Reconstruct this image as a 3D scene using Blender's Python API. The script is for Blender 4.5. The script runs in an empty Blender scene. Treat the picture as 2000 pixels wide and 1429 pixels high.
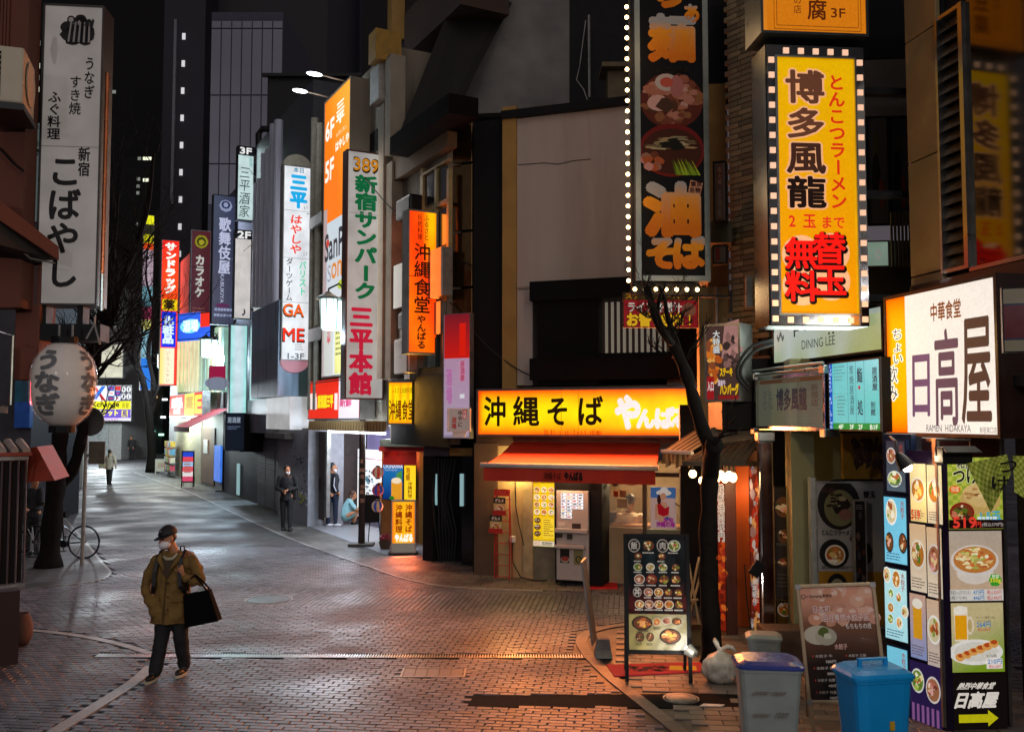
import bpy, bmesh, math, random
from mathutils import Vector, Matrix, noise
random.seed(7)
R = math.radians
sc = bpy.context.scene
COL = sc.collection
# ------------------------------------------------------------------ camera
CAMH, FPX, PITCH = 2.9, 1810.0, 3.32
cd = bpy.data.cameras.new('camera'); cam = bpy.data.objects.new('camera', cd); COL.objects.link(cam)
cam.location = (0, 0, CAMH); cam.rotation_euler = (R(90 + PITCH), 0, 0)
cd.sensor_width = 36; cd.lens = 36 * FPX / 2000; cd.clip_start = .1; cd.clip_end = 2000
sc.camera = cam
# ------------------------------------------------------------------ night sky, exposure
wd = bpy.data.worlds.new('World'); sc.world = wd; wd.use_nodes = True
nt = wd.node_tree; nt.nodes.clear()
sky = nt.nodes.new('ShaderNodeTexSky'); sky.sky_type = 'NISHITA'; sky.sun_disc = False
sky.sun_elevation = R(-3); sky.sun_rotation = R(168)
glow = nt.nodes.new('ShaderNodeMix'); glow.data_type = 'RGBA'; glow.blend_type = 'ADD'; glow.inputs[0].default_value = 1
nt.links.new(sky.outputs[0], glow.inputs[6]); glow.inputs[7].default_value = (.50, .44, .52, 1)   # city glow on the night sky
bg = nt.nodes.new('ShaderNodeBackground'); bg.inputs[1].default_value = .08
wo = nt.nodes.new('ShaderNodeOutputWorld')
nt.links.new(glow.outputs[2], bg.inputs[0]); nt.links.new(bg.outputs[0], wo.inputs[0])
sc.view_settings.view_transform = 'Standard'; sc.view_settings.look = 'None'
sc.view_settings.exposure = .9; sc.view_settings.gamma = 1; sc.view_settings.use_curve_mapping = False
sc.render.engine = 'CYCLES'
sc.cycles.use_denoising = True; sc.cycles.max_bounces = 6; sc.cycles.sample_clamp_indirect = 4
sc.cycles.caustics_reflective = False; sc.cycles.caustics_refractive = False
sd = bpy.data.lights.new('city_glow_fill', 'SUN'); sd.energy = .24; sd.angle = R(60); sd.color = (1, .9, .84)      # added fill from behind the camera, standing in for city glow
so = bpy.data.objects.new('city_glow_fill', sd); COL.objects.link(so); so.rotation_euler = (R(58), 0, R(12))
# ------------------------------------------------------------------ helpers
def hx(s, k=1.0):
 s = s.lstrip('#'); o = []
 for i in (0, 2, 4):
  c = int(s[i:i+2], 16) / 255
  o.append((c / 12.92 if c <= .04045 else ((c + .055) / 1.055) ** 2.4) * k)
 return tuple(o)
CP, SP = math.cos(R(PITCH)), math.sin(R(PITCH))
def ray(px, py):
 a = (px - 1000) / FPX; b = (714.5 - py) / FPX
 return Vector((a, CP - b * SP, SP + b * CP))
def at(px, py, Y):
 r = ray(px, py); k = Y / r.y
 return Vector((r.x * k, Y, CAMH + r.z * k))
def gnd(px, py, z=0.0):
 r = ray(px, py); k = (z - CAMH) / r.z
 return Vector((r.x * k, r.y * k, z))
def hit(px, py, P, rz):
 n = Vector((math.sin(rz), -math.cos(rz), 0)); r = ray(px, py)
 k = (n.x * P[0] + n.y * P[1]) / (n.x * r.x + n.y * r.y)
 return Vector((r.x * k, r.y * k, CAMH + r.z * k))
def rect(P, rz, l, t, r, b):
 """a vertical rectangle on the plane through P turned by rz -> dict(loc bottom centre, rz, w, h, px)"""
 cy = (t + b) / 2; A = hit(l, cy, P, rz); B = hit(r, cy, P, rz); cx = (l + r) / 2
 T_ = hit(cx, t, P, rz).z; B_ = hit(cx, b, P, rz).z
 M_ = (A + B) / 2
 return dict(loc=(M_.x, M_.y, B_), rz=rz, w=(B - A).xy.length, h=T_ - B_, px=(l, t, r, b))
def rectw(xyz, rz, w, h, px=None):
 return dict(loc=tuple(xyz), rz=rz, w=w, h=h, px=px or (0, 0, 100, 100))
def shift(P, rz, out):      # move a wall point towards the viewer side
 return (P[0] + math.sin(rz) * out, P[1] - math.cos(rz) * out)
# facade frames
FR_P, FR_Z = (3.96, 9.92), R(-79.2)       # right block
FL_P, FL_Z = (-5.92, 26.8), R(-62.1)      # right side of the far street
FO_P, FO_Z = (-.73, 17.6), R(-19.9)       # soba shop on the corner
PL_Z = R(27.9)                            # signs sticking out over the far street
PR_Z = R(5)                               # signs sticking out of the right block
def FLat(px, py=819, out=0):
 return hit(px, py, shift(FL_P, FL_Z, out), FL_Z).xy
class MB:
 def __init__(s): s.v = []; s.f = []; s.c = []; s.mx = None
 def add(s, vs, fs, col=(1, 1, 1)):
  n = len(s.v)
  s.v += [tuple(s.mx @ Vector(v)) for v in vs] if s.mx else [tuple(v) for v in vs]
  for f in fs:
   s.f.append(tuple(i + n for i in f)); s.c.append(col)
 def box(s, x0, y0, z0, x1, y1, z1, col=(1, 1, 1)):
  if x0 > x1: x0, x1 = x1, x0
  if y0 > y1: y0, y1 = y1, y0
  if z0 > z1: z0, z1 = z1, z0
  s.add([(x0,y0,z0),(x1,y0,z0),(x1,y1,z0),(x0,y1,z0),(x0,y0,z1),(x1,y0,z1),(x1,y1,z1),(x0,y1,z1)],
    [(0,3,2,1),(4,5,6,7),(0,1,5,4),(1,2,6,5),(2,3,7,6),(3,0,4,7)], col)
 def tube(s, pts, rs, n=8, col=(1, 1, 1), cap=True):
  pts = [Vector(p) for p in pts]
  if not hasattr(rs, '__len__'): rs = [rs] * len(pts)
  prev = None; vs = []
  for i, p in enumerate(pts):
   d = (pts[min(i+1, len(pts)-1)] - pts[max(i-1, 0)])
   if d.length < 1e-7: d = Vector((0, 0, 1))
   d.normalize()
   if prev is None:
    a = d.orthogonal().normalized()
   else:
    a = prev - d * prev.dot(d)
    a = a.normalized() if a.length > 1e-6 else d.orthogonal().normalized()
   prev = a; b = d.cross(a)
   for k in range(n):
    t = 2 * math.pi * k / n
    vs.append(p + (a * math.cos(t) + b * math.sin(t)) * rs[i])
  fs = []
  for i in range(len(pts) - 1):
   for k in range(n):
    k2 = (k + 1) % n
    fs.append((i*n+k, i*n+k2, (i+1)*n+k2, (i+1)*n+k))
  if cap:
   fs.append(tuple(range(n))[::-1]); fs.append(tuple((len(pts)-1)*n + k for k in range(n)))
  s.add(vs, fs, col)
 def cyl(s, p0, p1, r0, r1=None, n=12, col=(1, 1, 1)):
  s.tube([p0, p1], [r0, r0 if r1 is None else r1], n, col)
 def lathe(s, prof, n=20, c=(0, 0, 0), col=(1, 1, 1), rib=None):
  vs = []
  for (r, z) in prof:
   for k in range(n):
    t = 2 * math.pi * k / n
    vs.append((c[0] + r * math.cos(t), c[1] + r * math.sin(t), c[2] + z))
  fs = [(i*n+k, i*n+(k+1) % n, (i+1)*n+(k+1) % n, (i+1)*n+k) for i in range(len(prof)-1) for k in range(n)]
  fs.append(tuple(range(n))[::-1]); fs.append(tuple((len(prof)-1)*n+k for k in range(n)))
  s.add(vs, fs, col)
 def ell(s, c, r, n=12, m=8, col=(1, 1, 1), rot=None):
  vs = []; c = Vector(c)
  if not hasattr(r, '__len__'): r = (r, r, r)
  for i in range(m + 1):
   ph = math.pi * (i + (.03 if i == 0 else -.03 if i == m else 0)) / m
   for k in range(n):
    t = 2 * math.pi * k / n
    q = Vector((r[0]*math.sin(ph)*math.cos(t), r[1]*math.sin(ph)*math.sin(t), -r[2]*math.cos(ph)))
    if rot: q = rot @ q
    vs.append(c + q)
  fs = [(i*n+k, i*n+(k+1) % n, (i+1)*n+(k+1) % n, (i+1)*n+k) for i in range(m) for k in range(n)]
  fs.append(tuple(range(n))[::-1]); fs.append(tuple(m*n+k for k in range(n)))
  s.add(vs, fs, col)
 def prism(s, poly, y0, y1, col=(1, 1, 1)):      # polygon in x,z pushed along y
  n = len(poly)
  vs = [(x, y0, z) for x, z in poly] + [(x, y1, z) for x, z in poly]
  fs = [tuple(range(n)), tuple(range(n, 2*n))[::-1]] + [((i+1) % n, i, i+n, (i+1) % n+n) for i in range(n)]
  s.add(vs, fs, col)
 def slab(s, poly, z0, z1, col=(1, 1, 1)):       # polygon in x,y pushed along z
  n = len(poly)
  vs = [(p[0], p[1], z0) for p in poly] + [(p[0], p[1], z1) for p in poly]
  fs = [tuple(range(n))[::-1], tuple(range(n, 2*n))] + [(i, (i+1) % n, (i+1) % n+n, i+n) for i in range(n)]
  s.add(vs, fs, col)
 def mesh(s, name, mat, smooth=False):
  me = bpy.data.meshes.new(name); me.from_pydata(s.v, [], s.f); me.update()
  ca = me.color_attributes.new(name='Col', type='FLOAT_COLOR', domain='CORNER')
  buf = []
  for f, c in zip(s.f, s.c):
   if c and hasattr(c[0], '__len__'):
    for q in c: buf += [q[0], q[1], q[2], 1]
   else: buf += [c[0], c[1], c[2], 1] * len(f)
  if len(buf) == len(ca.data) * 4: ca.data.foreach_set('color', buf)
  if mat: me.materials.append(mat)
  if smooth: me.polygons.foreach_set('use_smooth', [True] * len(me.polygons))
  me.update()
  return me
 def obj(s, name, mat, parent=None, loc=None, rz=0, smooth=False, bevel=0):
  me = s.mesh(name, mat, smooth)
  o = bpy.data.objects.new(name, me); COL.objects.link(o)
  if parent: o.parent = parent
  if loc is not None: o.location = loc
  o.rotation_euler = (0, 0, rz)
  if bevel:
   b = o.modifiers.new('bevel', 'BEVEL'); b.width = bevel; b.segments = 2; b.limit_method = 'ANGLE'
  return o
def tag(o, label=None, cat=None, group=None, kind=None):
 if label: o['label'] = label
 if cat: o['category'] = cat
 if group: o['group'] = group
 if kind: o['kind'] = kind
 return o
def thing(name, label, cat, loc=(0, 0, 0), rz=0, group=None):
 o = bpy.data.objects.new(name, None); COL.objects.link(o)
 o.location = loc; o.rotation_euler = (0, 0, rz); o.empty_display_size = .2
 return tag(o, label, cat, group)
def struct(o): o['kind'] = 'structure'; return o
def kids(o): return [c for c in bpy.data.objects if c.parent == o]
def copy_tree(o, parent=None):
 c = o.copy(); COL.objects.link(c); c.parent = parent
 for ch in kids(o): copy_tree(ch, c)
 return c
def near(a, b, f): return tuple(x + (y - x) * f for x, y in zip(a, b))
# ------------------------------------------------------------------ materials
MATS = {}
def mat(name, col, rough=.6, metal=0, var=.25, scale=6, bump=.15, bscale=40, spec=.5, stain=None, attr=False, trans=0, alpha=1, streak=False):
 if name in MATS: return MATS[name]
 m = bpy.data.materials.new(name); m.use_nodes = True; t = m.node_tree; N = t.nodes; L = t.links
 p = N['Principled BSDF']; p.inputs['Roughness'].default_value = rough; p.inputs['Metallic'].default_value = metal
 p.inputs['Specular IOR Level'].default_value = spec
 p.inputs['Transmission Weight'].default_value = trans; p.inputs['Alpha'].default_value = alpha
 tc = N.new('ShaderNodeTexCoord'); mp = N.new('ShaderNodeMapping'); L.new(tc.outputs['Object'], mp.inputs[0])
 if streak: mp.inputs['Scale'].default_value = (1, 1, .12)
 nz = N.new('ShaderNodeTexNoise'); nz.inputs['Scale'].default_value = scale; nz.inputs['Detail'].default_value = 6
 L.new(mp.outputs[0], nz.inputs['Vector'])
 rp = N.new('ShaderNodeMapRange'); rp.inputs[1].default_value = .3; rp.inputs[2].default_value = .7
 rp.inputs[3].default_value = 1 - var; rp.inputs[4].default_value = 1 + var * .6
 L.new(nz.outputs[0], rp.inputs[0])
 mx = N.new('ShaderNodeMix'); mx.data_type = 'RGBA'; mx.blend_type = 'MULTIPLY'; mx.inputs[0].default_value = 1
 if attr:
  a = N.new('ShaderNodeAttribute'); a.attribute_name = 'Col'; L.new(a.outputs['Color'], mx.inputs[6])
 else: mx.inputs[6].default_value = (*col, 1)
 L.new(rp.outputs[0], mx.inputs[7]); out = mx.outputs[2]
 if stain:
  n2 = N.new('ShaderNodeTexNoise'); n2.inputs['Scale'].default_value = scale * .3; n2.inputs['Detail'].default_value = 8; n2.inputs['Roughness'].default_value = .7
  L.new(mp.outputs[0], n2.inputs['Vector'])
  r2 = N.new('ShaderNodeMapRange'); r2.inputs[1].default_value = .5; r2.inputs[2].default_value = .68; r2.inputs[4].default_value = .7
  L.new(n2.outputs[0], r2.inputs[0])
  m2 = N.new('ShaderNodeMix'); m2.data_type = 'RGBA'; L.new(r2.outputs[0], m2.inputs[0]); L.new(out, m2.inputs[6]); m2.inputs[7].default_value = (*stain, 1)
  out = m2.outputs[2]
 L.new(out, p.inputs['Base Color'])
 rr = N.new('ShaderNodeMapRange'); rr.inputs[3].default_value = max(.02, rough - .1); rr.inputs[4].default_value = min(1, rough + .12)
 L.new(nz.outputs[0], rr.inputs[0]); L.new(rr.outputs[0], p.inputs['Roughness'])
 if bump:
  n3 = N.new('ShaderNodeTexNoise'); n3.inputs['Scale'].default_value = bscale; n3.inputs['Detail'].default_value = 4
  L.new(tc.outputs['Object'], n3.inputs['Vector'])
  b = N.new('ShaderNodeBump'); b.inputs['Strength'].default_value = bump; b.inputs['Distance'].default_value = .01
  L.new(n3.outputs[0], b.inputs['Height']); L.new(b.outputs[0], p.inputs['Normal'])
 MATS[name] = m
 return m
def lit(name, k=1.0, sample=True, rough=.4, mottled=True):
 """a backlit acrylic face: the print lets the tubes behind through"""
 if name in MATS: return MATS[name]
 m = bpy.data.materials.new(name); m.use_nodes = True; t = m.node_tree; p = t.nodes['Principled BSDF']
 a = t.nodes.new('ShaderNodeAttribute'); a.attribute_name = 'Col'
 mx = t.nodes.new('ShaderNodeMix'); mx.data_type = 'RGBA'; mx.blend_type = 'MULTIPLY'; mx.inputs[0].default_value = 1
 t.links.new(a.outputs['Color'], mx.inputs[6]); mx.inputs[7].default_value = (.35, .35, .35, 1)
 t.links.new(mx.outputs[2], p.inputs['Base Color'])
 out = a.outputs['Color']
 if True:
  tc = t.nodes.new('ShaderNodeTexCoord'); nz = t.nodes.new('ShaderNodeTexNoise'); nz.inputs['Scale'].default_value = 2.2 if mottled else 38; nz.inputs['Detail'].default_value = 5
  t.links.new(tc.outputs['Object'], nz.inputs['Vector'])
  r = t.nodes.new('ShaderNodeMapRange'); r.inputs[1].default_value = .3; r.inputs[2].default_value = .7; r.inputs[3].default_value = .74 if mottled else .88; r.inputs[4].default_value = 1.15 if mottled else 1.06
  t.links.new(nz.outputs[0], r.inputs[0])
  m2 = t.nodes.new('ShaderNodeMix'); m2.data_type = 'RGBA'; m2.blend_type = 'MULTIPLY'; m2.inputs[0].default_value = 1
  t.links.new(out, m2.inputs[6]); t.links.new(r.outputs[0], m2.inputs[7]); out = m2.outputs[2]
 t.links.new(out, p.inputs['Emission Color'])
 p.inputs['Emission Strength'].default_value = k * .58; p.inputs['Roughness'].default_value = rough if mottled else .65
 if not mottled: p.inputs['Specular IOR Level'].default_value = .12
 if not sample: m.cycles.emission_sampling = 'NONE'
 MATS[name] = m
 return m
PR = mat('printed_matter', (1, 1, 1), rough=.55, spec=.25, var=.12, scale=3, bump=.02, attr=True)
PRM = mat('matte_print', (1, 1, 1), rough=.9, spec=.03, var=.12, scale=3, bump=.0, attr=True)
PRG = mat('printed_gloss', (1, 1, 1), rough=.12, var=.1, scale=3, bump=.0, attr=True)
LIT = lit('backlit_panel', 1.0); LITN = lit('backlit_print', 1.0, sample=False, mottled=False)
LITH = lit('bright_panel', 2.2); LITD = lit('dim_panel', .45); LITDN = lit('dim_print', .45, sample=False, mottled=False)
STEEL = mat('brushed_steel', hx('#9a9a98'), rough=.3, metal=1, var=.15, bump=.05)
ALU = mat('painted_aluminium', hx('#8d8c88'), rough=.45, metal=.6, var=.2, bump=.05, stain=hx('#3a3632'))
MIRROR = mat('mirror_trim', hx('#c8c8c8'), rough=.08, metal=1, var=.05, bump=.12, bscale=3)
BLACK = mat('black_paint', hx('#0e0d0e'), rough=.6, spec=.2, var=.3, bump=.05)
DARK = mat('dark_paint', hx('#191717'), rough=.7, spec=.2, var=.4, bump=.2, stain=hx('#0d0c0c'))
IRON = mat('dark_iron', hx('#17181a'), rough=.4, metal=.5, var=.3, bump=.1)
BARK = mat('tree_bark', hx('#15110e'), rough=.95, spec=.15, var=.4, scale=12, bump=.6, bscale=30)
RUBBER = mat('rubber', hx('#0c0c0d'), rough=.7, var=.1)
WHITEP = mat('white_plastic', hx('#cfcbc4'), rough=.4, var=.08, bump=.02)
CREAM = mat('cream_wall', hx('#8f8472'), rough=.8, var=.2, scale=2, bump=.25, bscale=60, stain=hx('#5a5145'))
BEIGE = mat('beige_plaster', hx('#b0a298'), rough=.85, var=.14, scale=1.5, bump=.3, bscale=50, stain=hx('#917f72'), streak=True)
OCHRE = mat('ochre_trim', hx('#a07a3c'), rough=.75, var=.2, scale=2, bump=.2)
GREYW = mat('grey_render', hx('#6a6662'), rough=.85, var=.35, scale=1.2, bump=.35, stain=hx('#2c2926'))
BROWN = mat('brown_render', hx('#5a4330'), rough=.8, var=.3, scale=2, bump=.3, stain=hx('#2c2018'))
TILEB = mat('glazed_brick', hx('#857553'), rough=.5, var=.3, scale=5, bump=.2, stain=hx('#4c422c'))
REDWALL = mat('red_brown_wall', hx('#603020'), rough=.75, var=.25, scale=2, bump=.25, stain=hx('#462317'), streak=True)
GLASSD = mat('dark_glass', hx('#0b0c0e'), rough=.06, var=.1, bump=0, spec=.9)
def glass(name, tint=(.9, .95, .95), rough=.02, a=.16):
 if name in MATS: return MATS[name]
 m = bpy.data.materials.new(name); m.use_nodes = True; t = m.node_tree; p = t.nodes['Principled BSDF']
 p.inputs['Base Color'].default_value = (*tint, 1); p.inputs['Roughness'].default_value = rough; p.inputs['Alpha'].default_value = a
 p.inputs['Specular IOR Level'].default_value = .8
 nz = t.nodes.new('ShaderNodeTexNoise'); nz.inputs['Scale'].default_value = 4; mr = t.nodes.new('ShaderNodeMapRange'); mr.inputs[3].default_value = rough; mr.inputs[4].default_value = rough + .06
 t.links.new(nz.outputs[0], mr.inputs[0]); t.links.new(mr.outputs[0], p.inputs['Roughness'])
 MATS[name] = m; return m
GLASS = glass('window_glass')
def emit(name, col, k):
 if name in MATS: return MATS[name]
 m = bpy.data.materials.new(name); m.use_nodes = True; p = m.node_tree.nodes['Principled BSDF']
 p.inputs['Base Color'].default_value = (*col, 1); p.inputs['Emission Color'].default_value = (*col, 1); p.inputs['Emission Strength'].default_value = k
 MATS[name] = m; return m
def lamp(name, loc, power, col, size=.15, label=None, spot=None, to=None, blend=.6, area=None):
 ld = bpy.data.lights.new(name, 'AREA' if area else ('SPOT' if spot else 'POINT')); ld.energy = power; ld.color = col
 if area: ld.shape = 'RECTANGLE'; ld.size, ld.size_y = area
 else: ld.shadow_soft_size = size
 if spot: ld.spot_size = R(spot); ld.spot_blend = blend
 o = bpy.data.objects.new(name, ld); COL.objects.link(o); o.location = loc
 if to is not None: o.rotation_euler = (Vector(to) - Vector(loc)).to_track_quat('-Z', 'Y').to_euler()
 return o
WARM, COOL, WHITE_L = (1, .62, .28), (.72, .9, 1), (1, .93, .82)
# ------------------------------------------------------------------ lettering and print
GL = {}
def glyph(s, off=0.0):
 k = (s, off)
 if k not in GL:
  c = bpy.data.curves.new('lettering', 'FONT'); c.body = s; c.size = 1; c.offset = off; c.resolution_u = 3
  o = bpy.data.objects.new('lettering', c); m = o.to_mesh()
  vs = [(v.co.x, v.co.y) for v in m.vertices]; fs = [tuple(p.vertices) for p in m.polygons]
  o.to_mesh_clear(); bpy.data.objects.remove(o); bpy.data.curves.remove(c)
  GL[k] = (vs, fs)
 return GL[k]
class Art:
 """flat print laid on a sign face, addressed in the sign's own picture units"""
 def __init__(s, R_, y=-.008, units=None):
  s.R = R_; s.l, s.t, s.r, s.b = units or R_['px']; s.w, s.h = R_['w'], R_['h']; s.mb = MB(); s.y = y; s.k = 0
 def X(s, px): return (px - s.l) / (s.r - s.l) * s.w - s.w / 2
 def Z(s, py): return (s.b - py) / (s.b - s.t) * s.h
 def lay(s, layer): return s.y - layer * .0016
 def g(s, ch, x0, x1, z0, z1, col, off, layer, rot=False, fit=False, shear=0):
  if off > 0:      # heavy strokes: the letter laid several times round a small ring
   ex = off; cw = (x1-x0) if not fit else (x1-x0)/max(1, len(ch)); chh = z1-z0
   nr = 4 if off < .025 else (7 if off < .05 else 10)
   for k in range(nr):
    a = 2*math.pi*k/nr; dx, dz = ex*math.cos(a)*cw, ex*math.sin(a)*chh
    s.g(ch, x0+dx, x1+dx, z0+dz, z1+dz, col, 0, layer+k*.09, rot, fit, shear)
   return
  vs, fs = glyph(ch)
  if not vs: return
  if fit:
   a0 = min(v[0] for v in vs); a1 = max(v[0] for v in vs); b0 = min(v[1] for v in vs); b1 = max(v[1] for v in vs)
   q = [((v[0]-a0)/(a1-a0+1e-6), (v[1]-b0)/(b1-b0+1e-6)) for v in vs]
  else: q = [(v[0], v[1] + .14) for v in vs]
  if rot: q = [(v[1], 1 - v[0]) for v in q]
  y = s.lay(layer)
  out = [(x0 + (x1-x0) * (u + shear * (w - .5)), y, z0 + (z1-z0) * w) for u, w in q]
  s.mb.add(out, fs, col)
 def t_(s, txt, l, t, r, b, col, off=.0, layer=1, shear=0):
  s.g(txt, s.X(l), s.X(r), s.Z(b), s.Z(t), col, off, layer, fit=True, shear=shear)
 def v_(s, txt, cx, t, b, w, col, off=.0, layer=1, out=None, ooff=.05, shear=0):
  n = len(txt); p = (b - t) / n
  for i, ch in enumerate(txt):
   if ch == ' ': continue
   hh = min(p, 1e9)
   for (cc, of, ly) in (([(out, off + ooff, layer)] if out else []) + [(col, off, layer + (1 if out else 0))]):
    s.g(ch, s.X(cx - w/2), s.X(cx + w/2), s.Z(t + p*(i+1)), s.Z(t + p*i), cc, of, ly, rot=ch in 'ー-〜', shear=shear)
 def h_(s, txt, l, r, t, b, col, off=0, layer=1, out=None, ooff=.05):
  n = len(txt); p = (r - l) / n
  for i, ch in enumerate(txt):
   for (cc, of, ly) in (([(out, off + ooff, layer)] if out else []) + [(col, off, layer + (1 if out else 0))]):
    s.g(ch, s.X(l + p*i), s.X(l + p*(i+1)), s.Z(b), s.Z(t), cc, of, ly)
 def box(s, l, t, r, b, col, layer=0):
  y = s.lay(layer)
  s.mb.add([(s.X(l), y, s.Z(b)), (s.X(r), y, s.Z(b)), (s.X(r), y, s.Z(t)), (s.X(l), y, s.Z(t))], [(0, 1, 2, 3)], col)
 def grad(s, l, t, r, b, fn, nx=8, nz=8, layer=0):
  y = s.lay(layer)
  for i in range(nx):
   for j in range(nz):
    us = [(i/nx, j/nz), ((i+1)/nx, j/nz), ((i+1)/nx, (j+1)/nz), (i/nx, (j+1)/nz)]
    vs = [(s.X(l+(r-l)*u), y, s.Z(b+(t-b)*w)) for u, w in us]
    s.mb.add(vs, [(0, 1, 2, 3)], tuple(fn(u, w) for u, w in us))
 def poly(s, pts, col, layer=0):
  y = s.lay(layer); s.mb.add([(s.X(x), y, s.Z(z)) for x, z in pts], [tuple(range(len(pts)))[::-1]], col)
 def disc(s, cx, cy, rx, ry, col, layer=0, n=16, jit=0, a0=0):
  s.poly([(cx + rx*(1+random.uniform(-jit, jit))*math.cos(a0+2*math.pi*i/n), cy + ry*(1+random.uniform(-jit, jit))*math.sin(a0+2*math.pi*i/n)) for i in range(n)], col, layer)
 def bars(s, l, t, r, b, n, col, layer=1, fill=.5, rag=.3):
  p = (b - t) / n
  for i in range(n):
   x = l
   e = r - (r-l) * random.uniform(0, rag)
   while x < e:
    q = min(e, x + (r-l) * random.uniform(.06, .2)); s.box(x, t+p*i, q, t+p*(i+fill), col, layer); x = q + (r-l) * .03
 def food(s, cx, cy, rx, ry, kind='ramen', layer=1):
  rnd = random
  rim, soup, tops = {
   'ramen': ('#e8e0d0', '#b5762c', ['#e8c070', '#f0d8a0', '#c05a28', '#5f7a28', '#e8b8a0', '#8a4a20', '#f4ecd8', '#d8883a']),
   'dark': ('#2a2420', '#6a4426', ['#c89058', '#e8d0a0', '#3a4a20', '#a04828', '#e0a890', '#503018', '#d8c8a8']),
   'red': ('#8a1c14', '#7a3a1c', ['#d8b080', '#5a6a20', '#a08018', '#c87858', '#e8c8a8', '#40301c', '#b06040']),
   'pork': ('#d8cfc8', '#a06848', ['#e0a8a0', '#d08878', '#f0d0c0', '#b86858', '#e8c890', '#7a3a30']),
   'green': ('#e0e0d8', '#708a30', ['#a8c050', '#d0d888', '#507028', '#e8e0a0', '#c06838', '#f0f0d0']),
   'steak': ('#1c1614', '#6a3a20', ['#b06030', '#d89050', '#e8c040', '#f0e0b0', '#788a30', '#8a3c20', '#e8a060']),
   'rice': ('#f0eee8', '#d8c8a0', ['#f0e8d0', '#c87030', '#e0a050', '#8a9a40', '#a05028'])}[kind]
  s.disc(cx, cy, rx, ry, hx(rim), layer, 20); s.disc(cx, cy, rx*.86, ry*.84, hx(soup), layer+1, 18)
  for i in range(16 if rx > 12 else 9):
   a = rnd.uniform(0, 6.28); q = rnd.uniform(.05, .68) ; z = rnd.uniform(.1, .3)
   s.disc(cx + rx*q*math.cos(a), cy + ry*q*math.sin(a), rx*z*rnd.uniform(.7, 1.4), ry*z, hx(rnd.choice(tops)), layer + 2 + i * .12, 7, .3, rnd.uniform(0, 3))
 def done(s, name, m, parent): return s.mb.obj(name, m, parent) if s.mb.f else None
def panel(w, h, z0, fn, nx, nz, y=0, x0=None):
 mb = MB(); x0 = -w/2 if x0 is None else x0
 for i in range(nx):
  for j in range(nz):
   us = [(i/nx, j/nz), ((i+1)/nx, j/nz), ((i+1)/nx, (j+1)/nz), (i/nx, (j+1)/nz)]
   mb.add([(x0 + w*u, y, z0 + h*v) for u, v in us], [(0, 1, 2, 3)], tuple(fn(u, v) for u, v in us))
 return mb
def sign(name, label, rct, d=.18, case=ALU, fr=.035, face=(.8, .8, .8), fn=None, facem=None, artm=None, art=None, group=None, cat='sign', grid=(8, 8), frp=.02, back=True, units=None, glow=0, gcol=None):
 """cabinet sign: case, face panel, four frame bars, print"""
 T = thing(name, label, cat, rct['loc'], rct['rz'], group); w, h = rct['w'], rct['h']
 c = MB(); c.box(-w/2, .006, 0, w/2, d, h); c.obj('case', case, T)
 f = panel(w - 2*fr*.9, h - 2*fr*.9, fr*.9, fn or (lambda u, v: face), *((grid) if fn else (1, 1))); f.obj('face_panel', facem or LIT, T)
 b = MB()
 b.box(-w/2, -frp, 0, w/2, .004, fr); b.box(-w/2, -frp, h-fr, w/2, .004, h)
 b.box(-w/2, -frp, fr, -w/2+fr, .004, h-fr); b.box(w/2-fr, -frp, fr, w/2, .004, h-fr)
 b.obj('frame', case, T)
 if art:
  A = Art(rct, units=units); art(A); A.done('print', artm or LITN, T)
 if glow: sign_light(rct, gcol or face, glow)
 return T
def sign_light(rct, col, glow):
 """area light added in front of a lit sign to strengthen its glow"""
 rz = rct['rz']; x, y, z = rct['loc']; m = max(col) or 1
 o = lamp('sign_light', (x+math.sin(rz)*.12, y-math.cos(rz)*.12, z+rct['h']/2), glow*3.1416*rct['w']*rct['h'], tuple(c/m for c in col), area=(rct['w']*.96, rct['h']*.96))
 o.rotation_euler = (R(-90), 0, rz); return o
def edgefn(cin, cout, p=2.2, ky=1.0, kx=1.0):
 def f(u, v):
  e = max(abs(2*u-1)**(6 if kx < 1 else 4) * kx, abs(2*v-1)**p * ky)
  return near(cin, cout, min(1, e))
 return f
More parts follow.
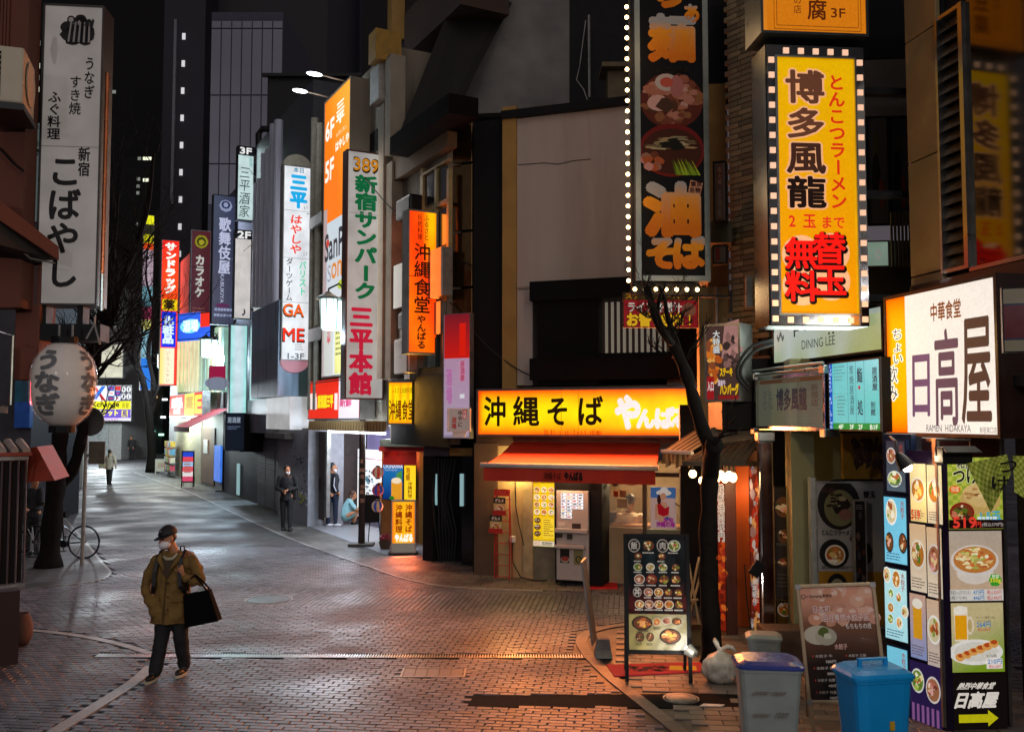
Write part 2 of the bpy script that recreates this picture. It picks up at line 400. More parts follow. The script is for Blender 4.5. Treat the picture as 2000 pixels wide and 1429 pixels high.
# ================================================================== GROUND
GZ = R(-7)     # the paving runs a little across the view
gu, gv = Vector((math.cos(GZ), math.sin(GZ), 0)), Vector((-math.sin(GZ), math.cos(GZ), 0))
def wet(name, cols, rough=.35, pav=None):
 m = bpy.data.materials.new(name); m.use_nodes = True; t = m.node_tree; N = t.nodes; L = t.links; p = N['Principled BSDF']
 tc = N.new('ShaderNodeTexCoord')
 n1 = N.new('ShaderNodeTexNoise'); n1.inputs['Scale'].default_value = .7; n1.inputs['Detail'].default_value = 6; L.new(tc.outputs['Object'], n1.inputs['Vector'])
 n2 = N.new('ShaderNodeTexNoise'); n2.inputs['Scale'].default_value = 45; n2.inputs['Detail'].default_value = 5; L.new(tc.outputs['Object'], n2.inputs['Vector'])
 a = N.new('ShaderNodeAttribute'); a.attribute_name = 'Col'
 mr = N.new('ShaderNodeMapRange'); mr.inputs[1].default_value = .3; mr.inputs[2].default_value = .7; mr.inputs[3].default_value = .6; mr.inputs[4].default_value = 1.35; L.new(n1.outputs[0], mr.inputs[0])
 m1 = N.new('ShaderNodeMix'); m1.data_type = 'RGBA'; m1.blend_type = 'MULTIPLY'; m1.inputs[0].default_value = 1
 L.new(a.outputs['Color'], m1.inputs[6]); L.new(mr.outputs[0], m1.inputs[7])
 m2 = N.new('ShaderNodeMix'); m2.data_type = 'RGBA'; m2.blend_type = 'MULTIPLY'; m2.inputs[0].default_value = .7
 L.new(m1.outputs[2], m2.inputs[6]); L.new(n2.outputs[0], m2.inputs[7]); out = m2.outputs[2]
 b = N.new('ShaderNodeBump'); b.inputs['Strength'].default_value = .35; b.inputs['Distance'].default_value = .004; L.new(n2.outputs[0], b.inputs['Height'])
 nrm = b.outputs[0]
 if pav:
  mp = N.new('ShaderNodeMapping'); mp.inputs['Rotation'].default_value = (0, 0, -GZ); L.new(tc.outputs['Object'], mp.inputs[0])
  br = N.new('ShaderNodeTexBrick'); br.inputs['Scale'].default_value = 1; br.inputs['Brick Width'].default_value = pav[0]; br.inputs['Row Height'].default_value = pav[1]
  br.inputs['Mortar Size'].default_value = .012; br.inputs['Color1'].default_value = (1, 1, 1, 1); br.inputs['Color2'].default_value = (.5, .5, .5, 1); br.inputs['Mortar'].default_value = (.06, .06, .06, 1)
  L.new(mp.outputs[0], br.inputs['Vector'])
  m3 = N.new('ShaderNodeMix'); m3.data_type = 'RGBA'; m3.blend_type = 'MULTIPLY'; m3.inputs[0].default_value = 1; L.new(out, m3.inputs[6]); L.new(br.outputs[0], m3.inputs[7]); out = m3.outputs[2]
  b2 = N.new('ShaderNodeBump'); b2.invert = True; b2.inputs['Strength'].default_value = .6; b2.inputs['Distance'].default_value = .01; L.new(br.outputs[1], b2.inputs['Height']); L.new(nrm, b2.inputs['Normal']); nrm = b2.outputs[0]
 L.new(out, p.inputs['Base Color']); L.new(nrm, p.inputs['Normal'])
 mr2 = N.new('ShaderNodeMapRange'); mr2.inputs[1].default_value = .35; mr2.inputs[2].default_value = .65; mr2.inputs[3].default_value = rough - .12; mr2.inputs[4].default_value = rough + .16
 L.new(n1.outputs[0], mr2.inputs[0]); L.new(mr2.outputs[0], p.inputs['Roughness'])
 MATS[name] = m
 return m
WETB = wet('damp_paving_brick', None, .5)
WETF = wet('damp_far_paving', None, .62, pav=(.2, .1))
WETS = wet('damp_stone', None, .55, pav=(.3, .3))
g = MB(); g.add([(-400, -60, -.03), (400, -60, -.03), (400, 700, -.03), (-400, 700, -.03)], [(0, 1, 2, 3)], hx('#151413'))
struct(g.obj('ground', WETB))
# far paving: same bricks, read from the material where they are too small to tell apart
PC = '#565458'
YB = 21.5
g = MB(); g.add([(-40, YB, 0), (2.5, YB, 0), (2.5, 120, 0), (-70, 120, 0)], [(0, 1, 2, 3)], hx(PC)); struct(g.obj('street', WETF))
# region tests in world xy
def inpoly(x, y, P):
 c = False; j = len(P) - 1
 for i in range(len(P)):
  if (P[i][1] > y) != (P[j][1] > y) and x < (P[j][0]-P[i][0])*(y-P[i][1])/(P[j][1]-P[i][1])+P[i][0]: c = not c
  j = i
 return c
def G2(pts): return [tuple(gnd(*p).xy) for p in pts]
def chain(pts, n=6):      # Catmull-Rom through ground points
 P = [Vector(p) for p in pts]; out = []
 for i in range(len(P)-1):
  p0, p1, p2, p3 = P[max(i-1, 0)], P[i], P[i+1], P[min(i+2, len(P)-1)]
  for k in range(n):
   t = k/n
   out.append(.5*((2*p1)+(p2-p0)*t+(2*p0-5*p1+4*p2-p3)*t*t+(3*p1-p0-3*p2+p3)*t**3))
 out.append(P[-1]); return out
stripA1 = chain(G2([(-40, 1226), (60, 1230), (150, 1240), (230, 1256), (296, 1276)])); stripA2 = chain(G2([(296, 1300), (262, 1330), (200, 1370), (105, 1429), (20, 1482)])); stripA = stripA1 + stripA2
stripB = chain(G2([(-60, 1152), (35, 1148), (120, 1142), (190, 1132), (212, 1118), (196, 1098), (170, 1065), (120, 1005), (105, 975)]))
stripC = chain(G2([(262, 922), (300, 936), (370, 960), (460, 1002), (560, 1047), (660, 1084), (730, 1108), (800, 1131), (900, 1146), (1060, 1152)]))
stripD = chain(G2([(1260, 1216), (1195, 1222), (1150, 1234), (1136, 1252), (1150, 1278), (1190, 1318), (1250, 1366), (1330, 1429), (1380, 1475)]))
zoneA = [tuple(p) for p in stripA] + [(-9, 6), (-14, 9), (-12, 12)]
zoneB = [tuple(p) for p in stripB] + [(-26, 34), (-26, 17)]
zoneD = [tuple(p) for p in stripD] + [(6, 7), (6, 14), (3.2, 14.2)]
zoneC = [tuple(p) for p in stripC] + [(3.6, 15.2), (3.6, 16.6), (-.73, 19.2), (-9, 33.5), (-20, 55)]
patch = G2([(905, 1357), (960, 1356), (1445, 1352), (1460, 1381), (960, 1379), (908, 1377)])
hatch = G2([(786, 1304), (900, 1304), (908, 1322), (780, 1322)])
dr0, dr1 = gnd(190, 1279), gnd(1180, 1281)
def strip(name, line, w, col, seg=.45):
 mb = MB(); acc = 0; P = [Vector((p.x, p.y)) for p in line]
 for i in range(len(P)-1):
  a, b = P[i], P[i+1]; d = (b-a)
  if d.length < 1e-4: continue
  n = max(1, round(d.length / seg)); 
  na = (P[min(i+1, len(P)-1)] - P[max(i-1, 0)]).normalized(); nb = (P[min(i+2, len(P)-1)] - P[i]).normalized()
  for k in range(n):
   t0, t1 = k/n + .006, (k+1)/n - .006
   q = []
   for t in (t0, t1):
    p = a + d*t; dd = na.lerp(nb, t).normalized(); pn = Vector((-dd.y, dd.x)) * w/2
    q += [p - pn, p + pn]
   c = near(hx(col), hx('#3a3634'), random.uniform(0, .25))
   mb.slab([q[0], q[2], q[3], q[1]], -.02, .0035, c)
 return struct(mb.obj(name, WETB))
strip('white_kerb_strip', stripA1, .11, '#a8a49e'); strip('white_kerb_strip', stripA2, .15, '#a8a49e'); strip('white_kerb_strip', stripB, .11, '#989590'); strip('white_kerb_strip', stripC, .12, '#bcbab8', .6); strip('white_kerb_strip', stripD, .15, '#6e6158')
def nearline(x, y, line, w):
 for i in range(len(line)-1):
  a = line[i]; b = line[i+1]; dx, dy = b[0]-a[0], b[1]-a[1]; L2 = dx*dx+dy*dy
  if L2 < 1e-9: continue
  t = max(0, min(1, ((x-a[0])*dx+(y-a[1])*dy)/L2))
  if (x-a[0]-dx*t)**2+(y-a[1]-dy*t)**2 < w*w: return True
 return False
base = g = MB(); g.add([(-14, 5, -.013), (9, 5, -.013), (9, 26, -.013), (-14, 26, -.013)], [(0, 1, 2, 3)], hx('#100f0f')); bed = struct(g.obj('paving', WETB))
variants = []
def brickmesh(l, w, col):
 mb = MB(); e = .006
 x, y = l/2, w/2
 vs = [(-x, -y, -.02), (x, -y, -.02), (x, y, -.02), (-x, y, -.02), (-x, -y, -e), (x, -y, -e), (x, y, -e), (-x, y, -e), (-x+e, -y+e, 0), (x-e, -y+e, 0), (x-e, y-e, 0), (-x+e, y-e, 0)]
 fs = [(8, 9, 10, 11)] + [(i+4, (i+1) % 4+4, (i+1) % 4+8, i+8) for i in range(4)] + [(i, (i+1) % 4, (i+1) % 4+4, i+4) for i in range(4)]
 mb.add(vs, fs, col); return mb
BC = [near(hx('#737078'), hx('#403e44'), i/9) for i in range(10)]
bricks = []
L_, W_ = .17, .085
for j in range(int(4.5/W_), int(26/W_)):
 for i in range(-90, 55):
  band = 14.1 < (j * W_) < 15.6
  if band: 
   if j % 2: continue
   for s_ in (0, 1):
    px_, py_ = (i + s_*.5) * L_, j * W_ + W_/2
    bricks.append((px_, py_, 1))
  else: bricks.append(((i + (.5 if j % 2 else 0)) * L_ + random.uniform(-.006, .006), j * W_, 0))
sel = []
for (a, b, rot) in bricks:
 p = gu * a + gv * b; x, y = p.x, p.y
 if y < 6.9 or y > YB - .05 or abs(x) > y * .6 + .3: continue
 if inpoly(x, y, zoneC) or inpoly(x, y, zoneB) or inpoly(x, y, zoneD) : continue
 if inpoly(x, y, patch) or inpoly(x, y, hatch): continue
 if y < 13 and abs(y - (dr0.y + (dr1.y-dr0.y) * (x-dr0.x)/(dr1.x-dr0.x))) < .13 and dr0.x < x < dr1.x: continue
 if (y > 16 or x > 3.6) and x > -0.6 and inpoly(x, y, [(-.8, 17.2), (3.4, 15.6), (3.4, 25), (-.8, 25)]): continue
 if nearline(x, y, stripA, .1) or nearline(x, y, stripB, .095) or nearline(x, y, stripC, .1) or nearline(x, y, stripD, .16): continue
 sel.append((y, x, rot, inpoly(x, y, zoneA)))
sel.sort()
vis = [s for s in sel if abs(s[1]) < s[0]*.555 and s[0] > 8.75]
inv = set(vis[:300])
meshes = [brickmesh(L_-.007, W_-.007, c).mesh('brick', WETB) for c in BC]
for (y, x, rot, dk) in vis[:300]:
 o = bpy.data.objects.new('brick', random.choice(meshes)); COL.objects.link(o); o.parent = bed
 o.location = (x, y, random.uniform(-.002, .0025)); o.rotation_euler = (random.uniform(-.006, .006), random.uniform(-.006, .006), GZ + random.uniform(-.012, .012))
stuff = MB(); cz, sz_ = math.cos(GZ), math.sin(GZ)
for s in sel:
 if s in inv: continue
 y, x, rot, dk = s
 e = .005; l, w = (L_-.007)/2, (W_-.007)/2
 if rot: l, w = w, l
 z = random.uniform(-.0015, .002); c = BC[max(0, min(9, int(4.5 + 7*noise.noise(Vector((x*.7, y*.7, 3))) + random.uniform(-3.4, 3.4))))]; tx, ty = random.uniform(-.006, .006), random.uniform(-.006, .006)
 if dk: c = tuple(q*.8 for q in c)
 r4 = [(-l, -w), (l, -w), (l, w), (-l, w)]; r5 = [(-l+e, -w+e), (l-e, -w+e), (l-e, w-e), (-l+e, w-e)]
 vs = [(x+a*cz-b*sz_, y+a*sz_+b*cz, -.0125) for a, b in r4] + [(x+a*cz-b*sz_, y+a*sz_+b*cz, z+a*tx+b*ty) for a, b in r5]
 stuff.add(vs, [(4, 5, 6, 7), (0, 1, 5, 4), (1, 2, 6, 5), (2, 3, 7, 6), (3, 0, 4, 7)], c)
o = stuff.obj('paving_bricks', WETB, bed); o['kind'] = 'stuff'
# pavements
def pavezone(name, poly, col, z=.0, m=None):
 mb = MB(); mb.slab(poly, -.02, z, hx(col)); return struct(mb.obj(name, m or WETS))
pavezone('pavement', zoneB, '#6b6866', .004)
pavezone('pavement', zoneC, '#7b7670', .004)
# slabs on the near right pavement: pieces one can tell apart
pv = MB(); pv.slab(zoneD, -.03, -.012, hx('#1d1a18')); pvo = struct(pv.obj('pavement', WETB))
cnt = 0; sm = MB()
for j in range(0, 60):
 for i in range(0, 40):
  a, b = (i + (.5 if j % 2 else 0)) * .3, 7 + j * .15; p = gu * a + gv * b
  if not inpoly(p.x, p.y, zoneD) or nearline(p.x, p.y, stripD, .2) or inpoly(p.x, p.y, patch) or p.y > 14: continue
  c = near(hx('#8a7d70'), hx('#544a42'), random.random())
  mb = brickmesh(.293, .143, c)
  if p.y > 8.6 and abs(p.x) < p.y*.56 and cnt < 290:
   o = mb.obj('paving_slab', WETB, pvo, (p.x, p.y, .001), GZ); cnt += 1
  else:
   sm.mx = Matrix.Translation((p.x, p.y, .001)) @ Matrix.Rotation(GZ, 4, 'Z'); sm.add(mb.v, mb.f, c)
if sm.f: o = sm.obj('paving_slabs', WETB, pvo); o['kind'] = 'stuff'
# asphalt patch, hatch, drain
mb = MB(); mb.slab(patch, -.02, -.004, hx('#161412')); struct(mb.obj('asphalt_patch', mat('asphalt', hx('#100f0e'), rough=.95, spec=.1, var=.5, scale=20, bump=.6, bscale=90)))
h0 = Vector(hatch[3]); h1 = Vector(hatch[2]); hw = (h1-h0).length; hd = (Vector(hatch[0])-h0).y
T = thing('inspection_cover', 'long rectangular metal inspection cover let into the bricks below the drain', 'cover', (h0.x, h0.y, 0))
mb = MB(); mb.box(.0, .0, -.02, hw, hd, -.004); mb.obj('plate', IRON, T)
mb = MB(); mb.box(0, 0, -.003, hw, .02, .006); mb.box(0, hd-.02, -.003, hw, hd, .006); mb.box(0, .02, -.003, .02, hd-.02, .006); mb.box(hw-.02, .02, -.003, hw, hd-.02, .006); mb.obj('frame', ALU, T)
for i in range(5):
 mb = MB(); mb.box(.03+i*(hw-.06)/5, .03, -.003, .02+(i+1)*(hw-.06)/5, hd-.03, .003, BC[i]); mb.obj('brick', WETB, T)
d = (dr1-dr0); rzd = math.atan2(d.y, d.x); T = thing('drain_grate', 'long slotted steel drainage grate crossing the brick street', 'drain', (dr0.x, dr0.y, 0), rzd)
mb = MB(); mb.box(0, -.085, -.05, d.length, .085, -.035); mb.box(0, -.1, -.05, d.length, -.085, .004); mb.box(0, .085, -.05, d.length, .1, .004); mb.obj('channel', IRON, T)
mb = MB(); n = int(d.length/.033)
for i in range(n): mb.box(i*.033, -.085, -.02, i*.033+.016, .085, .002)
o = mb.obj('slots', STEEL, T); o['kind'] = 'stuff'
for (px, py, rx) in ((525, 1170, .35), (1330, 1363, .16)):
 p = gnd(px, py); T = thing('manhole_cover', 'round iron manhole cover in the brick street' if px < 600 else 'small pale round cover in the dark asphalt strip', 'cover', (p.x, p.y, .0))
 mb = MB(); mb.lathe([(rx, -.02), (rx, .008), (rx-.02, .008), (rx-.025, .004), (.02, .004)], 24); mb.obj('lid', IRON if px < 600 else ALU, T)
 mb = MB(); mb.lathe([(rx+.03, -.02), (rx+.03, .005), (rx+.012, .005), (rx+.012, -.02)], 24); mb.obj('rim', ALU, T)
p = gnd(1388, 1378); mb = MB(); mb.slab([(p.x-.12, p.y-.03), (p.x+.1, p.y-.05), (p.x+.15, p.y+.02), (p.x-.06, p.y+.05)], .004, .012); tag(mb.obj('crumpled_tissue', WHITEP), 'crumpled white scrap lying on the dark asphalt strip by the grey bin', 'litter')
for (px, py) in ((318, 1075), (362, 1075)):
 p = gnd(px, py); mb = MB(); mb.box(-.06, -.05, .002, .06, .05, .02); tag(mb.obj('road_stud', WHITEP, None, (p.x, p.y, 0)), 'left of two pale road studs just above the man in the cap' if px < 330 else 'right of two pale road studs just above the man in the cap', 'road stud', 'pale studs in the paving')
# ================================================================== RIGHT BLOCK
def fxz(P, rz, px, py, out=0):
 h = hit(px, py, shift(P, rz, out), rz)
 return (h.x-P[0])*math.cos(rz) + (h.y-P[1])*math.sin(rz), h.z
def wallbox(P, rz, l, t, r, b, y0, y1, mb, col=(1, 1, 1)):   # box in the frame of P covering picture rect, y0..y1 deep
 cy = (t+b)/2
 xl = fxz(P, rz, l, cy, -y0)[0]; xr = fxz(P, rz, r, cy, -y0)[0]; zt = fxz(P, rz, (l+r)/2, t, -y0)[1]; zb = fxz(P, rz, (l+r)/2, b, -y0)[1]
 mb.box(xl, y0, zb, xr, y1, zt, col); return xl, xr, zb, zt
def at_frame(name, label, cat, P, rz, group=None): return thing(name, label, cat, (P[0], P[1], 0), rz, group)
def part(name, m, T, fn, smooth=False, bevel=0):
 mb = MB(); fn(mb); return mb.obj(name, m, T, smooth=smooth, bevel=bevel)
STONE = mat('polished_stone', hx('#82704c'), rough=.22, var=.12, scale=3, bump=.02, spec=.7)
# glass and stone clad building, upper storeys
SB = .55
T = at_frame('clad_building', 'office building clad in polished tan stone with tall mirror windows at the right edge', 'building', FR_P, FR_Z)
xL = fxz(FR_P, FR_Z, 1773, 300, -SB)[0]; xW0 = fxz(FR_P, FR_Z, 1836, 300, -SB)[0]; xW1 = fxz(FR_P, FR_Z, 1882, 300, -SB)[0]; xW2 = fxz(FR_P, FR_Z, 1890, 300, -SB)[0]
zj = [fxz(FR_P, FR_Z, 1775, 321, -SB)[1] - 1.28, fxz(FR_P, FR_Z, 1775, 321, -SB)[1], fxz(FR_P, FR_Z, 1773, 83, -SB)[1]]
zj = [zj[0]-1.28] + zj + [zj[-1]+1.28, zj[-1]+2.56, zj[-1]+3.84]
part('wall', DARK, T, lambda m: (m.box(xL, SB+.1, 3.3, xL+9, SB+6, 12), m.box(xL, SB+.06, 3.3, xW0, SB+.12, 12)))
for k in range(len(zj)-1):
 part('stone_panel', STONE, T, lambda m: m.box(xL, SB, zj[k]+.008, xW0-.01, SB+.05, zj[k+1]-.008), bevel=.004)
zs = fxz(FR_P, FR_Z, 1845, 535, -SB)[1]; zt = fxz(FR_P, FR_Z, 1840, 30, -SB)[1]
part('window_frame', STEEL, T, lambda m: (m.box(xW0, SB-.03, zs, xW0+.035, SB+.1, zt), m.box(xW1, SB-.03, zs, xW2, SB+.1, zt), m.box(xW0+.035, SB-.02, zs, xW1, SB+.1, zs+.04), m.box(xW0+.035, SB-.02, zt-.04, xW1, SB+.1, zt), m.box(xW2, SB-.02, zs-.04, xW2+3, SB+.09, zs), m.box(xW2+1.35, SB-.03, zs, xW2+1.4, SB+.1, zt)))
MIRG = mat('mirror_glass', hx('#5c5850'), rough=.03, metal=1, var=.08, scale=2, bump=.0)
part('window_pane', MIRG, T, lambda m: m.box(xW2, SB+.02, zs, xW2+1.35, SB+.05, zt))
part('window_pane', MIRG, T, lambda m: m.box(xW2+1.4, SB+.02, zs, xW2+3, SB+.05, zt))
LOU = mat('louvre_bronze', hx('#5a4a34'), rough=.25, metal=.7, var=.2)
for k in range(20):
 z = zs+.05 + k*(zt-zs-.1)/20
 part('louvre', LOU, T, lambda m: m.add([(xW0+.04, SB+.0, z), (xW1-.002, SB+.0, z), (xW1-.002, SB+.05, z+.11), (xW0+.04, SB+.05, z+.11), (xW0+.04, SB+.012, z), (xW1-.002, SB+.012, z), (xW1-.002, SB+.06, z+.11), (xW0+.04, SB+.06, z+.11)], [(0,1,2,3),(7,6,5,4),(0,4,5,1),(3,2,6,7),(0,3,7,4),(1,5,6,2)]))
part('stone_band', mat('dark_band', hx('#3d2c20'), rough=.35, var=.2), T, lambda m: (m.box(xL, SB-.02, zj[0]-.2, xL+9, SB+.3, zs-.05),))
part('soffit', DARK, T, lambda m: m.box(xL-.2, SB-.3, 3.2, xL+9, SB+3, 3.3))
# lower storey inner walls (behind the menu boards)
part('shop_front', BLACK, T, lambda m: (m.box(xL+.62, SB+.75, 0, xL+9, SB+3, 3.2),))
# stairwell building between
T = thing('stairwell_building', 'dark narrow building with an open stairwell entrance under the tenant signs', 'building', (0, 0, 0))
def wpanel(name, m, T, l, t, r, b, Y, th=.1, rz=0, z0=None, bevel=0):
 P = (at((l+r)/2, (t+b)/2, Y).x, Y); Q = rect(P, rz, l, t, r, b); mb = MB()
 zz = 0 if z0 is None else z0 - Q['loc'][2]
 mb.box(-Q['w']/2, 0, (zz if z0 is not None else 0), Q['w']/2, th, Q['h']); o = mb.obj(name, m, T, bevel=bevel)
 o.location = Q['loc'] if T is None or T.location.length == 0 else Q['loc']; o.rotation_euler = (0, 0, rz); return o
PALE = mat('pale_green_wall', hx('#7d7a52'), rough=.7, var=.15, scale=2, bump=.15, stain=hx('#565338'))
wpanel('pillar', PALE, T, 1547, 700, 1592, 1290, 11.9, .5, R(-8), 0)
wpanel('side_wall', PALE, T, 1592, 838, 1646, 1300, 12.9, .2, R(-4), 0)
wpanel('back_wall', DARK, T, 1480, 600, 1790, 1290, 13.6, .2, 0, 0)
wpanel('yellow_fascia', mat('yellow_board', hx('#a07818'), rough=.5, var=.2, scale=4), T, 1646, 846, 1735, 935, 12.6, .08, R(-3))
wpanel('upper_wall', GREYW, T, 1690, 116, 1790, 226, 13.2, .4, R(-5))
wpanel('upper_wall', DARK, T, 1488, -120, 1800, 116, 14.6, .4, R(-5))
wpanel('upper_wall', mat('olive_wall', hx('#4c4430'), rough=.7, var=.25, bump=.1), T, 1690, 470, 1790, 640, 13.0, .4, R(-5))
wpanel('upper_wall', DARK, T, 1490, 90, 1690, 660, 13.8, .3, R(-5))
# food posters high on the recess
pm = [('#b9b4b0', 'dark', 1693, 228, 1736, 440), ('#a8a4a6', 'green', 1738, 228, 1775, 440)]
for c, k, l, t, r, b in pm:
 Q = rect((at(l, 300, 12.8).x, 12.8), R(-8), l, t, r, b)
 def art(A, c=c, k=k):
  l, t, r, b = A.l, A.t, A.r, A.b
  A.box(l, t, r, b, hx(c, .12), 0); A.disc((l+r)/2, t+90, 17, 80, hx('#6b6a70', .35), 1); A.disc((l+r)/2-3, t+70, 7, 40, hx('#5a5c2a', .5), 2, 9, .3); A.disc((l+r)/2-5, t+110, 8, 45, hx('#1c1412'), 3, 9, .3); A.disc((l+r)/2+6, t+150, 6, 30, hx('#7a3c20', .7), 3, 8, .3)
 sign('food_poster', 'tall dim food poster in the recess %s' % ('left of the bare branch' if l < 1700 else 'right of the bare branch'), Q, .05, BLACK, .02, art=art, artm=PR, facem=PR, face=hx('#48464a'), group='food posters in the recess', cat='poster')
Q = rect((at(1712, 495, 12.7).x, 12.7), R(-8), 1690, 470, 1737, 522)
sign('light_sign', 'small pale green lit sign in the recess right of the tall yellow ramen sign', Q, .2, ALU, .02, face=hx('#9fb8a4'), facem=LITD, art=lambda A: (A.disc(1715, 497, 5, 10, hx('#b9a8a0'), 1), A.disc(1715, 497, 3, 7, hx('#9fb8a4'), 2)), artm=LITDN)
# corrugated panel
def corr(m):
 for k in range(14): m.box(k*.05, 0, 0, k*.05+.025, .03, .75)
Q = at(1742, 520, 12.5); part('corrugated_panel', mat('corrugated_cream', hx('#6d6040'), rough=.6), T, corr).location = Q
# ---- tenant signs
OUT = .0
def art_dining(A):
 A.grad(1513, 639, 1724, 706, lambda u, v: near(near(hx('#b8c4c0'), hx('#9ba520'), max(0, min(1, (u-.35)*1.1))*(.3+.7*abs(math.sin(u*9)))), hx('#8f9a30'), .5*(1-v)*(abs(math.sin(u*13+1)))), 24, 4, 0)
 A.t_('DINING LEE', 1577, 666, 1644, 684, hx('#3c4238'), .0, 2); A.disc(1633, 661, 2, 2.5, hx('#3c4238'), 2); A.disc(1641, 661, 2, 2.5, hx('#3c4238'), 2)
 for (l, t, r, b) in ((1560, 640, 1563, 656), (1563, 640, 1572, 645), (1582, 640, 1588, 647)): A.box(l, t, r, b, hx('#2e302c'), 2)
 for k in range(10): A.disc(1522+k*1.6, 650+6*math.sin(k), 1.2, 6, hx('#57605c'), 2, 6)
Q = rect(shift(FR_P, FR_Z, -.25), FR_Z, 1510, 615, 1727, 700)
Q['px'] = (1510, 625, 1727, 709)
sign('shop_sign', 'long pale lit signboard lettered DINING LEE above the floor directory', Q, .25, BLACK, .03, face=hx('#a8b4ac'), facem=lit('dining_face', .75), glow=2, art=art_dining, artm=lit('dining_print', .75, False, mottled=False))
def art_hak(A):
 A.box(1484, 726, 1615, 836, hx('#5f6256'), 0)
 A.grad(1484, 726, 1615, 836, lambda u, v: near(near(hx('#78765a'), hx('#8d958c'), v*.3), hx('#a3aba4'), max(0, u-.3)*(1-v)), 10, 8, 0)
 A.box(1486, 738, 1612, 746, hx('#5c3f2c'), 1); A.t_('HAKATA FURYU', 1535, 739, 1570, 745, hx('#8c8670'), 0, 2)
 A.h_('博多風龍', 1522, 1582, 757, 803, hx('#35363e'), .035, 2)
 A.v_('とんこつ', 1510, 760, 800, 12, hx('#3f4148'), .01, 2); A.v_('ラーメン', 1497, 760, 800, 12, hx('#3f4148'), .01, 2); A.v_('新宿店', 1596, 752, 795, 13, hx('#4c3f38'), .01, 2)
Q = rect(FR_P, FR_Z, 1480, 730, 1618, 840)
T = sign('shop_sign', 'dim weathered ramen signboard in a chrome frame left of the floor directory', Q, .3, MIRROR, .045, face=hx('#6f6e60'), facem=LITD, art=art_hak, artm=LITDN, frp=.05)
for sx in (-1, 1):
 for z in (-.03, Q['h']+.0): part('clamp', STEEL, T, lambda m: m.box(sx*Q['w']/2-.06, -.09, z-.04, sx*Q['w']/2+.06, .1, z+.06), bevel=.01)
part('rail', STEEL, T, lambda m: (m.cyl((-Q['w']/2, -.06, Q['h']+.09), (Q['w']/2, -.06, Q['h']+.09), .018), m.cyl((-Q['w']/2, -.06, Q['h']+.03), (Q['w']/2, -.06, Q['h']+.03), .018)))
def art_dir(A):
 A.grad(1628, 704, 1722, 826, lambda u, v: near(hx('#62c4c8'), hx('#8ccce4'), max(0, v-.4)*u*1.5), 8, 8, 0)
 A.box(1622, 704, 1628, 840, hx('#1553c0'), 0); A.box(1628, 826, 1722, 840, hx('#0c8c3c'), 1)
 A.v_('SUNRAKU BUILDING', 1625, 706, 838, 8, hx('#d0e4ff'), .02, 2)
 for x in (1660, 1676, 1692): A.box(x, 704, x+.6, 826, hx('#3c6a70'), 2)
 A.box(1630, 767, 1660, 767.6, hx('#5a9aa0'), 2); A.bars(1632, 712, 1656, 745, 5, hx('#5c8488'), 2, .3); A.bars(1638, 772, 1656, 815, 6, hx('#50787c'), 2, .3)
 A.poly([(1633, 776), (1636, 776), (1634.5, 772)], hx('#c82028'), 2)
 for t, l, r in (('4F', 1640, 1650), ('3F', 1663, 1671), ('2F', 1680, 1688), ('B1F', 1702, 1716)): A.t_(t, l, 829, r, 838, hx('#e6f4e6'), .03, 3)
 A.v_('炭焼居酒屋', 1668, 712, 810, 9, hx('#2c3c48'), 0, 2); A.v_('鮨 処', 1684, 718, 812, 11, hx('#2c3c48'), .02, 2); A.disc(1683, 757, 2, 4, hx('#b02030'), 3)
 A.v_('居酒屋', 1712, 720, 765, 10, hx('#283440'), .02, 2); A.v_('別館', 1708, 785, 812, 9, hx('#283440'), .02, 2)
Q = rect(FR_P, FR_Z, 1620, 702, 1723, 842)
sign('floor_directory', 'pale cyan lit floor directory with green foot strip reading 4F 3F 2F B1F', Q, .28, BLACK, .02, face=hx('#a9d6e2'), facem=lit('directory_face', .85), glow=1.5, art=art_dir, artm=lit('directory_print', .85, False, mottled=False))
# ---- white and orange ramen sign
def art_hd(A):
 l, t, r, b = A.l, A.t, A.r, A.b; W = r-l
 def f(u, v): return near(hx('#f0b000'), hx('#ff4a00'), min(1, max(max(0, 1-u*2.6), abs(2*v-1)**4)))
 A.grad(0, 0, 21, 100, f, 10, 16, 0)
 A.box(21, 0, 100, 100, hx('#e8e0d6'), 0)
 A.box(21, 98.5, 100, 100, hx('#f8e860'), 1); A.box(99, 0, 100, 100, hx('#f8e860'), 1)
 A.v_('飲み', 7, 50, 76, 11, hx('#2a2018'), .0, 2, out=hx('#fdf6e8'), ooff=.09); A.v_('ちょい', 13, 24, 50, 11, hx('#2a2018'), .0, 2, out=hx('#fdf6e8'), ooff=.09)
 A.h_('中華食堂', 45, 72, 11, 24, hx('#7a4010'), .02, 2)
 for ch, l, t, r, b, c in (('日', 27, 45, 43, 86, '#6b4a66'), ('高', 48, 30, 68, 92, '#5f4450'), ('屋', 71, 26, 94, 91, '#4e362c')):
  A.t_(ch, l, t, r, b, hx(c), .016, 2, .06)
 A.t_('RAMEN  HIDAKAYA', 39, 92, 77, 96.5, hx('#5a5658'), 0, 2); A.t_('新宿東口店', 84, 93, 97, 97, hx('#6a666a'), 0, 2)
P0 = shift(FR_P, FR_Z, -.12)
Q = rect(P0, FR_Z, 1731, 556, 1953, 853); Q['px'] = (0, 0, 100, 100)
sign('ramen_shop_sign', 'large white and orange lit sign with brown brush lettering above the menu corner', Q, .42, mat('sign_brown', hx('#2b1a12'), rough=.35, var=.2), .035, face=hx('#e6e4e4'), facem=lit('hid_face', .95), glow=1.6, gcol=(1,.9,.75), art=art_hd, artm=lit('hid_print', 1.0, True, mottled=False))
HID = Q
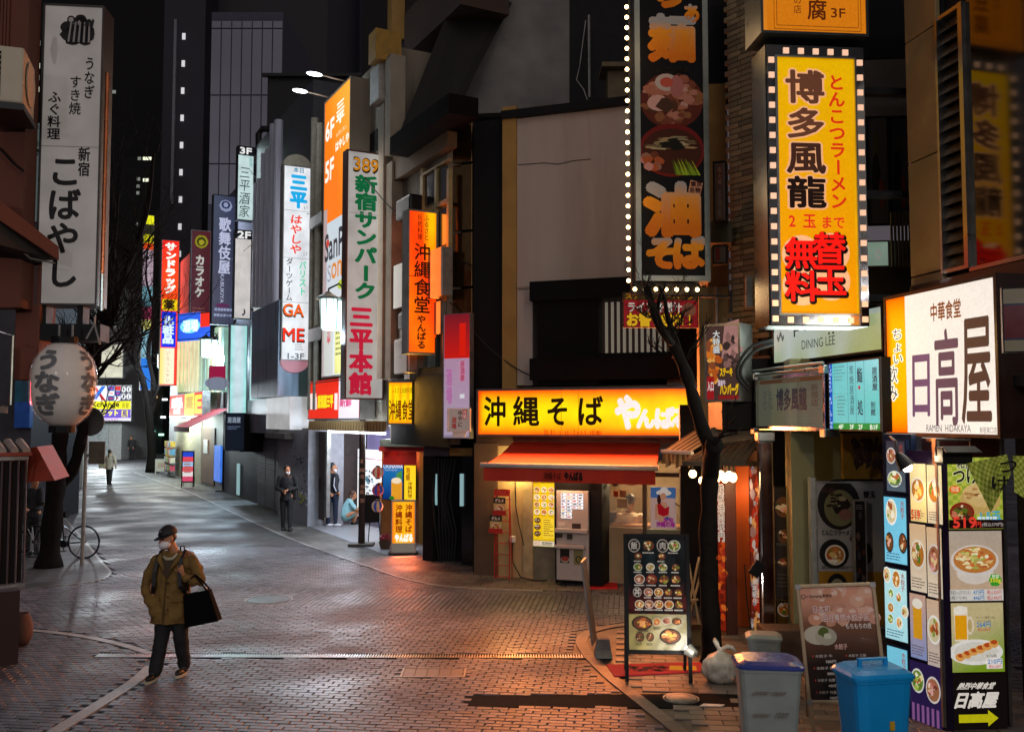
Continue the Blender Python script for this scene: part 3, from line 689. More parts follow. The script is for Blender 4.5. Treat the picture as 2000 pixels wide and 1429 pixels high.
# ---- tall yellow ramen sign with lamp squares
PH = (hit(1688, 365, (3.4, 10.3), R(5)).x, hit(1688, 365, (3.4, 10.3), R(5)).y)
def art_fury(A):
 def f(u, v): return near(hx('#e0ac00'), hx('#e89400'), min(1, (1-v)*1.3))
 A.grad(1519, 118, 1668, 613, f, 6, 14, 0)
 pk = hx('#e8a878')
 for ch, y0, y1, c in (('博', 140, 208, '#5b3524'), ('多', 214, 276, '#5b3524'), ('風', 280, 345, '#3c2218'), ('龍', 348, 412, '#1c0e0a')):
  A.v_(ch, 1574, y0, y1, 78, hx(c), .03, 4, out=pk, ooff=.05)
 A.v_('とんこつラーメン', 1636, 146, 412, 34, hx('#d03010'), .03, 3)
 A.h_('2玉', 1538, 1592, 420, 450, hx('#d82818'), .02, 3); A.h_('まで', 1600, 1648, 424, 450, hx('#d82818'), .02, 3)
 for cx, cy in ((1562, 500), (1618, 495), (1562, 560), (1618, 550)): A.disc(cx, cy, 38, 38, hx('#f0b080'), 1, 20)
 for ch, cx, y0, y1 in (('無', 1561, 466, 530), ('料', 1561, 530, 592), ('替', 1616, 455, 520), ('玉', 1616, 516, 582)):
  A.v_(ch, cx+2, y0+3, y1+3, 66, hx('#140806'), .075, 4); A.v_(ch, cx, y0, y1, 66, hx('#f01810'), .025, 6)
Q = rect(PH, R(5), 1497, 92, 1690, 637)
T = sign('tall_ramen_sign', 'tall yellow lit ramen sign with brown brush characters and a border of small square lamps', Q, .42, mat('sign_case_dark', hx('#16181c'), rough=.2, metal=.5, var=.1), .012, face=hx('#e0a400'), facem=lit('fury_face', .9), art=art_fury, artm=lit('fury_print', .9, True, mottled=False))
lamp('sign_light', (Q['loc'][0]-.1, Q['loc'][1]-.6, Q['loc'][2]-.2), 14, (1, .6, .18), .04); A = Art(Q); w, h = Q['w'], Q['h']; x0, x1, z0, z1 = A.X(1517), A.X(1671), A.Z(615), A.Z(116)  # added point light standing in for the sign's glow
part('mirror_border', MIRROR, T, lambda m: (m.box(-w/2+.012, -.05, .012, x0, -.012, h-.012), m.box(x1, -.05, .012, w/2-.012, -.012, h-.012), m.box(x0, -.05, .012, x1, -.012, z0), m.box(x0, -.05, z1, x1, -.012, h-.012)))
part('inner_trim', STEEL, T, lambda m: (m.box(x0-.01, -.06, z0-.01, x0+.008, -.05, z1+.01), m.box(x1-.008, -.06, z0-.01, x1+.01, -.05, z1+.01), m.box(x0+.008, -.06, z0-.01, x1-.008, -.05, z0+.008), m.box(x0+.008, -.06, z1-.008, x1-.008, -.05, z1+.01)))
LED = mat('led_square', hx('#c8a890'), rough=.3, var=.1); 
sq = MB(); sq.box(-.032, -.012, -.032, .032, 0, .032); sqm = sq.mesh('lamp_square', emit('led_square_glow', hx('#e8b898'), .5))
pos = [(A.X(1507), A.Z(624 - k*29.4)) for k in range(18)] + [(A.X(1680), A.Z(624 - k*29.4)) for k in range(18)] + [(A.X(1536 + k*29), A.Z(626)) for k in range(5)] + [(A.X(1536 + k*29), A.Z(105)) for k in range(5)]
for x, z in pos:
 o = bpy.data.objects.new('lamp_square', sqm); COL.objects.link(o); o.parent = T; o.location = (x, -.05, z)
for zz in (.3, 1.5, 2.7): part('bracket', IRON, T, lambda m: m.box(w/2, .1, zz, w/2+.75, .2, zz+.08))
# tofu sign above
def art_tofu(A):
 A.box(1497, -90, 1690, 68, hx('#d87a10'), 0)
 for (l, t, r, b) in ((1515, 52, 1674, 53.2), (1510, 59, 1679, 60.2), (1515, -60, 1516.2, 52), (1674, -60, 1675, 52), (1510, -70, 1511, 59), (1679, -70, 1680, 59)): A.box(l, t, r, b, hx('#6a3408'), 1)
 A.v_('腐', 1594, 0, 42, 40, hx('#5a2408'), .02, 2); A.v_('豆', 1594, -48, -4, 40, hx('#5a2408'), .02, 2); A.t_('3F', 1621, 16, 1649, 34, hx('#5a2408'), .02, 2); A.v_('の店', 1556, -6, 30, 16, hx('#5a2408'), 0, 2); A.v_('専門', 1556, -45, -8, 16, hx('#5a2408'), 0, 2)
Q = rect((PH[0]-.02, PH[1]-.12), R(5), 1484, -90, 1694, 69)
T2 = sign('tofu_sign', 'orange lit sign marked 3F above the tall yellow ramen sign', Q, .5, mat('sign_case_grey', hx('#3a3f40'), rough=.3, metal=.3), .03, face=hx('#e08410'), facem=lit('tofu_face', .75), art=art_tofu, artm=lit('tofu_print', .75, True, mottled=False))
# ---- menu corner
MC = tuple(gnd(1845, 1425).xy); MZ1, MZ2 = R(4), R(-66)
NAVY = mat('navy_paint', hx('#15233f'), rough=.35, var=.2)
T = thing('menu_case', 'glossy dark menu case with ramen, beer and dumpling panels priced 519 and 264', 'menu board', (MC[0], MC[1], 0), MZ1)
def lq(l, t, r, b, rz=MZ1):
 q = rect(MC, rz, l, t, r, b); o = Vector(q['loc']) - Vector((MC[0], MC[1], 0)); c, s_ = math.cos(-MZ1), math.sin(-MZ1)
 q['lloc'] = (o.x*c - o.y*s_, o.x*s_ + o.y*c, o.z); return q
wq = lq(1845, 868, 1971, 1424)
part('case', mat('case_maroon', hx('#2a0f0e'), rough=.25, var=.2), T, lambda m: m.box(0, 0, 0.04, wq['w'], .3, wq['h']+.06), bevel=.008)
part('trim', STEEL, T, lambda m: (m.box(-.02, -.02, .03, .012, .06, wq['h']+.06), m.box(wq['w']-.012, -.02, .03, wq['w']+.02, .06, wq['h']+.06)))
def mpanel(l, t, r, b, fn, m, name='menu_panel', rz=MZ1, y=-.014):
 q = lq(l, t, r, b, rz); q['px'] = (l, t, r, b); pb = MB(); pb.box(-q['w']/2, y+.002, 0, q['w']/2, .004, q['h']); o = pb.obj(name, BLACK, T, q['lloc'], rz-MZ1, bevel=.003)
 A = Art(q, y=y); fn(A); A.done('print', m, o); return o
MENUL = lit('menu_print', .62, True, mottled=False)
def m1(A):
 A.box(1850, 893, 1957, 1032, hx('#b9c04a'), 0)
 for i in range(12):
  for j in range(15):
   if (i+j) % 2: A.box(1850+i*9, 893+j*9.2, 1859+i*9-.2, 902+j*9.2, hx('#94a832'), 1)
 A.disc(1912, 975, 40, 30, hx('#c8a860'), 2); A.disc(1912, 965, 34, 24, hx('#d8b878'), 3, 14, .1)
 for k in range(14): A.disc(1885+k*4, 962+random.uniform(-10, 12), 6, 3, hx(random.choice(['#e8cc90', '#b88850', '#8a5a30', '#e0c080'])), 4+k*.1, 7, .2)
 A.food(1875, 1000, 24, 20, 'red', 6)
 A.h_('和風', 1866, 1900, 896, 916, hx('#2a2010'), .02, 8, out=hx('#e8e8c0')); A.h_('つけ麺', 1858, 1934, 912, 946, hx('#1c1c10'), .03, 8, out=hx('#d8dca0'))
 A.disc(1862, 955, 11, 8, hx('#e86818'), 8); A.h_('倍盛', 1854, 1870, 949, 960, hx('#fff0c0'), 0, 10); A.t_('1.5玉', 1910, 998, 1950, 1014, hx('#40b0d8'), .04, 9); A.bars(1904, 1008, 1950, 1018, 1, hx('#e8f8ff'), 10)
mpanel(1850, 893, 1957, 1018, m1, MENUL)
mpanel(1852, 1014, 1957, 1031, lambda A: (A.box(1852, 1014, 1957, 1031, hx('#1c0a0a'), 0), A.t_('519', 1858, 1009, 1902, 1029, hx('#f04030'), .05, 4, 0), A.t_('円', 1902, 1018, 1912, 1028, hx('#f04030'), .03, 3), A.t_('(税込570円)', 1914, 1019, 1955, 1028, hx('#c8bcb4'), 0, 3)), MENUL, y=-.03)
def m2(A):
 A.grad(1848, 1036, 1956, 1172, lambda u, v: near(hx('#c8a888'), hx('#b8a898'), v), 4, 4, 0); A.box(1848, 1150, 1956, 1172, hx('#d8d4cc'), 1)
 A.disc(1902, 1118, 36, 22, hx('#d8ccc0'), 1); A.disc(1902, 1094, 47, 31, hx('#d8cfc8'), 2, 24); A.disc(1902, 1092, 42, 26, hx('#c07a38'), 3, 24)
 for k in range(60):
  a, q = random.uniform(0, 6.3), random.random()**.6*.85; A.disc(1902+38*q*math.cos(a), 1089+23*q*math.sin(a), random.uniform(3, 8), random.uniform(1.6, 4), hx(random.choice(['#e8dca0', '#f0e8c0', '#c8c870', '#e0b070', '#b86030', '#a8b050', '#f0d8a0', '#d86a30'])), 4+k*.06, 7, .3, random.random())
 A.poly([(1927, 1131), (1932, 1120), (1946, 1120), (1953, 1131), (1946, 1143), (1932, 1143)], hx('#3a9c28'), 9); A.t_('野菜', 1933, 1121, 1947, 1128, hx('#e8f0d0'), .02, 10); A.t_('350g', 1929, 1128, 1950, 1138, hx('#f0e040'), .03, 10)
 A.t_('野菜たっぷりタンメン', 1853, 1151, 1893, 1160, hx('#282420'), 0, 3); A.t_('(麺少なめ)', 1853, 1162, 1884, 1170, hx('#282420'), 0, 3)
 A.t_('473円', 1897, 1151, 1918, 1160, hx('#2878b8'), .02, 3); A.t_('446円', 1897, 1162, 1918, 1171, hx('#2878b8'), .02, 3); A.t_('税込520円', 1924, 1151, 1952, 1160, hx('#c83830'), .01, 3); A.t_('税込490円', 1924, 1162, 1952, 1171, hx('#c83830'), .01, 3)
mpanel(1848, 1036, 1956, 1172, m2, MENUL)
def m3(A):
 A.grad(1849, 1176, 1959, 1311, lambda u, v: near(hx('#7a9a20'), hx('#c8b888'), min(1, max(0, (v*1.5+(1-u)*.6)-.35))), 12, 12, 0)
 A.poly([(1862, 1184), (1889, 1183), (1889, 1250), (1864, 1251)], hx('#e8dcc8'), 1); A.box(1864, 1200, 1887, 1247, hx('#e8a010'), 2); A.disc(1875, 1190, 12, 9, hx('#f0e8d8'), 3)
 A.disc(1893, 1220, 8, 18, hx('#e0d0b8'), 1); A.disc(1893, 1220, 4.5, 13, hx('#c0a870'), 2)
 A.disc(1903, 1272, 53, 25, hx('#e8e4dc'), 3, 26); A.disc(1903, 1271, 43, 19, hx('#d8d4c8'), 4, 24)
 for k in range(6): A.disc(1872+k*13, 1281-k*5, 10, 8, hx('#e0a050'), 5+k*.5, 10, .1); A.disc(1873+k*13, 1278-k*5, 7, 4.5, hx('#b84a18'), 5.2+k*.5, 8, .15)
 A.t_('キリン一番搾り(生)', 1906, 1202, 1942, 1208, hx('#3a3020'), 0, 3); A.t_('(中ジョッキ)', 1908, 1209, 1934, 1214, hx('#3a3020'), 0, 3); A.t_('264円', 1906, 1213, 1933, 1224, hx('#2878b8'), .02, 3); A.t_('税込290円', 1908, 1225, 1932, 1231, hx('#c83830'), .01, 3)
 A.t_('餃子(6個)', 1922, 1276, 1942, 1283, hx('#3a3020'), 0, 10); A.box(1922, 1284, 1953, 1304, hx('#f0e8e0'), 9); A.t_('210円', 1924, 1285, 1951, 1295, hx('#2878b8'), .02, 11); A.t_('税込230円', 1926, 1296, 1950, 1303, hx('#c83830'), .01, 11)
mpanel(1849, 1176, 1959, 1311, m3, MENUL)
def m4(A):
 A.box(1848, 1314, 1965, 1422, hx('#120c0a'), 0); A.t_('熱烈中華食堂', 1871, 1331, 1941, 1344, hx('#e8dfd4'), .03, 2, .12); A.t_('日高屋', 1867, 1350, 1946, 1380, hx('#e8dfd4'), .05, 2, .12)
 A.box(1870, 1393, 1927, 1409, hx('#c8c010'), 2); A.poly([(1927, 1385), (1947, 1401), (1927, 1417)], hx('#c8c010'), 2)
mpanel(1848, 1314, 1965, 1422, m4, MENUL)
# left return of the case: two columns of food photographs
wl = lq(1777, 880, 1845, 1424, MZ2)
cb = MB(); cb.box(-wl['w']/2, .003, 0, wl['w']/2, .2, wl['h']); cb.obj('side_case', mat('case_purple', hx('#221433'), rough=.3), T, wl['lloc'], MZ2-MZ1)
def fp(kind, c1, c2, extra=None, lay='one'):
 def f(A):
  A.grad(A.l, A.t, A.r, A.b, lambda u, v: near(hx(c2), hx(c1), v), 2, 4, 0); cx, cy = (A.l+A.r)/2, A.t + (A.b-A.t)*.45
  if kind == 'beer': A.box(cx-9, cy-35, cx+8, cy+30, hx('#e0a020'), 2); A.disc(cx, cy-38, 10, 10, hx('#f0e8d8'), 3)
  elif kind: A.food(cx, cy, (A.r-A.l)*.45, (A.b-A.t)*.22, kind, 2)
  A.bars(A.l+3, A.b-(A.b-A.t)*.2, A.r-3, A.b-4, 4, hx('#6a5448'), 4, .35)
  if extra: A.t_(extra, A.l+2, A.b-22, A.r-12, A.b-4, hx('#e04020'), .04, 6)
 return f
for l, r, rows in ((1780, 1811, [(905, 1018, 'ramen', '#ffe8b0', '#f0d890', '519'), (1023, 1154, 'ramen', '#d8b890', '#e8d8c0', None), (1160, 1285, 'beer', '#d0a890', '#8898c8', None)]),
     (1813, 1842, [(908, 1022, 'ramen', '#ffe8b0', '#e8d8b8', None), (1030, 1166, 'pork', '#d8b890', '#e8d8c0', None), (1171, 1300, 'rice', '#d8b898', '#c8b8b0', None)])):
 for (t, b, k, c1, c2, ex) in rows: mpanel(l, t, r, b, fp(k, c1, c2, ex), MENUL, 'photo_panel', MZ2)
def mside(A):
 A.box(A.l, A.t, A.r, A.b, hx('#2a1c4a'), 0); A.food(1796, 1333, 13, 24, 'green', 2); A.food(1826, 1342, 14, 26, 'pork', 2)
 for k in range(6): A.box(1784+k*9.5, 1378, 1789+k*9.5, 1412, hx('#8a5a90'), 3)
mpanel(1780, 1296, 1842, 1424, mside, MENUL, 'photo_panel', MZ2)
# blue lit menu boards further along
T = thing('lit_menu_column', 'pale blue lit menu column beside the blue bin', 'menu board', (0, 0, 0))
PB = rect(MC, MZ2, 1770, 900, 1777, 1400)['loc'][:2]
def bpan(l, t, r, b, c1, c2, foods):
 q = rect(PB, MZ2, l, t, r, b); q['px'] = (l, t, r, b); mb = MB(); mb.box(-q['w']/2, 0, 0, q['w']/2, .05, q['h']); o = mb.obj('menu_panel', NAVY, T, q['loc'], MZ2)
 A = Art(q, y=-.004); A.grad(l+2, t+3, r-2, b-3, lambda u, v: near(hx(c2), hx(c1), v), 3, 5, 0)
 for (x, y, rx, ry, k) in foods: A.food(x, y, rx, ry, k, 2)
 A.bars(l+6, b-22, r-6, b-6, 3, hx('#3c5c78'), 4, .35); A.v_('水餃子', r-8, t+8, t+44, 8, hx('#a04030'), .01, 4); A.done('print', lit('blue_menu', .8, True, mottled=False), o)
bpan(1726, 968, 1773, 1102, '#6cc0e0', '#7ccce8', [(1743, 1000, 11, 26, 'rice'), (1738, 1060, 8, 20, 'dark'), (1764, 1058, 8, 20, 'dark')])
bpan(1727, 1108, 1774, 1252, '#b8e4e8', '#a8dce4', [(1735, 1125, 7, 16, 'rice'), (1753, 1130, 8, 18, 'ramen'), (1742, 1160, 5, 9, 'green'), (1757, 1165, 5, 9, 'ramen'), (1741, 1188, 6, 10, 'ramen'), (1768, 1190, 7, 12, 'rice'), (1740, 1210, 6, 10, 'green'), (1757, 1214, 6, 12, 'rice')])
bpan(1733, 1262, 1776, 1420, '#78c8e0', '#60b0d0', [])
bpan(1730, 858, 1770, 962, '#3a3440', '#54606a', [(1742, 890, 9, 16, 'pork'), (1758, 895, 8, 16, 'steak'), (1748, 935, 14, 16, 'green')])
q = rect(PB, MZ2, 1722, 853, 1779, 1429); mb = MB(); mb.box(-q['w']/2, .052, 0, q['w']/2, .12, q['h']+.03); mb.obj('cabinet', NAVY, T, q['loc'], MZ2)
# spot lamps over the menus
def spotlamp(px, py, d, label, aim, col=IRON):
 p = at(px, py, d); T = thing('spot_lamp', label, 'lamp', tuple(p)); v = (Vector(aim)-p).normalized()
 part('lamp_head', col, T, lambda m: m.tube([(0, 0, 0), tuple(v*.04), tuple(v*.16)], [.03, .05, .085], 14)); part('bulb', emit('spot_bulb', (1, .85, .6), 12), T, lambda m: m.ell(tuple(v*.155), .05, 10, 6))
 part('arm', IRON, T, lambda m: m.tube([(0, 0, 0), (.0, .03, .12), (.02, .2, .16)], .012, 6))
 return p + v*.24
p = spotlamp(1752, 885, 9.0, 'bronze spot lamp over the blue menu column', at(1800, 950, 8.9)); lamp('spot_light', p, 9, WARM, .05, spot=110, to=at(1800, 1000, 8.9))
p = at(1862, 890, 8.2); T = thing('flood_lamp', 'boxy black flood lamp hanging under the white ramen sign', 'lamp', tuple(p)); part('housing', BLACK, T, lambda m: m.box(-.13, -.09, -.07, .13, .09, .08), bevel=.015); part('visor', BLACK, T, lambda m: m.add([(-.14, -.1, .08), (.14, -.1, .08), (.16, -.2, .03), (-.16, -.2, .03), (-.14, -.1, .09), (.14, -.1, .09), (.16, -.2, .04), (-.16, -.2, .04)], [(0,1,2,3),(7,6,5,4),(0,4,5,1),(2,6,7,3),(1,5,6,2),(0,3,7,4)])); part('bracket', IRON, T, lambda m: m.tube([(-.15, 0, 0), (-.15, 0, .14), (.15, 0, .14), (.15, 0, 0)], .01, 6))
lamp('menu_light', at(1815, 893, 8.35), 5, (1, .8, .5), .04)
# checked noren cloth at the right edge
T = thing('noren_curtain', 'yellow green checked shop curtain with a black character hanging at the right edge', 'curtain', tuple(at(1945, 890, 7.7)))
def cloth(outl, n=14, mz=12):
 mb = MB(); o = Vector(at(1945, 890, 7.7)); pts = []
 for j in range(mz+1):
  v = j/mz
  for i in range(n+1):
   u = i/n; (l0, t0), (r0, t1), (r1, b1), (l1, b0) = outl
   x = (l0+(r0-l0)*u)*(1-v) + (l1+(r1-l1)*u)*v; y = (t0+(t1-t0)*u)*(1-v) + (b0+(b1-b0)*u)*v
   pts.append(at(x, y, 7.7 + .03*math.sin(u*9+v*3))-o)
 fs = []; 
 for j in range(mz):
  for i in range(n): mb.add([pts[j*(n+1)+i], pts[j*(n+1)+i+1], pts[(j+1)*(n+1)+i+1], pts[(j+1)*(n+1)+i]], [(3, 2, 1, 0)], hx('#c8cc5a') if (i+j) % 2 else hx('#8fa02c'))
 return mb
CLO = mat('checked_cloth', (1, 1, 1), rough=.9, var=.1, attr=True, bump=.1)
for outl in ([(1888, 905), (1966, 887), (1975, 925), (1935, 1000)], [(1979, 890), (2060, 890), (2060, 1010), (1981, 960)]):
 o = cloth(outl).obj('cloth', CLO, T, smooth=False); so = o.modifiers.new('s', 'SOLIDIFY'); so.thickness = .004
Q = rect(at(1950, 900, 7.62).xy, R(2), 1930, 890, 1985, 990); Q['px'] = (1930, 890, 1985, 990); A = Art(Q, y=-.01); A.t_('つ', 1951, 900, 1983, 922, hx('#16140c'), .03, 1, .3); A.t_('け', 1936, 930, 1968, 956, hx('#16140c'), .03, 1); o = A.done('lettering', PR, T); o.location = Vector(Q['loc']) - T.location; o.rotation_euler = (0, 0, R(2))
# rolled banner right edge
Q = rect(at(1980, 620, 7.4).xy, R(-20), 1957, 560, 2040, 688); Q['px'] = (0, 0, 100, 100)
def art_b(A): A.box(0, 0, 100, 100, hx('#8a8068'), 0); A.box(0, 28, 100, 78, hx('#5c1e24'), 1); A.box(0, 25, 100, 28, hx('#2c3048'), 1); A.box(0, 78, 100, 81, hx('#2c3048'), 1)
sign('plastic_covered_banner', 'cream and maroon banner wrapped in clear plastic right of the white ramen sign', Q, .06, BLACK, .01, facem=PR, face=hx('#8a8068'), art=art_b, artm=PRG, cat='banner')
# ================================================================== brick building with the bulb-framed sign
T = thing('brick_building', 'tall building with a glazed brick pier left of the tall yellow ramen sign', 'building', (0, 0, 0))
wpanel('plaster_wall', mat('rough_cream_wall', hx('#a8986c'), rough=.85, var=.2, scale=3, bump=.9, bscale=25, stain=hx('#7d7050')), T, 1366, 560, 1424, 830, 14.3, .4, R(-6))
wpanel('ochre_wall', OCHRE, T, 1382, 164, 1420, 570, 14.5, .4, R(-6))
PB0 = at(1424, 600, 14.0).xy
q = rect(PB0, R(-55), 1424, -120, 1492, 830); mb = MB(); mb.box(-q['w']/2, .02, 0, q['w']/2, 1.0, q['h']); mb.obj('wall', mat('mortar', hx('#3c3424'), rough=.9), T, q['loc'], R(-55))
bm_ = {}
for k in range(6):
 m = MB(); m.box(-.5, 0, 0, .5, .03, 1); bm_[k] = m
nb = 0; rows = int(q['h']/.085)
bmesh_ = []
for k in range(5):
 m = MB(); m.box(-.125, -.004, 0, .125, .03, .072, near(hx('#94835a'), hx('#6a5c3e'), k/4)); bmesh_.append(m.mesh('brick', mat('glazed_brick_piece', (1, 1, 1), rough=.5, var=.2, scale=6, bump=.1, attr=True)))
halfx = q['w']/2
for r_ in range(rows):
 zc = q['loc'][2] + r_*.085
 for sx in range(int(q['w']/.26)+1):
  x = -halfx + .13 + sx*.26 - (.06 if r_ % 2 else 0)
  if x > halfx-.05 or nb >= 298: continue
  o = bpy.data.objects.new('brick', random.choice(bmesh_)); COL.objects.link(o); o.parent = T
  o.location = (q['loc'][0] + x*math.cos(R(-55)), q['loc'][1] + x*math.sin(R(-55)), zc); o.rotation_euler = (0, 0, R(-55)); nb += 1
wpanel('upper_wall', DARK, T, 1380, -130, 1490, 165, 14.9, .4, R(-6))
part('air_duct', ALU, T, lambda m: m.tube([at(1462, 540, 13.2), at(1462, 600, 13.2)], .06, 4))
wpanel('meter_box', mat('box_cream', hx('#8c8058'), rough=.5), T, 1458, 536, 1476, 594, 13.4, .12, R(-40))
wpanel('balcony_slab', mat('olive_slab', hx('#565038'), rough=.7), T, 1384, 432, 1430, 474, 13.6, .4, R(-6))
for z, x0 in ((475, 1384),): part('pipe', ALU, T, lambda m: m.tube([at(1400, 560, 14.1), at(1400, 640, 14.1), at(1378, 642, 14.1)], .025, 6))
# small projecting signs on it
def art_sm(A): A.box(1396, 318, 1418, 430, hx('#8a6a58', .6), 0); A.box(1402, 325, 1410, 362, hx('#7a2016'), 1); A.v_('炭火焼', 1406, 326, 362, 8, hx('#c8b090'), 0, 2); A.v_('居酒屋', 1405, 370, 425, 9, hx('#a08a78'), 0, 2)
q = rect(at(1408, 370, 13.4).xy, R(-20), 1393, 315, 1419, 433); sign('small_side_sign', 'narrow unlit brown sign with red patch beside the ochre wall', q, .12, BLACK, .02, face=hx('#6a5244'), facem=PR, art=art_sm, artm=PR)
q = rect(at(1408, 490, 13.4).xy, R(-20), 1392, 478, 1420, 516); sign('small_side_sign', 'stubby unlit sign right below the narrow brown one', q, .12, BLACK, .02, face=hx('#6a5a4c'), facem=PR, art=lambda A: A.box(1398, 484, 1406, 508, hx('#7a2820'), 1), artm=PR)
# --- tall vertical noodle sign framed in bulbs
PV = at(1310, 300, 12.6).xy
def art_ram(A):
 A.box(1250, -60, 1378, 540, hx('#0b0a0b'), 0); OR = hx('#9a4c10'); WH = hx('#8a8078')
 def gr(ch, cx, y0, y1, w, off=.06):
  A.v_(ch, cx, y0, y1, w, OR, off, 2)
 def two(ch, cx, y0, y1, w, off, sp=.45):   # orange lower half, pale upper half
  for k in range(10):
   tw(ch, cx+off*w*math.cos(k*.628), y0+off*w*math.sin(k*.628), y1+off*w*math.sin(k*.628), w, sp, 2+k*.09)
 def tw(ch, cx, y0, y1, w, sp, ly):
  vs, fs = glyph(ch); x0, x1 = A.X(cx-w/2), A.X(cx+w/2); z0, z1 = A.Z(y1), A.Z(y0); y = A.lay(ly)
  pts = [(x0+(x1-x0)*a, y, z0+(z1-z0)*(b+.14)) for a, b in vs]
  for f in fs:
   A.mb.add([pts[i] for i in f], [tuple(range(len(f)))], tuple(near(near(hx('#b4560e'), hx('#c87818'), min(1, max(0, (vs[i][1]+.1)*1.6))), WH, min(1, max(0, (vs[i][1]-sp)*6))) for i in f))
 two('ぁ', 1352, 2, 48, 40, .05); two('り', 1310, -28, 18, 74, .07); two('麺', 1314, 32, 126, 92, .06, .5); two('油', 1312, 362, 466, 112, .07, .55)
 two('そ', 1290, 464, 528, 66, .07, .6); two('ば', 1342, 464, 528, 64, .07, .6)
 # pork bowl
 A.disc(1312, 200, 62, 55, hx('#4a1c12'), 1, 24)
 for k in range(70):
  a, r = random.uniform(0, 6.3), random.random()**.5; A.disc(1312+54*r*math.cos(a), 198+46*r*math.sin(a), random.uniform(6, 16), random.uniform(4, 11), hx(random.choice(['#8a4c38', '#a06450', '#6a3424', '#a87868', '#9a5a44', '#4c2a18', '#7c4a2c']), .8), 2+k*.04, 9, .25, random.random())
 A.disc(1302, 165, 23, 17, hx('#9a8478'), 6, 16); A.disc(1302, 165, 13, 10, hx('#9a4030'), 6.5, 12); A.disc(1322, 172, 14, 20, hx('#8a5048'), 6.2, 12, .1); A.disc(1285, 205, 20, 17, hx('#a87a6c'), 6, 12, .1); A.disc(1300, 208, 17, 13, hx('#3c2418'), 6.4, 9, .3)
 for k in range(7): A.disc(1290+k*8, 140+random.uniform(-4, 6), 9, 6, hx('#14100c'), 5, 8, .3)
 # red bowl
 A.disc(1311, 297, 64, 52, hx('#5a1410'), 5, 28); A.disc(1311, 299, 58, 44, hx('#38180e'), 7, 26)
 for k in range(34): a = random.uniform(3.3, 6.1); r = random.uniform(.3, .9); A.disc(1311+52*r*math.cos(a), 300+38*r*math.sin(a), random.uniform(8, 18), 2, hx(random.choice(['#7a6a4c', '#94805c', '#5c4830', '#8a6c48'])), 8+k*.05, 6, .2, 0)
 for k in range(14): A.poly([(1310+k*3, 322-random.uniform(0, 10)), (1312+k*3, 322), (1322+k*3.4, 345), (1318+k*3.4, 346)], hx(random.choice(['#6a7a18', '#8a9020', '#4c5c10'])), 11)
 for k in range(10): A.disc(1275+random.uniform(-18, 22), 318+random.uniform(-12, 14), 10, 8, hx(random.choice(['#8a4020', '#7a5040', '#a06a60', '#5a2c18'])), 11+k*.1, 8, .2)
 for k in range(12): A.disc(1306+random.uniform(-22, 22), 286+random.uniform(-8, 8), 10, 4, hx('#14120c'), 12+k*.1, 7, .4)
 A.poly([(1347, 354), (1371, 360), (1366, 382), (1342, 377)], hx('#a06c50'), 3); A.t_('東京', 1347, 357, 1369, 367, hx('#2a0c08'), .04, 4); A.t_('名物', 1345, 369, 1366, 379, hx('#2a0c08'), .04, 4)
q = rect(PV, R(3), 1240, -60, 1384, 549)
T = sign('tall_noodle_sign', 'very tall dark noodle sign with two food bowls, edged by a row of glowing bulbs', q, .45, mat('sign_case_silver', hx('#7c8078'), rough=.35, metal=.7, var=.15), .075, face=hx('#0b0a0b'), facem=PRM, art=art_ram, artm=lit('dim_night_print', .34, False, mottled=False))
A = Art(q); bulb = MB(); bulb.ell((0, 0, 0), .028, 10, 7); BULB = emit('bulb_glow', (1, .68, .3), 5); bmes = bulb.mesh('bulb', BULB, True); cap = MB(); cap.cyl((.03, 0, 0), (.075, 0, 0), .022, n=8); capm = cap.mesh('socket', IRON)
BULB.cycles.emission_sampling = 'NONE'
part('bulb_rail', BLACK, T, lambda m: (m.box(A.X(1231), -.05, -.15, A.X(1237), .04, q['h']), m.box(A.X(1226), -.05, A.Z(575), A.X(1362), .04, A.Z(571)), m.box(A.X(1237), -.02, A.Z(573), A.X(1362), .3, A.Z(553))))
for k in range(29):
 o = bpy.data.objects.new('bulb', bmes); COL.objects.link(o); o.parent = T; o.location = (A.X(1225), -.02, A.Z(549-k*20.4))
 o2 = bpy.data.objects.new('socket', capm); COL.objects.link(o2); o2.parent = o
bb = MB(); bb.cyl((0, 0, .03), (0, 0, .075), .022, n=8); bbm = bb.mesh('socket', IRON)
for k in range(7):
 o = bpy.data.objects.new('bulb', bmes); COL.objects.link(o); o.parent = T; o.location = (A.X(1236+k*20), -.06, A.Z(566))
 o2 = bpy.data.objects.new('socket', bbm); COL.objects.link(o2); o2.parent = o
part('bracket', IRON, T, lambda m: (m.box(A.X(1362), .0, A.Z(579), A.X(1425), .06, A.Z(575)), m.box(A.X(1421), -.02, A.Z(608), A.X(1425), .08, A.Z(566))))
bp = q['loc']; lamp('bulb_row_light', (bp[0]-.3-.5*q['w'], bp[1]-.35, bp[2]+1.2), 16, WARM, .3); lamp('bulb_row_light', (bp[0]-.3-.5*q['w'], bp[1]-.35, bp[2]+3.2), 14, WARM, .3); lamp('bulb_row_light', (bp[0], bp[1]-.25, bp[2]-.25), 7, WARM, .2)
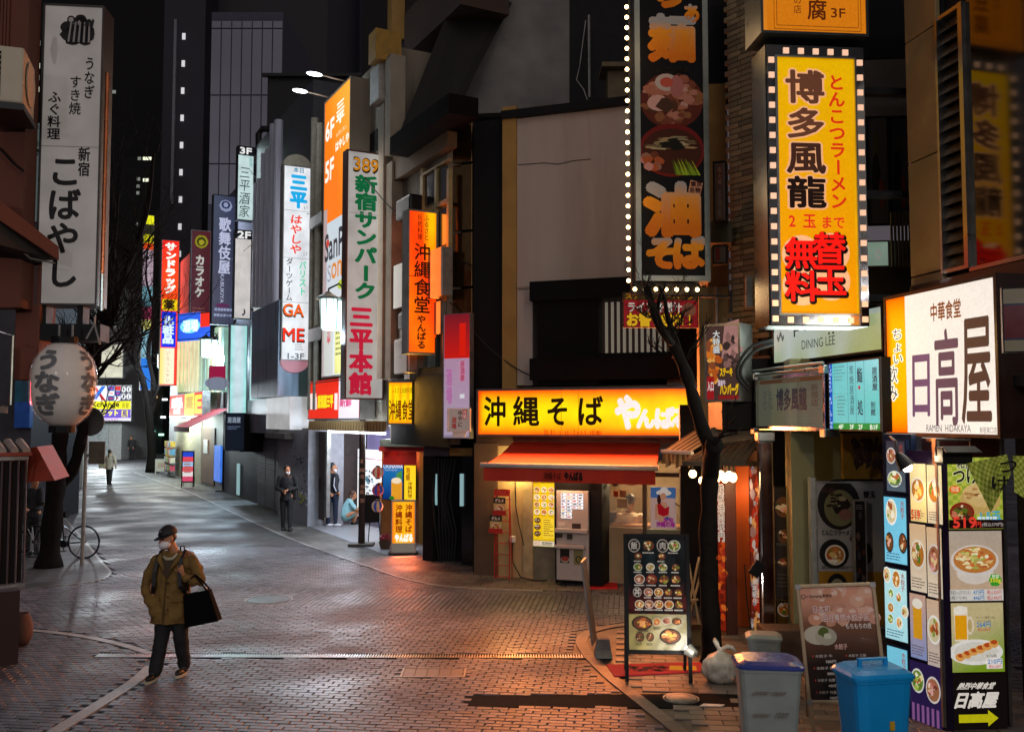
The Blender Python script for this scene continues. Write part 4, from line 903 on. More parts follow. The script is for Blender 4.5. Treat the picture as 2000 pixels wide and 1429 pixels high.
# banner below
def art_ban(A):
 A.box(1218, 572, 1362, 586, hx('#3a2c16'), 0); A.t_('ステーキ ハンバーグ', 1222, 573, 1356, 584, hx('#b07818'), .04, 1)
 A.box(1218, 586, 1362, 640, hx('#8e1620'), 0); A.h_('ライス味噌汁', 1224, 1332, 590, 611, hx('#d8d0c8'), .03, 2); A.disc(1345, 605, 14, 14, hx('#7a4a38'), 1)
 A.h_('お替り', 1222, 1296, 611, 639, hx('#e8b820'), .05, 3, out=hx('#2a0808')); A.h_('自由中!!', 1290, 1358, 611, 638, hx('#e8b820'), .05, 3, out=hx('#2a0808'))
q = rect(at(1290, 600, 13.2).xy, R(3), 1217, 571, 1363, 640)
sign('steak_banner', 'dark red cloth banner with yellow and white lettering behind the tree fork', q, .03, BLACK, .008, facem=PR, face=hx('#6a1018'), art=art_ban, artm=LITDN, cat='banner')
# steak shop angled sign
def art_st(A):
 A.box(1380, 630, 1445, 783, hx('#4a3430'), 0); A.poly([(1417, 632), (1445, 625), (1445, 700), (1410, 700)], hx('#a87c78'), 1)
 for k in range(26): A.disc(random.uniform(1384, 1404), random.uniform(665, 760), random.uniform(4, 9), random.uniform(4, 9), hx(random.choice(['#d87a28', '#b85a20', '#e8a850', '#8a4a2c'])), 2+k*.05, 8, .3)
 for k in range(20): A.disc(random.uniform(1418, 1444), random.uniform(655, 715), random.uniform(4, 9), random.uniform(4, 9), hx(random.choice(['#5a4440', '#b88880', '#8a6460', '#3a2c2a'])), 2+k*.05, 8, .3)
 A.v_('大特盛', 1401, 645, 690, 15, hx('#d8dce0'), .03, 4, out=hx('#1c1c20')); A.box(1381, 735, 1395, 782, hx('#a01c20'), 4); A.h_('入口', 1382, 1395, 744, 764, hx('#e8dcd8'), .04, 5)
 A.h_('ステーキ', 1407, 1432, 718, 736, hx('#f0c020'), .07, 5, out=hx('#201008')); A.h_('ハンバーグ', 1407, 1443, 750, 772, hx('#f0c020'), .07, 5, out=hx('#5a1414')); A.box(1403, 772, 1445, 783, hx('#8a2020'), 3); A.h_('国産牛', 1403, 1418, 742, 754, hx('#e0c8d8'), .04, 6)
q = rect(at(1410, 700, 12.9).xy, R(-38), 1377, 632, 1447, 784)
sign('steak_shop_sign', 'lit food photo sign with yellow lettering on the pier above the wooden canopy', q, .4, ALU, .03, face=hx('#5a4440'), facem=LITD, art=art_st, artm=lit('steak_print', .62, True, mottled=False))
part_o = thing('cable_loop', 'thick black cable loop hanging beside the angled steak sign', 'cable', tuple(at(1460, 700, 12.6)))
part('cable', RUBBER, part_o, lambda m: [m.tube([tuple(Vector(at(x, y, 12.6))-Vector(at(1460, 700, 12.6))) for x, y in chain([Vector(p) for p in L], 4)], .022, 8) for L in ([(1510, 665), (1470, 675), (1445, 705), (1440, 735), (1462, 762)], [(1510, 672), (1476, 684), (1452, 708), (1447, 732), (1462, 752)])])
# ---- orange shop entrance under the wooden canopy
T = thing('grill_shop', 'small shop front with orange wall strip and red posters under a wooden canopy', 'shop', (0, 0, 0))
ORW = mat('orange_wall', hx('#c05a10'), rough=.6, var=.2, scale=2, bump=.1)
wpanel('orange_wall', ORW, T, 1438, 900, 1466, 1240, 13.2, .1, R(-20), 0)
wpanel('post', mat('red_brown_post', hx('#5a2a18'), rough=.5, var=.3, streak=True), T, 1416, 880, 1439, 1260, 12.7, .2, R(-10), 0, .01)
wpanel('dark_wall', DARK, T, 1330, 790, 1500, 1250, 14.6, .2, R(-6), 0)
wpanel('side_wall', mat('warm_wall', hx('#8a6038'), rough=.7), T, 1464, 880, 1490, 1250, 13.4, .1, R(-20), 0)
wpanel('fascia', DARK, T, 1448, 700, 1500, 845, 13.0, .5, R(-30))
def art_g1(A):
 A.box(1402, 925, 1418, 1230, hx('#8a2410'), 0)
 for k in range(30): A.disc(random.uniform(1404, 1416), random.uniform(1060, 1225), 5, 7, hx(random.choice(['#c84a18', '#a8301c', '#e07028', '#6a1c10'])), 1+k*.03, 7, .3)
 A.v_('鉄板焼肉専門', 1410, 945, 1058, 13, hx('#3a1008'), .0, 3, out=hx('#f0e4d8'), ooff=.08)
q = rect(at(1410, 1080, 12.75).xy, R(-30), 1402, 925, 1418, 1232); sign('vertical_poster', 'narrow red vertical poster with white outlined lettering right of the trunk', q, .03, BLACK, .005, facem=LITD, face=hx('#7a2010'), art=art_g1, artm=lit('poster_red', .5, True, mottled=False), cat='poster')
def art_g2(A):
 A.box(1465, 915, 1485, 1225, hx('#7a2a18'), 0)
 for k in range(80): A.disc(random.uniform(1467, 1484), random.uniform(915, 1222), random.uniform(3, 6), random.uniform(6, 16), hx(random.choice(['#c84a28', '#a87868', '#e8a058', '#6a2418', '#9a8a90', '#d0c0b8', '#b83018'])), 1+k*.02, 7, .3)
 A.v_('黒毛和牛', 1475, 1130, 1180, 13, hx('#f0e0d0'), .02, 4)
q = rect(at(1475, 1080, 12.9).xy, R(-30), 1465, 915, 1485, 1225); sign('vertical_poster', 'narrow collage of grilled food photos beside the orange wall strip', q, .03, BLACK, .005, facem=LITD, face=hx('#7a2a18'), art=art_g2, artm=lit('poster_mix', .4, True, mottled=False), cat='poster')
# chrome column, dark poster strip
T = thing('chrome_column', 'tall mirror chrome column beside the stairwell entrance', 'column', (0, 0, 0))
P = at(1499, 1200, 12.2); z0 = 0
part('shaft', MIRROR, T, lambda m: m.box(P.x-.09, P.y-.07, 0.25, P.x+.09, P.y+.07, 2.62), bevel=.02); part('cap', STEEL, T, lambda m: m.box(P.x-.11, P.y-.09, 2.62, P.x+.11, P.y+.09, 2.74), bevel=.01); part('base', mat('cardboard', hx('#7a5834'), rough=.8), T, lambda m: m.box(P.x-.12, P.y-.1, 0, P.x+.12, P.y+.1, .25))
def art_dk(A):
 A.box(1514, 950, 1548, 1280, hx('#2c241c'), 0)
 for k, (y, r) in enumerate(((990, 24), (1047, 16), (1098, 11), (1190, 14))): A.food(1532, y, 15 if k else 20, r, 'dark' if k < 3 else 'ramen', 1)
 A.box(1516, 1060, 1546, 1066, hx('#4a4438'), 4); A.bars(1518, 1120, 1546, 1150, 4, hx('#4a4034'), 4); A.box(1516, 1165, 1546, 1225, hx('#5a4010'), .5); A.bars(1518, 1165, 1546, 1180, 2, hx('#14100c'), 5, .7)
q = rect(at(1530, 1100, 12.4).xy, R(-8), 1514, 950, 1548, 1285); sign('poster_strip', 'dim dark strip of bowl photos between chrome column and pale wall', q, .06, BLACK, .01, facem=PRG, face=hx('#2c241c'), art=art_dk, artm=PRG, cat='poster')
T = thing('planter_box', 'low brown planter base against the pale wall', 'planter', (0, 0, 0)); p = gnd(1548, 1290); part('box', BROWN, T, lambda m: m.box(p.x-.32, p.y, 0, p.x+.2, p.y+.4, .36), bevel=.01)
# big framed ramen poster in the recess
def art_fp(A):
 A.box(1597, 945, 1730, 1220, hx('#8e8c8a'), 0); A.disc(1640, 985, 42, 50, hx('#14120f'), 1, 26); A.disc(1642, 992, 31, 36, hx('#6a6a48'), 2, 24); A.disc(1641, 985, 18, 14, hx('#1c120c'), 3, 10, .4); A.disc(1652, 1005, 13, 11, hx('#7a5448'), 3.5, 10, .1)
 for k in range(14): A.disc(1632+random.uniform(-16, 18), 975+random.uniform(-10, 14), 7, 3, hx(random.choice(['#241810', '#383418', '#8a8468'])), 4+k*.1, 6, .4)
 A.h_('元祖', 1606, 1632, 952, 964, hx('#4a2a28'), .02, 5); A.h_('とんこつラーメン', 1604, 1668, 1034, 1046, hx('#1c1a18'), .03, 5, out=hx('#8c8884')); A.h_('替玉', 1688, 1712, 958, 972, hx('#1c1a18'), .04, 5); A.t_('650', 1660, 1046, 1682, 1056, hx('#1c1a18'), .04, 5)
 A.disc(1629, 1082, 29, 29, hx('#14120f'), 1, 22); A.food(1631, 1084, 20, 20, 'ramen', 2); A.disc(1690, 1080, 14, 22, hx('#14120f'), 1, 18); A.bars(1604, 1106, 1664, 1112, 2, hx('#34302c'), 5)
 A.box(1598, 1116, 1730, 1220, hx('#a07418', .8), .5); A.disc(1634, 1144, 20, 24, hx('#14120f'), 2, 20); A.disc(1634, 1146, 13, 16, hx('#8a8468'), 3, 20); A.bars(1602, 1170, 1720, 1215, 5, hx('#3c2c0c'), 3)
q = rect(at(1660, 1080, 11.6).xy, R(-6), 1594, 940, 1734, 1225)
T = sign('ramen_poster_board', 'large dim poster board of dark ramen bowls behind the beige menu stand', q, .12, ALU, .02, facem=PR, face=hx('#8e8c8a'), art=art_fp, artm=PR, cat='poster')
A = Art(q); part('side_post', mat('pale_post', hx('#8e9088'), rough=.4, metal=.3), T, lambda m: m.box(A.X(1583), -.06, -.5, A.X(1593), .1, q['h']+.05))
def art_ds(A):
 A.box(1671, 978, 1690, 1210, hx('#1c1a1c'), 0)
 for k in range(26): A.disc(random.uniform(1674, 1688), random.uniform(1005, 1200), 4, 8, hx(random.choice(['#4a2c24', '#3c3a40', '#5c4a44', '#241c1c'])), 1+k*.05, 7, .3)
 A.bars(1673, 985, 1688, 996, 3, hx('#6a6c74'), 3)
q = rect(at(1680, 1090, 11.3).xy, R(-6), 1669, 976, 1693, 1215); sign('narrow_display', 'narrow glass fronted display standing before the ramen poster board', q, .1, ALU, .012, facem=PRG, face=hx('#1c1a1c'), art=art_ds, artm=PRG, cat='display')
# yellow menu boards on the fascia: print and hanging dried leaves
T = thing('dried_bundle', 'dark dried leaf bundle hanging over the yellow fascia', 'decoration', tuple(at(1700, 850, 11.8)))
def leaves(m):
 for k in range(60):
  x, z = random.uniform(-.22, .22), -random.uniform(0, .32); a = random.uniform(-.4, .4); l = random.uniform(.08, .2)
  m.add([(x, random.uniform(-.04, .04), z), (x+.03, 0, z-l*.4), (x+a*l, random.uniform(-.03, .03), z-l), (x-.03, .01, z-l*.5)], [(0, 1, 2, 3)])
part('leaves', mat('dried_leaf', hx('#3a1c14'), rough=.8), T, leaves)
# canopy with wooden slats
T = thing('wooden_canopy', 'weathered wooden slatted canopy above the hanging bulbs', 'canopy', (0, 0, 0))
WOOD = mat('weathered_wood', hx('#4c3e2c'), rough=.75, var=.35, scale=5, bump=.3, stain=hx('#241c14'), streak=False)
c0, c1, c2, c3 = at(1395, 868, 13.6), at(1508, 835, 13.0), at(1455, 905, 12.2), at(1332, 905, 12.2)
def roofq(u, v): return (c0.lerp(c1, u)).lerp(c3.lerp(c2, u), v)
for k in range(9):
 u0, u1 = k/9+.006, (k+1)/9-.006; up = Vector((0, 0, .025))
 vs = [roofq(u0, 0), roofq(u1, 0), roofq(u1, 1), roofq(u0, 1)]; vs += [v+up for v in vs]
 mb = MB(); mb.add(vs, [(0,1,2,3),(7,6,5,4),(0,4,5,1),(1,5,6,2),(2,6,7,3),(3,7,4,0)]); mb.obj('slat', WOOD, T)
for k in range(6):
 y = 838+k*5.5; mb = MB(); mb.tube([at(1386+4-k*4, y, 13.5-k*.05), at(1500-k*2, y-7, 13.0-k*.05)], .028, 6); mb.obj('roof_batten', mat('pale_batten', hx('#7a6a54'), rough=.7), T)
part('beam', WOOD, T, lambda m: (m.tube([c3, c2], .04, 4), m.tube([at(1415, 905, 12.6), at(1500, 905, 12.9)], .05, 4)))
part('side_box', BLACK, T, lambda m: m.box(at(1392, 800, 13.6).x, 13.0, at(1400, 838, 13.3).z, at(1480, 800, 13.3).x, 13.9, at(1400, 785, 13.3).z))
T = thing('hanging_bulbs', 'cluster of bright warm glass bulbs hanging under the wooden canopy', 'lamp', tuple(at(1415, 925, 12.3)))
GB = emit('warm_bulb', (1, .66, .28), 5); o0 = at(1415, 925, 12.3)
for (px, py) in ((1400, 932), (1408, 928), (1416, 933), (1424, 929), (1432, 932)):
 v = at(px, py, 12.3 + random.uniform(-.1, .1)) - o0; part('bulb', GB, T, lambda m: m.ell(tuple(v), (.05, .05, .065), 12, 8), smooth=True); part('cord', RUBBER, T, lambda m: m.tube([tuple(v+Vector((0, 0, .05))), (v.x, v.y, .14)], .012, 6))
for (px, py) in ((1353, 925), (1372, 938)):
 p = at(px, py, 12.9); T = thing('hanging_bulb', 'single glowing bulb under the striped awning %s' % ('left of the trunk' if px < 1360 else 'touching the trunk'), 'lamp', tuple(p)); part('bulb', GB, T, lambda m: m.ell((0, 0, 0), .055, 12, 8), smooth=True); part('cord', RUBBER, T, lambda m: m.tube([(0, 0, .05), (0, 0, .22)], .014, 6))
GB.cycles.emission_sampling = 'NONE'
lamp('bulb_light', at(1416, 945, 12.25), 8, WARM, .12); lamp('bulb_light', at(1356, 950, 12.7), 3, WARM, .06); lamp('shop_light', at(1452, 960, 12.9), 3.5, (1, .5, .2), .1)
# striped awning end
T = thing('striped_awning', 'cream and brown striped awning folded beside the trunk', 'awning', (0, 0, 0))
ca, cb_, cc, cd_ = at(1378, 826, 14.2), at(1295, 880, 13.8), at(1350, 880, 13.0), at(1400, 850, 13.6)
for k in range(10):
 u0, u1 = k/10, (k+1)/10; vs = [ca.lerp(cd_, u0), ca.lerp(cd_, u1), cb_.lerp(cc, u1), cb_.lerp(cc, u0)]
 mb = MB(); mb.add(vs + [v+Vector((0, .004, -.01)) for v in vs], [(0,1,2,3),(7,6,5,4),(0,4,5,1),(1,5,6,2),(2,6,7,3),(3,7,4,0)], hx('#b8a878') if k % 2 else hx('#5c4a30')); mb.obj('stripe', CLO, T)
part('front_bar', WHITEP, T, lambda m: m.tube([at(1293, 881, 13.7), at(1352, 884, 13.0)], .03, 6))
mb = MB()
for k in range(12):
 a, b = cb_.lerp(cc, k/12), cb_.lerp(cc, (k+1)/12); dz = Vector((0, 0, -.02)); h = .16+.05*math.sin(k*1.3); mb.add([a+dz, b+dz, b+dz+Vector((.02*math.sin(k), 0, -h)), a+dz+Vector((.02*math.sin(k-1), 0, -h-.02))], [(0, 3, 2, 1)], hx('#a89868') if k % 2 else hx('#6a5634'))
mb.obj('valance', CLO, T)
# ================================================================== street things on the right
def leg(m, p0, p1, r=.02): m.tube([p0, p1], r, 4)
# big illuminated food board
gp = gnd(1287, 1333); T = thing('food_board', 'black easel board covered in rows of dish photographs on dark and cream', 'menu board', (gp.x, gp.y, 0), R(-4))
w = .74; hb = 1.62; lean = .2
def tilt(z): return lean * (z-.05) / hb - .02
ang = math.atan(lean/hb)
def onb(name, m, fn, bevel=0, par=None):
 o = part(name, m, T, fn, bevel=bevel); o.rotation_euler = (-ang, 0, 0); o.location = (0, 0, 0); return o
onb('frame', BLACK, lambda m: (m.box(-w/2, 0, .3, -w/2+.05, .04, hb), m.box(w/2-.05, 0, .3, w/2, .04, hb), m.box(-w/2+.05, 0, .3, w/2-.05, .04, .35), m.box(-w/2+.05, 0, hb-.05, w/2-.05, .04, hb)), .006)
for sx in (-1, 1):
 onb('leg', BLACK, lambda m: m.box(sx*(w/2-.02)-.02, .002, 0, sx*(w/2-.02)+.02, .04, .3))
 part('rear_leg', BLACK, T, lambda m: leg(m, (sx*(w/2-.03), .5, 0), (sx*(w/2-.03), .24, 1.5), .022))
q = rectw((0, 0, 0), 0, w-.1, hb-.4, (1222, 1062, 1340, 1283)); q['px'] = (1222, 1062, 1340, 1283)
o = onb('face_panel', BLACK, lambda m: m.box(-w/2+.05, .012, .35, w/2-.05, .035, hb-.05))
A = Art(q, y=0.008); A.box(1222, 1062, 1340, 1213, hx('#0c0f12'), 0)
A.grad(1222, 1062, 1340, 1213, lambda u, v: near(near(hx('#131a20'), hx('#2f5058'), max(0, 1-abs(u-.3)*2.4)*max(0, v-.3)), hx('#6a1410'), max(0, min(1, (.45-v)*3.4))*.8), 14, 14, 0); A.box(1222, 1213, 1340, 1283, hx('#cfc48c'), 0)
A.grad(1222, 1213, 1340, 1283, lambda u, v: near(hx('#cdbd78'), hx('#f4f4ec'), max(0, u*1.3-.3)*(1-v*.4)), 8, 4, 0)
rows = [(1077, [(1235, 0), (1265, 'steak'), (1294, 0), (1318, 'green')], 13), (1098, [(1243, 'steak'), (1292, 'steak')], 9), (1120, [(1242, 'green'), (1268, 'rice'), (1294, 'green'), (1320, 'steak')], 9), (1144, [(1245, 'pork'), (1270, 'red'), (1296, 'steak'), (1320, 'steak')], 11), (1170, [(1240, 0), (1263, 'pork'), (1284, 'ramen'), (1304, 'steak'), (1324, 'steak')], 9.5), (1194, [(1244, 'ramen'), (1264, 'pork'), (1284, 'ramen'), (1305, 'ramen'), (1325, 'steak')], 9.5)]
for y, its, r in rows:
 for x, k in its:
  if k: A.food(x, y, r, r*.9, k, 2); A.bars(x-r, y+r, x+r, y+r+5, 1, hx('#c8c4bc'), 4, .5)
  else: A.disc(x, y, r*.95, r*1.05, hx('#b8b0a8'), 2); A.disc(x, y, r*.8, r*.9, hx('#2a2624'), 3); A.h_('丼' if y > 1100 else ('飯' if x < 1280 else '肉'), x-7, x+7, y-8, y+8, hx('#d0ccc4'), .02, 4)
for (x, y, rx, ry, k) in ((1249, 1231, 21, 14, 'steak'), (1306, 1256, 22, 15, 'steak'), (1279, 1228, 8, 8, 'ramen'), (1299, 1226, 9, 7, 'pork'), (1320, 1227, 10, 7, 'steak'), (1244, 1258, 9, 10, 'dark'), (1265, 1258, 8, 9, 'dark')): A.food(x, y, rx, ry, k, 2)
for (x0, y, x1) in ((1240, 1244, 1262), (1272, 1239, 1288), (1236, 1270, 1252), (1257, 1270, 1273), (1296, 1268, 1320)): A.bars(x0, y, x1, y+5, 2, hx('#3c3428'), 8, .5)
pm_ = A.done('print', PR, T); pm_.rotation_euler = (-ang, 0, 0); c_ = Vector((0, 0, .35)); pm_.location = Matrix.Rotation(-ang, 3, 'X') @ c_
T2 = thing('clip_lamp', 'small clip lamp at the foot of the dish photo board', 'lamp', (gp.x+.36, gp.y-.2, .36)); part('lamp_head', ALU, T2, lambda m: m.tube([(0, 0, 0), (-.06, .06, .04)], [.05, .07], 12)); part('arm', IRON, T2, lambda m: m.tube([(0, 0, 0), (.05, .1, -.04), (-.01, .27, -.02)], .012, 6)); part('bulb', emit('clip_bulb', (1, .95, .85), 20), T2, lambda m: m.ell((-.062, .062, .042), .03))
lamp('clip_light', (gp.x+.26, gp.y-.5, .42), 9, (1, .92, .8), .03, spot=150, to=(gp.x+.1, gp.y+.3, .9))
# second A board seen edge on
gp2 = gnd(1192, 1262); T = thing('side_board', 'dark A-frame board seen edge on left of the dish photo board', 'menu board', (gp2.x, gp2.y, 0), R(78))
for s_ in (-1, 1):
 o = part('board', BLACK if s_ < 0 else ALU, T, lambda m: m.box(-.2, -.012, .05, .2, .012, 1.1)); o.rotation_euler = (-s_*.13, 0, 0); o.location = (0, s_*.2, 0)
p = gnd(1178, 1281); T = thing('sign_weight', 'grey tapered concrete sign weight beside the A-frame board', 'weight', (p.x, p.y, 0)); part('block', mat('concrete', hx('#75726c'), rough=.9, bump=.4), T, lambda m: m.tube([(0, 0, 0), (0, 0, .22)], [.15, .1], 4))
# door mats
def flatmat(name, label, pts, col, y=.012, prt=None):
 P = [gnd(*p_) for p_ in pts]; o = MB(); o.slab([tuple(p_.xy) for p_ in P], .004, .014, col); return tag(o.obj(name, CLO), label, 'mat')
flatmat('entrance_mat', 'red printed door mat under the dish photo board', [(1184, 1299), (1368, 1294), (1378, 1312), (1200, 1322)], hx('#b01424'))
mb = MB()
for k in range(46):
 p = gnd(random.uniform(1225, 1300), random.uniform(1302, 1313)); r = random.uniform(.02, .06); mb.slab([(p.x-r, p.y), (p.x, p.y-r*.6), (p.x+r, p.y), (p.x, p.y+r*.6)], .014, .0155, hx('#3a1018'))
for x in (1318, 1345): p = gnd(x, 1306); mb.slab([(p.x-.08, p.y-.08), (p.x+.08, p.y-.1), (p.x+.1, p.y+.09), (p.x-.04, p.y+.1)], .014, .0155, hx('#d8a818'))
mo = mb.obj('mat_print', CLO, bpy.data.objects['entrance_mat'])
flatmat('entrance_mat', 'plain bright red mat on the step right of the ticket machine', [(1150, 1138), (1206, 1131), (1206, 1150), (1138, 1151)], hx('#d01a14'))
# garbage bag
p = gnd(1408, 1330); T = thing('rubbish_bag', 'knotted translucent white rubbish bag between trunk and grey bins', 'bag', (p.x, p.y, 0))
BAG = mat('bag_plastic', hx('#b8b0a0'), rough=.25, var=.2, scale=9, bump=.8, bscale=14, trans=.15)
def bag(m):
 vs = []; n, k2 = 26, 18
 for i in range(k2+1):
  v = i/k2; r = math.sin(math.pi*min(1, v*.88+.12))**.55 * .21*(1-.3*v)*(1-.7*max(0, v-.75)/.25) if v < 1 else .03
  for j in range(n):
   a = 2*math.pi*j/n; f = 1+.26*noise.noise(Vector((math.cos(a)*2, math.sin(a)*2, v*4)))+.035*math.sin(a*11+v*9)*(1+2*v)
   vs.append((r*f*math.cos(a)*1.05, r*f*math.sin(a)*.9, .0+v*.37))
 m.add(vs, [(i*n+j, i*n+(j+1) % n, (i+1)*n+(j+1) % n, (i+1)*n+j) for i in range(k2) for j in range(n)] + [tuple(range(n))[::-1]])
part('sack', BAG, T, bag, smooth=True)
for s_ in (-1, 1): part('tied_ear', BAG, T, lambda m: m.tube([(0, 0, .33), (s_*.02, 0, .36), (s_*.06+.02, .02, .38 if s_ > 0 else .42), (s_*.1+.04, .02, .36 if s_ > 0 else .45), (s_*.13+.05, 0, .32 if s_ > 0 else .44)], [.045, .02, .03, .03, .006], 5), smooth=True)
# bins
def bin_(name, label, p, w, d, h, rz, body, lid, handle='bar', lidh=.07):
 T = thing(name, label, 'bin', (p.x, p.y, 0), rz)
 def b(m):
  rings = []; n = 8; prof = [(0, .78), (.02, .8), (h*.97, 1.0), (h*.97, 1.05), (h, 1.05), (h, 1.0), (h-.02, .98), (.3, .85)]
  vs = []
  for z, s_ in prof:
   for k in range(16):
    a = 2*math.pi*(k+.5)/16; c_, q = math.cos(a), math.sin(a); e = .28
    vs.append((w/2*s_*math.copysign(abs(c_)**e, c_), d/2*s_*math.copysign(abs(q)**e, q), z))
  m.add(vs, [(i*16+j, i*16+(j+1) % 16, (i+1)*16+(j+1) % 16, (i+1)*16+j) for i in range(len(prof)-1) for j in range(16)] + [tuple(range(16))[::-1]])
 part('body', body, T, b, bevel=.0)
 def l(m):
  prof = [(h, 1.1), (h+.02, 1.1), (h+lidh*.6, 1.02), (h+lidh, .8), (h+lidh+.002, .05)]; vs = []
  for z, s_ in prof:
   for k in range(16):
    a = 2*math.pi*(k+.5)/16; c_, q = math.cos(a), math.sin(a); e = .28; vs.append((w/2*s_*math.copysign(abs(c_)**e, c_), d/2*s_*math.copysign(abs(q)**e, q), z))
  m.add(vs, [(i*16+j, i*16+(j+1) % 16, (i+1)*16+(j+1) % 16, (i+1)*16+j) for i in range(len(prof)-1) for j in range(16)])
 lo = part('lid', lid, T, l)
 if handle == 'bar': part('handle', lid, lo, lambda m: (m.box(-.13, -.02, h+lidh-.01, -.1, .02, h+lidh+.05), m.box(.1, -.02, h+lidh-.01, .13, .02, h+lidh+.05), m.box(-.13, -.02, h+lidh+.04, .13, .02, h+lidh+.06)), bevel=.006)
 elif handle: part('handle', body, T, lambda m: (m.box(-.1, -d/2*1.02-.02, h*.62, .1, -d/2*.9, h*.66), m.box(-.1, -d/2*1.02-.02, h*.62, -.08, -d/2*.9, h*.84), m.box(.08, -d/2*1.02-.02, h*.62, .1, -d/2*.9, h*.84)))
 return T
GREYB = mat('grey_plastic', hx('#8e948c'), rough=.4, var=.15, scale=4, bump=.05, stain=hx('#6c6e62')); BLUEL = mat('navy_lid', hx('#333f80'), rough=.2, var=.2); BLUEB = mat('blue_plastic', hx('#1490d2'), rough=.28, var=.08, scale=3, bump=.02)
P = at(1499, 1300, 8.25); T = bin_('grey_bin', 'large grey bin with a shiny dark blue lid and faded handwriting', P, .53, .42, .77, R(-6), GREYB, BLUEL, None, .06)
q = rectw((0, -.222, .2), 0, .42, .5, (0, 0, 100, 100)); A = Art(q, y=-.03); A.t_('oyster room', 10, 14, 74, 24, hx('#6a3a34'), -.01, 1, .2); A.t_('oyster', 10, 52, 44, 62, hx('#6a4a40'), -.01, 1, .2); A.t_('room', 56, 50, 80, 60, hx('#5a4a40'), -.01, 1, .2); o = A.done('lettering', PR, T); o.location = (-.0, -.186, .18); o.rotation_euler = (R(4.5), 0, 0)
P = at(1704, 1310, 7.75); T = bin_('blue_bin', 'bright blue lidded bin with a small yellow sticker at the bottom edge', P, .5, .4, .82, R(10), BLUEB, BLUEB); part('sticker', mat('sticker', hx('#c8a020'), rough=.4), T, lambda m: m.box(.03, -.193, .42, .07, -.18, .49))
P = gnd(1460, 1300); T = bin_('grey_bin', 'smaller grey bin with moulded handle behind the blue-lidded one', Vector((P.x, 10.4, 0)), .36, .3, .5, R(-12), GREYB, GREYB, 'side', .05)
# beige dumpling menu stand
P = at(1660, 1300, 8.75); T = thing('menu_stand', 'leaning aluminium stand with a brown dumpling menu behind the blue bin', 'menu board', (P.x, P.y, 0), R(-14))
w, h0, h1 = .72, .27, 1.36
rot = (R(-7), R(-4.5), 0)
def st(name, m, fn, bevel=0): o = part(name, m, T, fn, bevel=bevel); o.rotation_euler = rot; return o
FRM = mat('cream_frame', hx('#b49c7c'), rough=.3, metal=.4, var=.1)
st('frame', FRM, lambda m: (m.box(-w/2, -.02, h0, -w/2+.035, .02, h1), m.box(w/2-.035, -.02, h0, w/2, .02, h1), m.box(-w/2+.035, -.02, h0, w/2-.035, .02, h0+.035), m.box(-w/2+.035, -.02, h1-.035, w/2-.035, .02, h1)), .008)
for s_ in (-1, 1): st('leg', FRM, lambda m: m.box(s_*(w/2-.03)-.018, -.01, 0, s_*(w/2-.03)+.018, .02, h0)); part('rear_leg', FRM, T, lambda m: leg(m, (s_*.3-.06, .45, 0), (s_*.3-.1, .18, 1.3), .016))
for k in range(4): st('corner_cap', STEEL, lambda m: m.box((-1 if k % 2 else 1)*(w/2-.02)-.024, -.024, (h0 if k < 2 else h1)-(0 if k < 2 else .045), (-1 if k % 2 else 1)*(w/2-.02)+.024, .024, (h0 if k < 2 else h1)+(.045 if k < 2 else 0)))
st('backing', BLACK, lambda m: m.box(-w/2+.03, .0, h0+.03, w/2-.03, .018, h1-.03))
q = rectw((0, 0, 0), 0, w-.07, h1-h0-.07, (0, 0, 100, 150)); A = Art(q, y=-.003)
def dmp(u, v): return near(hx('#2a1c14'), near(hx('#8a5c44'), hx('#e0a084'), max(0, min(1, (v-.68)*5))), max(0, min(1, (v-.32)*2.4)))
A.grad(0, 0, 100, 150, dmp, 10, 22, 0)
for k in range(22): x, y = random.uniform(0, 100), random.uniform(4, 46); A.disc(x, y, random.uniform(8, 14), random.uniform(6, 10), hx(random.choice(['#e8b8a0', '#dca088', '#e4b094', '#d89878'])), 1+k*.05, 14, .1); A.disc(x+3, y-2, 5, 3, hx('#f0ccb8'), 1.04+k*.05, 10, .2)
A.disc(20, 64, 21, 13, hx('#c8c0a8'), 3, 20); A.disc(30, 66, 15, 12, hx('#b8b098'), 3.5, 18); A.disc(27, 60, 8, 7, hx('#5a6a2c'), 4, 9, .3); A.disc(32, 66, 6, 4, hx('#d8d4b8'), 4.5, 8, .2)
A.t_('1+ Dumpling 新宿店', 8, 9, 44, 14, hx('#4a3a34'), .02, 4); A.disc(4, 11.5, 3, 3.2, hx('#4a3a34'), 4); A.disc(4, 11.5, 2, 2.2, hx('#e0a890'), 5)
A.h_('日本初', 14, 40, 24, 34, hx('#f0dcd0'), .02, 4, out=hx('#c05a4c')); A.h_('自社専門水餃子店', 28, 92, 36, 47, hx('#f0dcd0'), .02, 4, out=hx('#c05a4c')); A.h_('もちもちの皮', 58, 94, 49, 57, hx('#f0e4dc'), .02, 4); A.h_('水餃子', 40, 58, 76, 84, hx('#e8b8a8'), .03, 4)
for i, (x, y) in enumerate(((12, 90), (58, 90), (12, 106), (58, 106), (12, 122), (12, 138))): A.disc(x-3, y+2, 1, 1.4, hx('#d84838'), 4); A.t_(('水餃子 牛', '水餃子 三鮮', '水餃子 豚', '水餃子 香菜', '水餃子 白菜', '水餃子 特選')[i], x, y, x+24, y+4, hx('#e8dcd0'), .0, 4); A.t_(('580円', '580円', '380円', '880円', '480円', '980円')[i], x+14, y+7.5, x+28, y+11.5, hx('#e8dcd0'), .02, 4)
o = A.done('print', PRG, T); o.rotation_euler = rot; o.location = Matrix.Rotation(R(-4.5), 3, 'Y') @ Matrix.Rotation(R(-7), 3, 'X') @ Vector((0, 0, h0+.035))
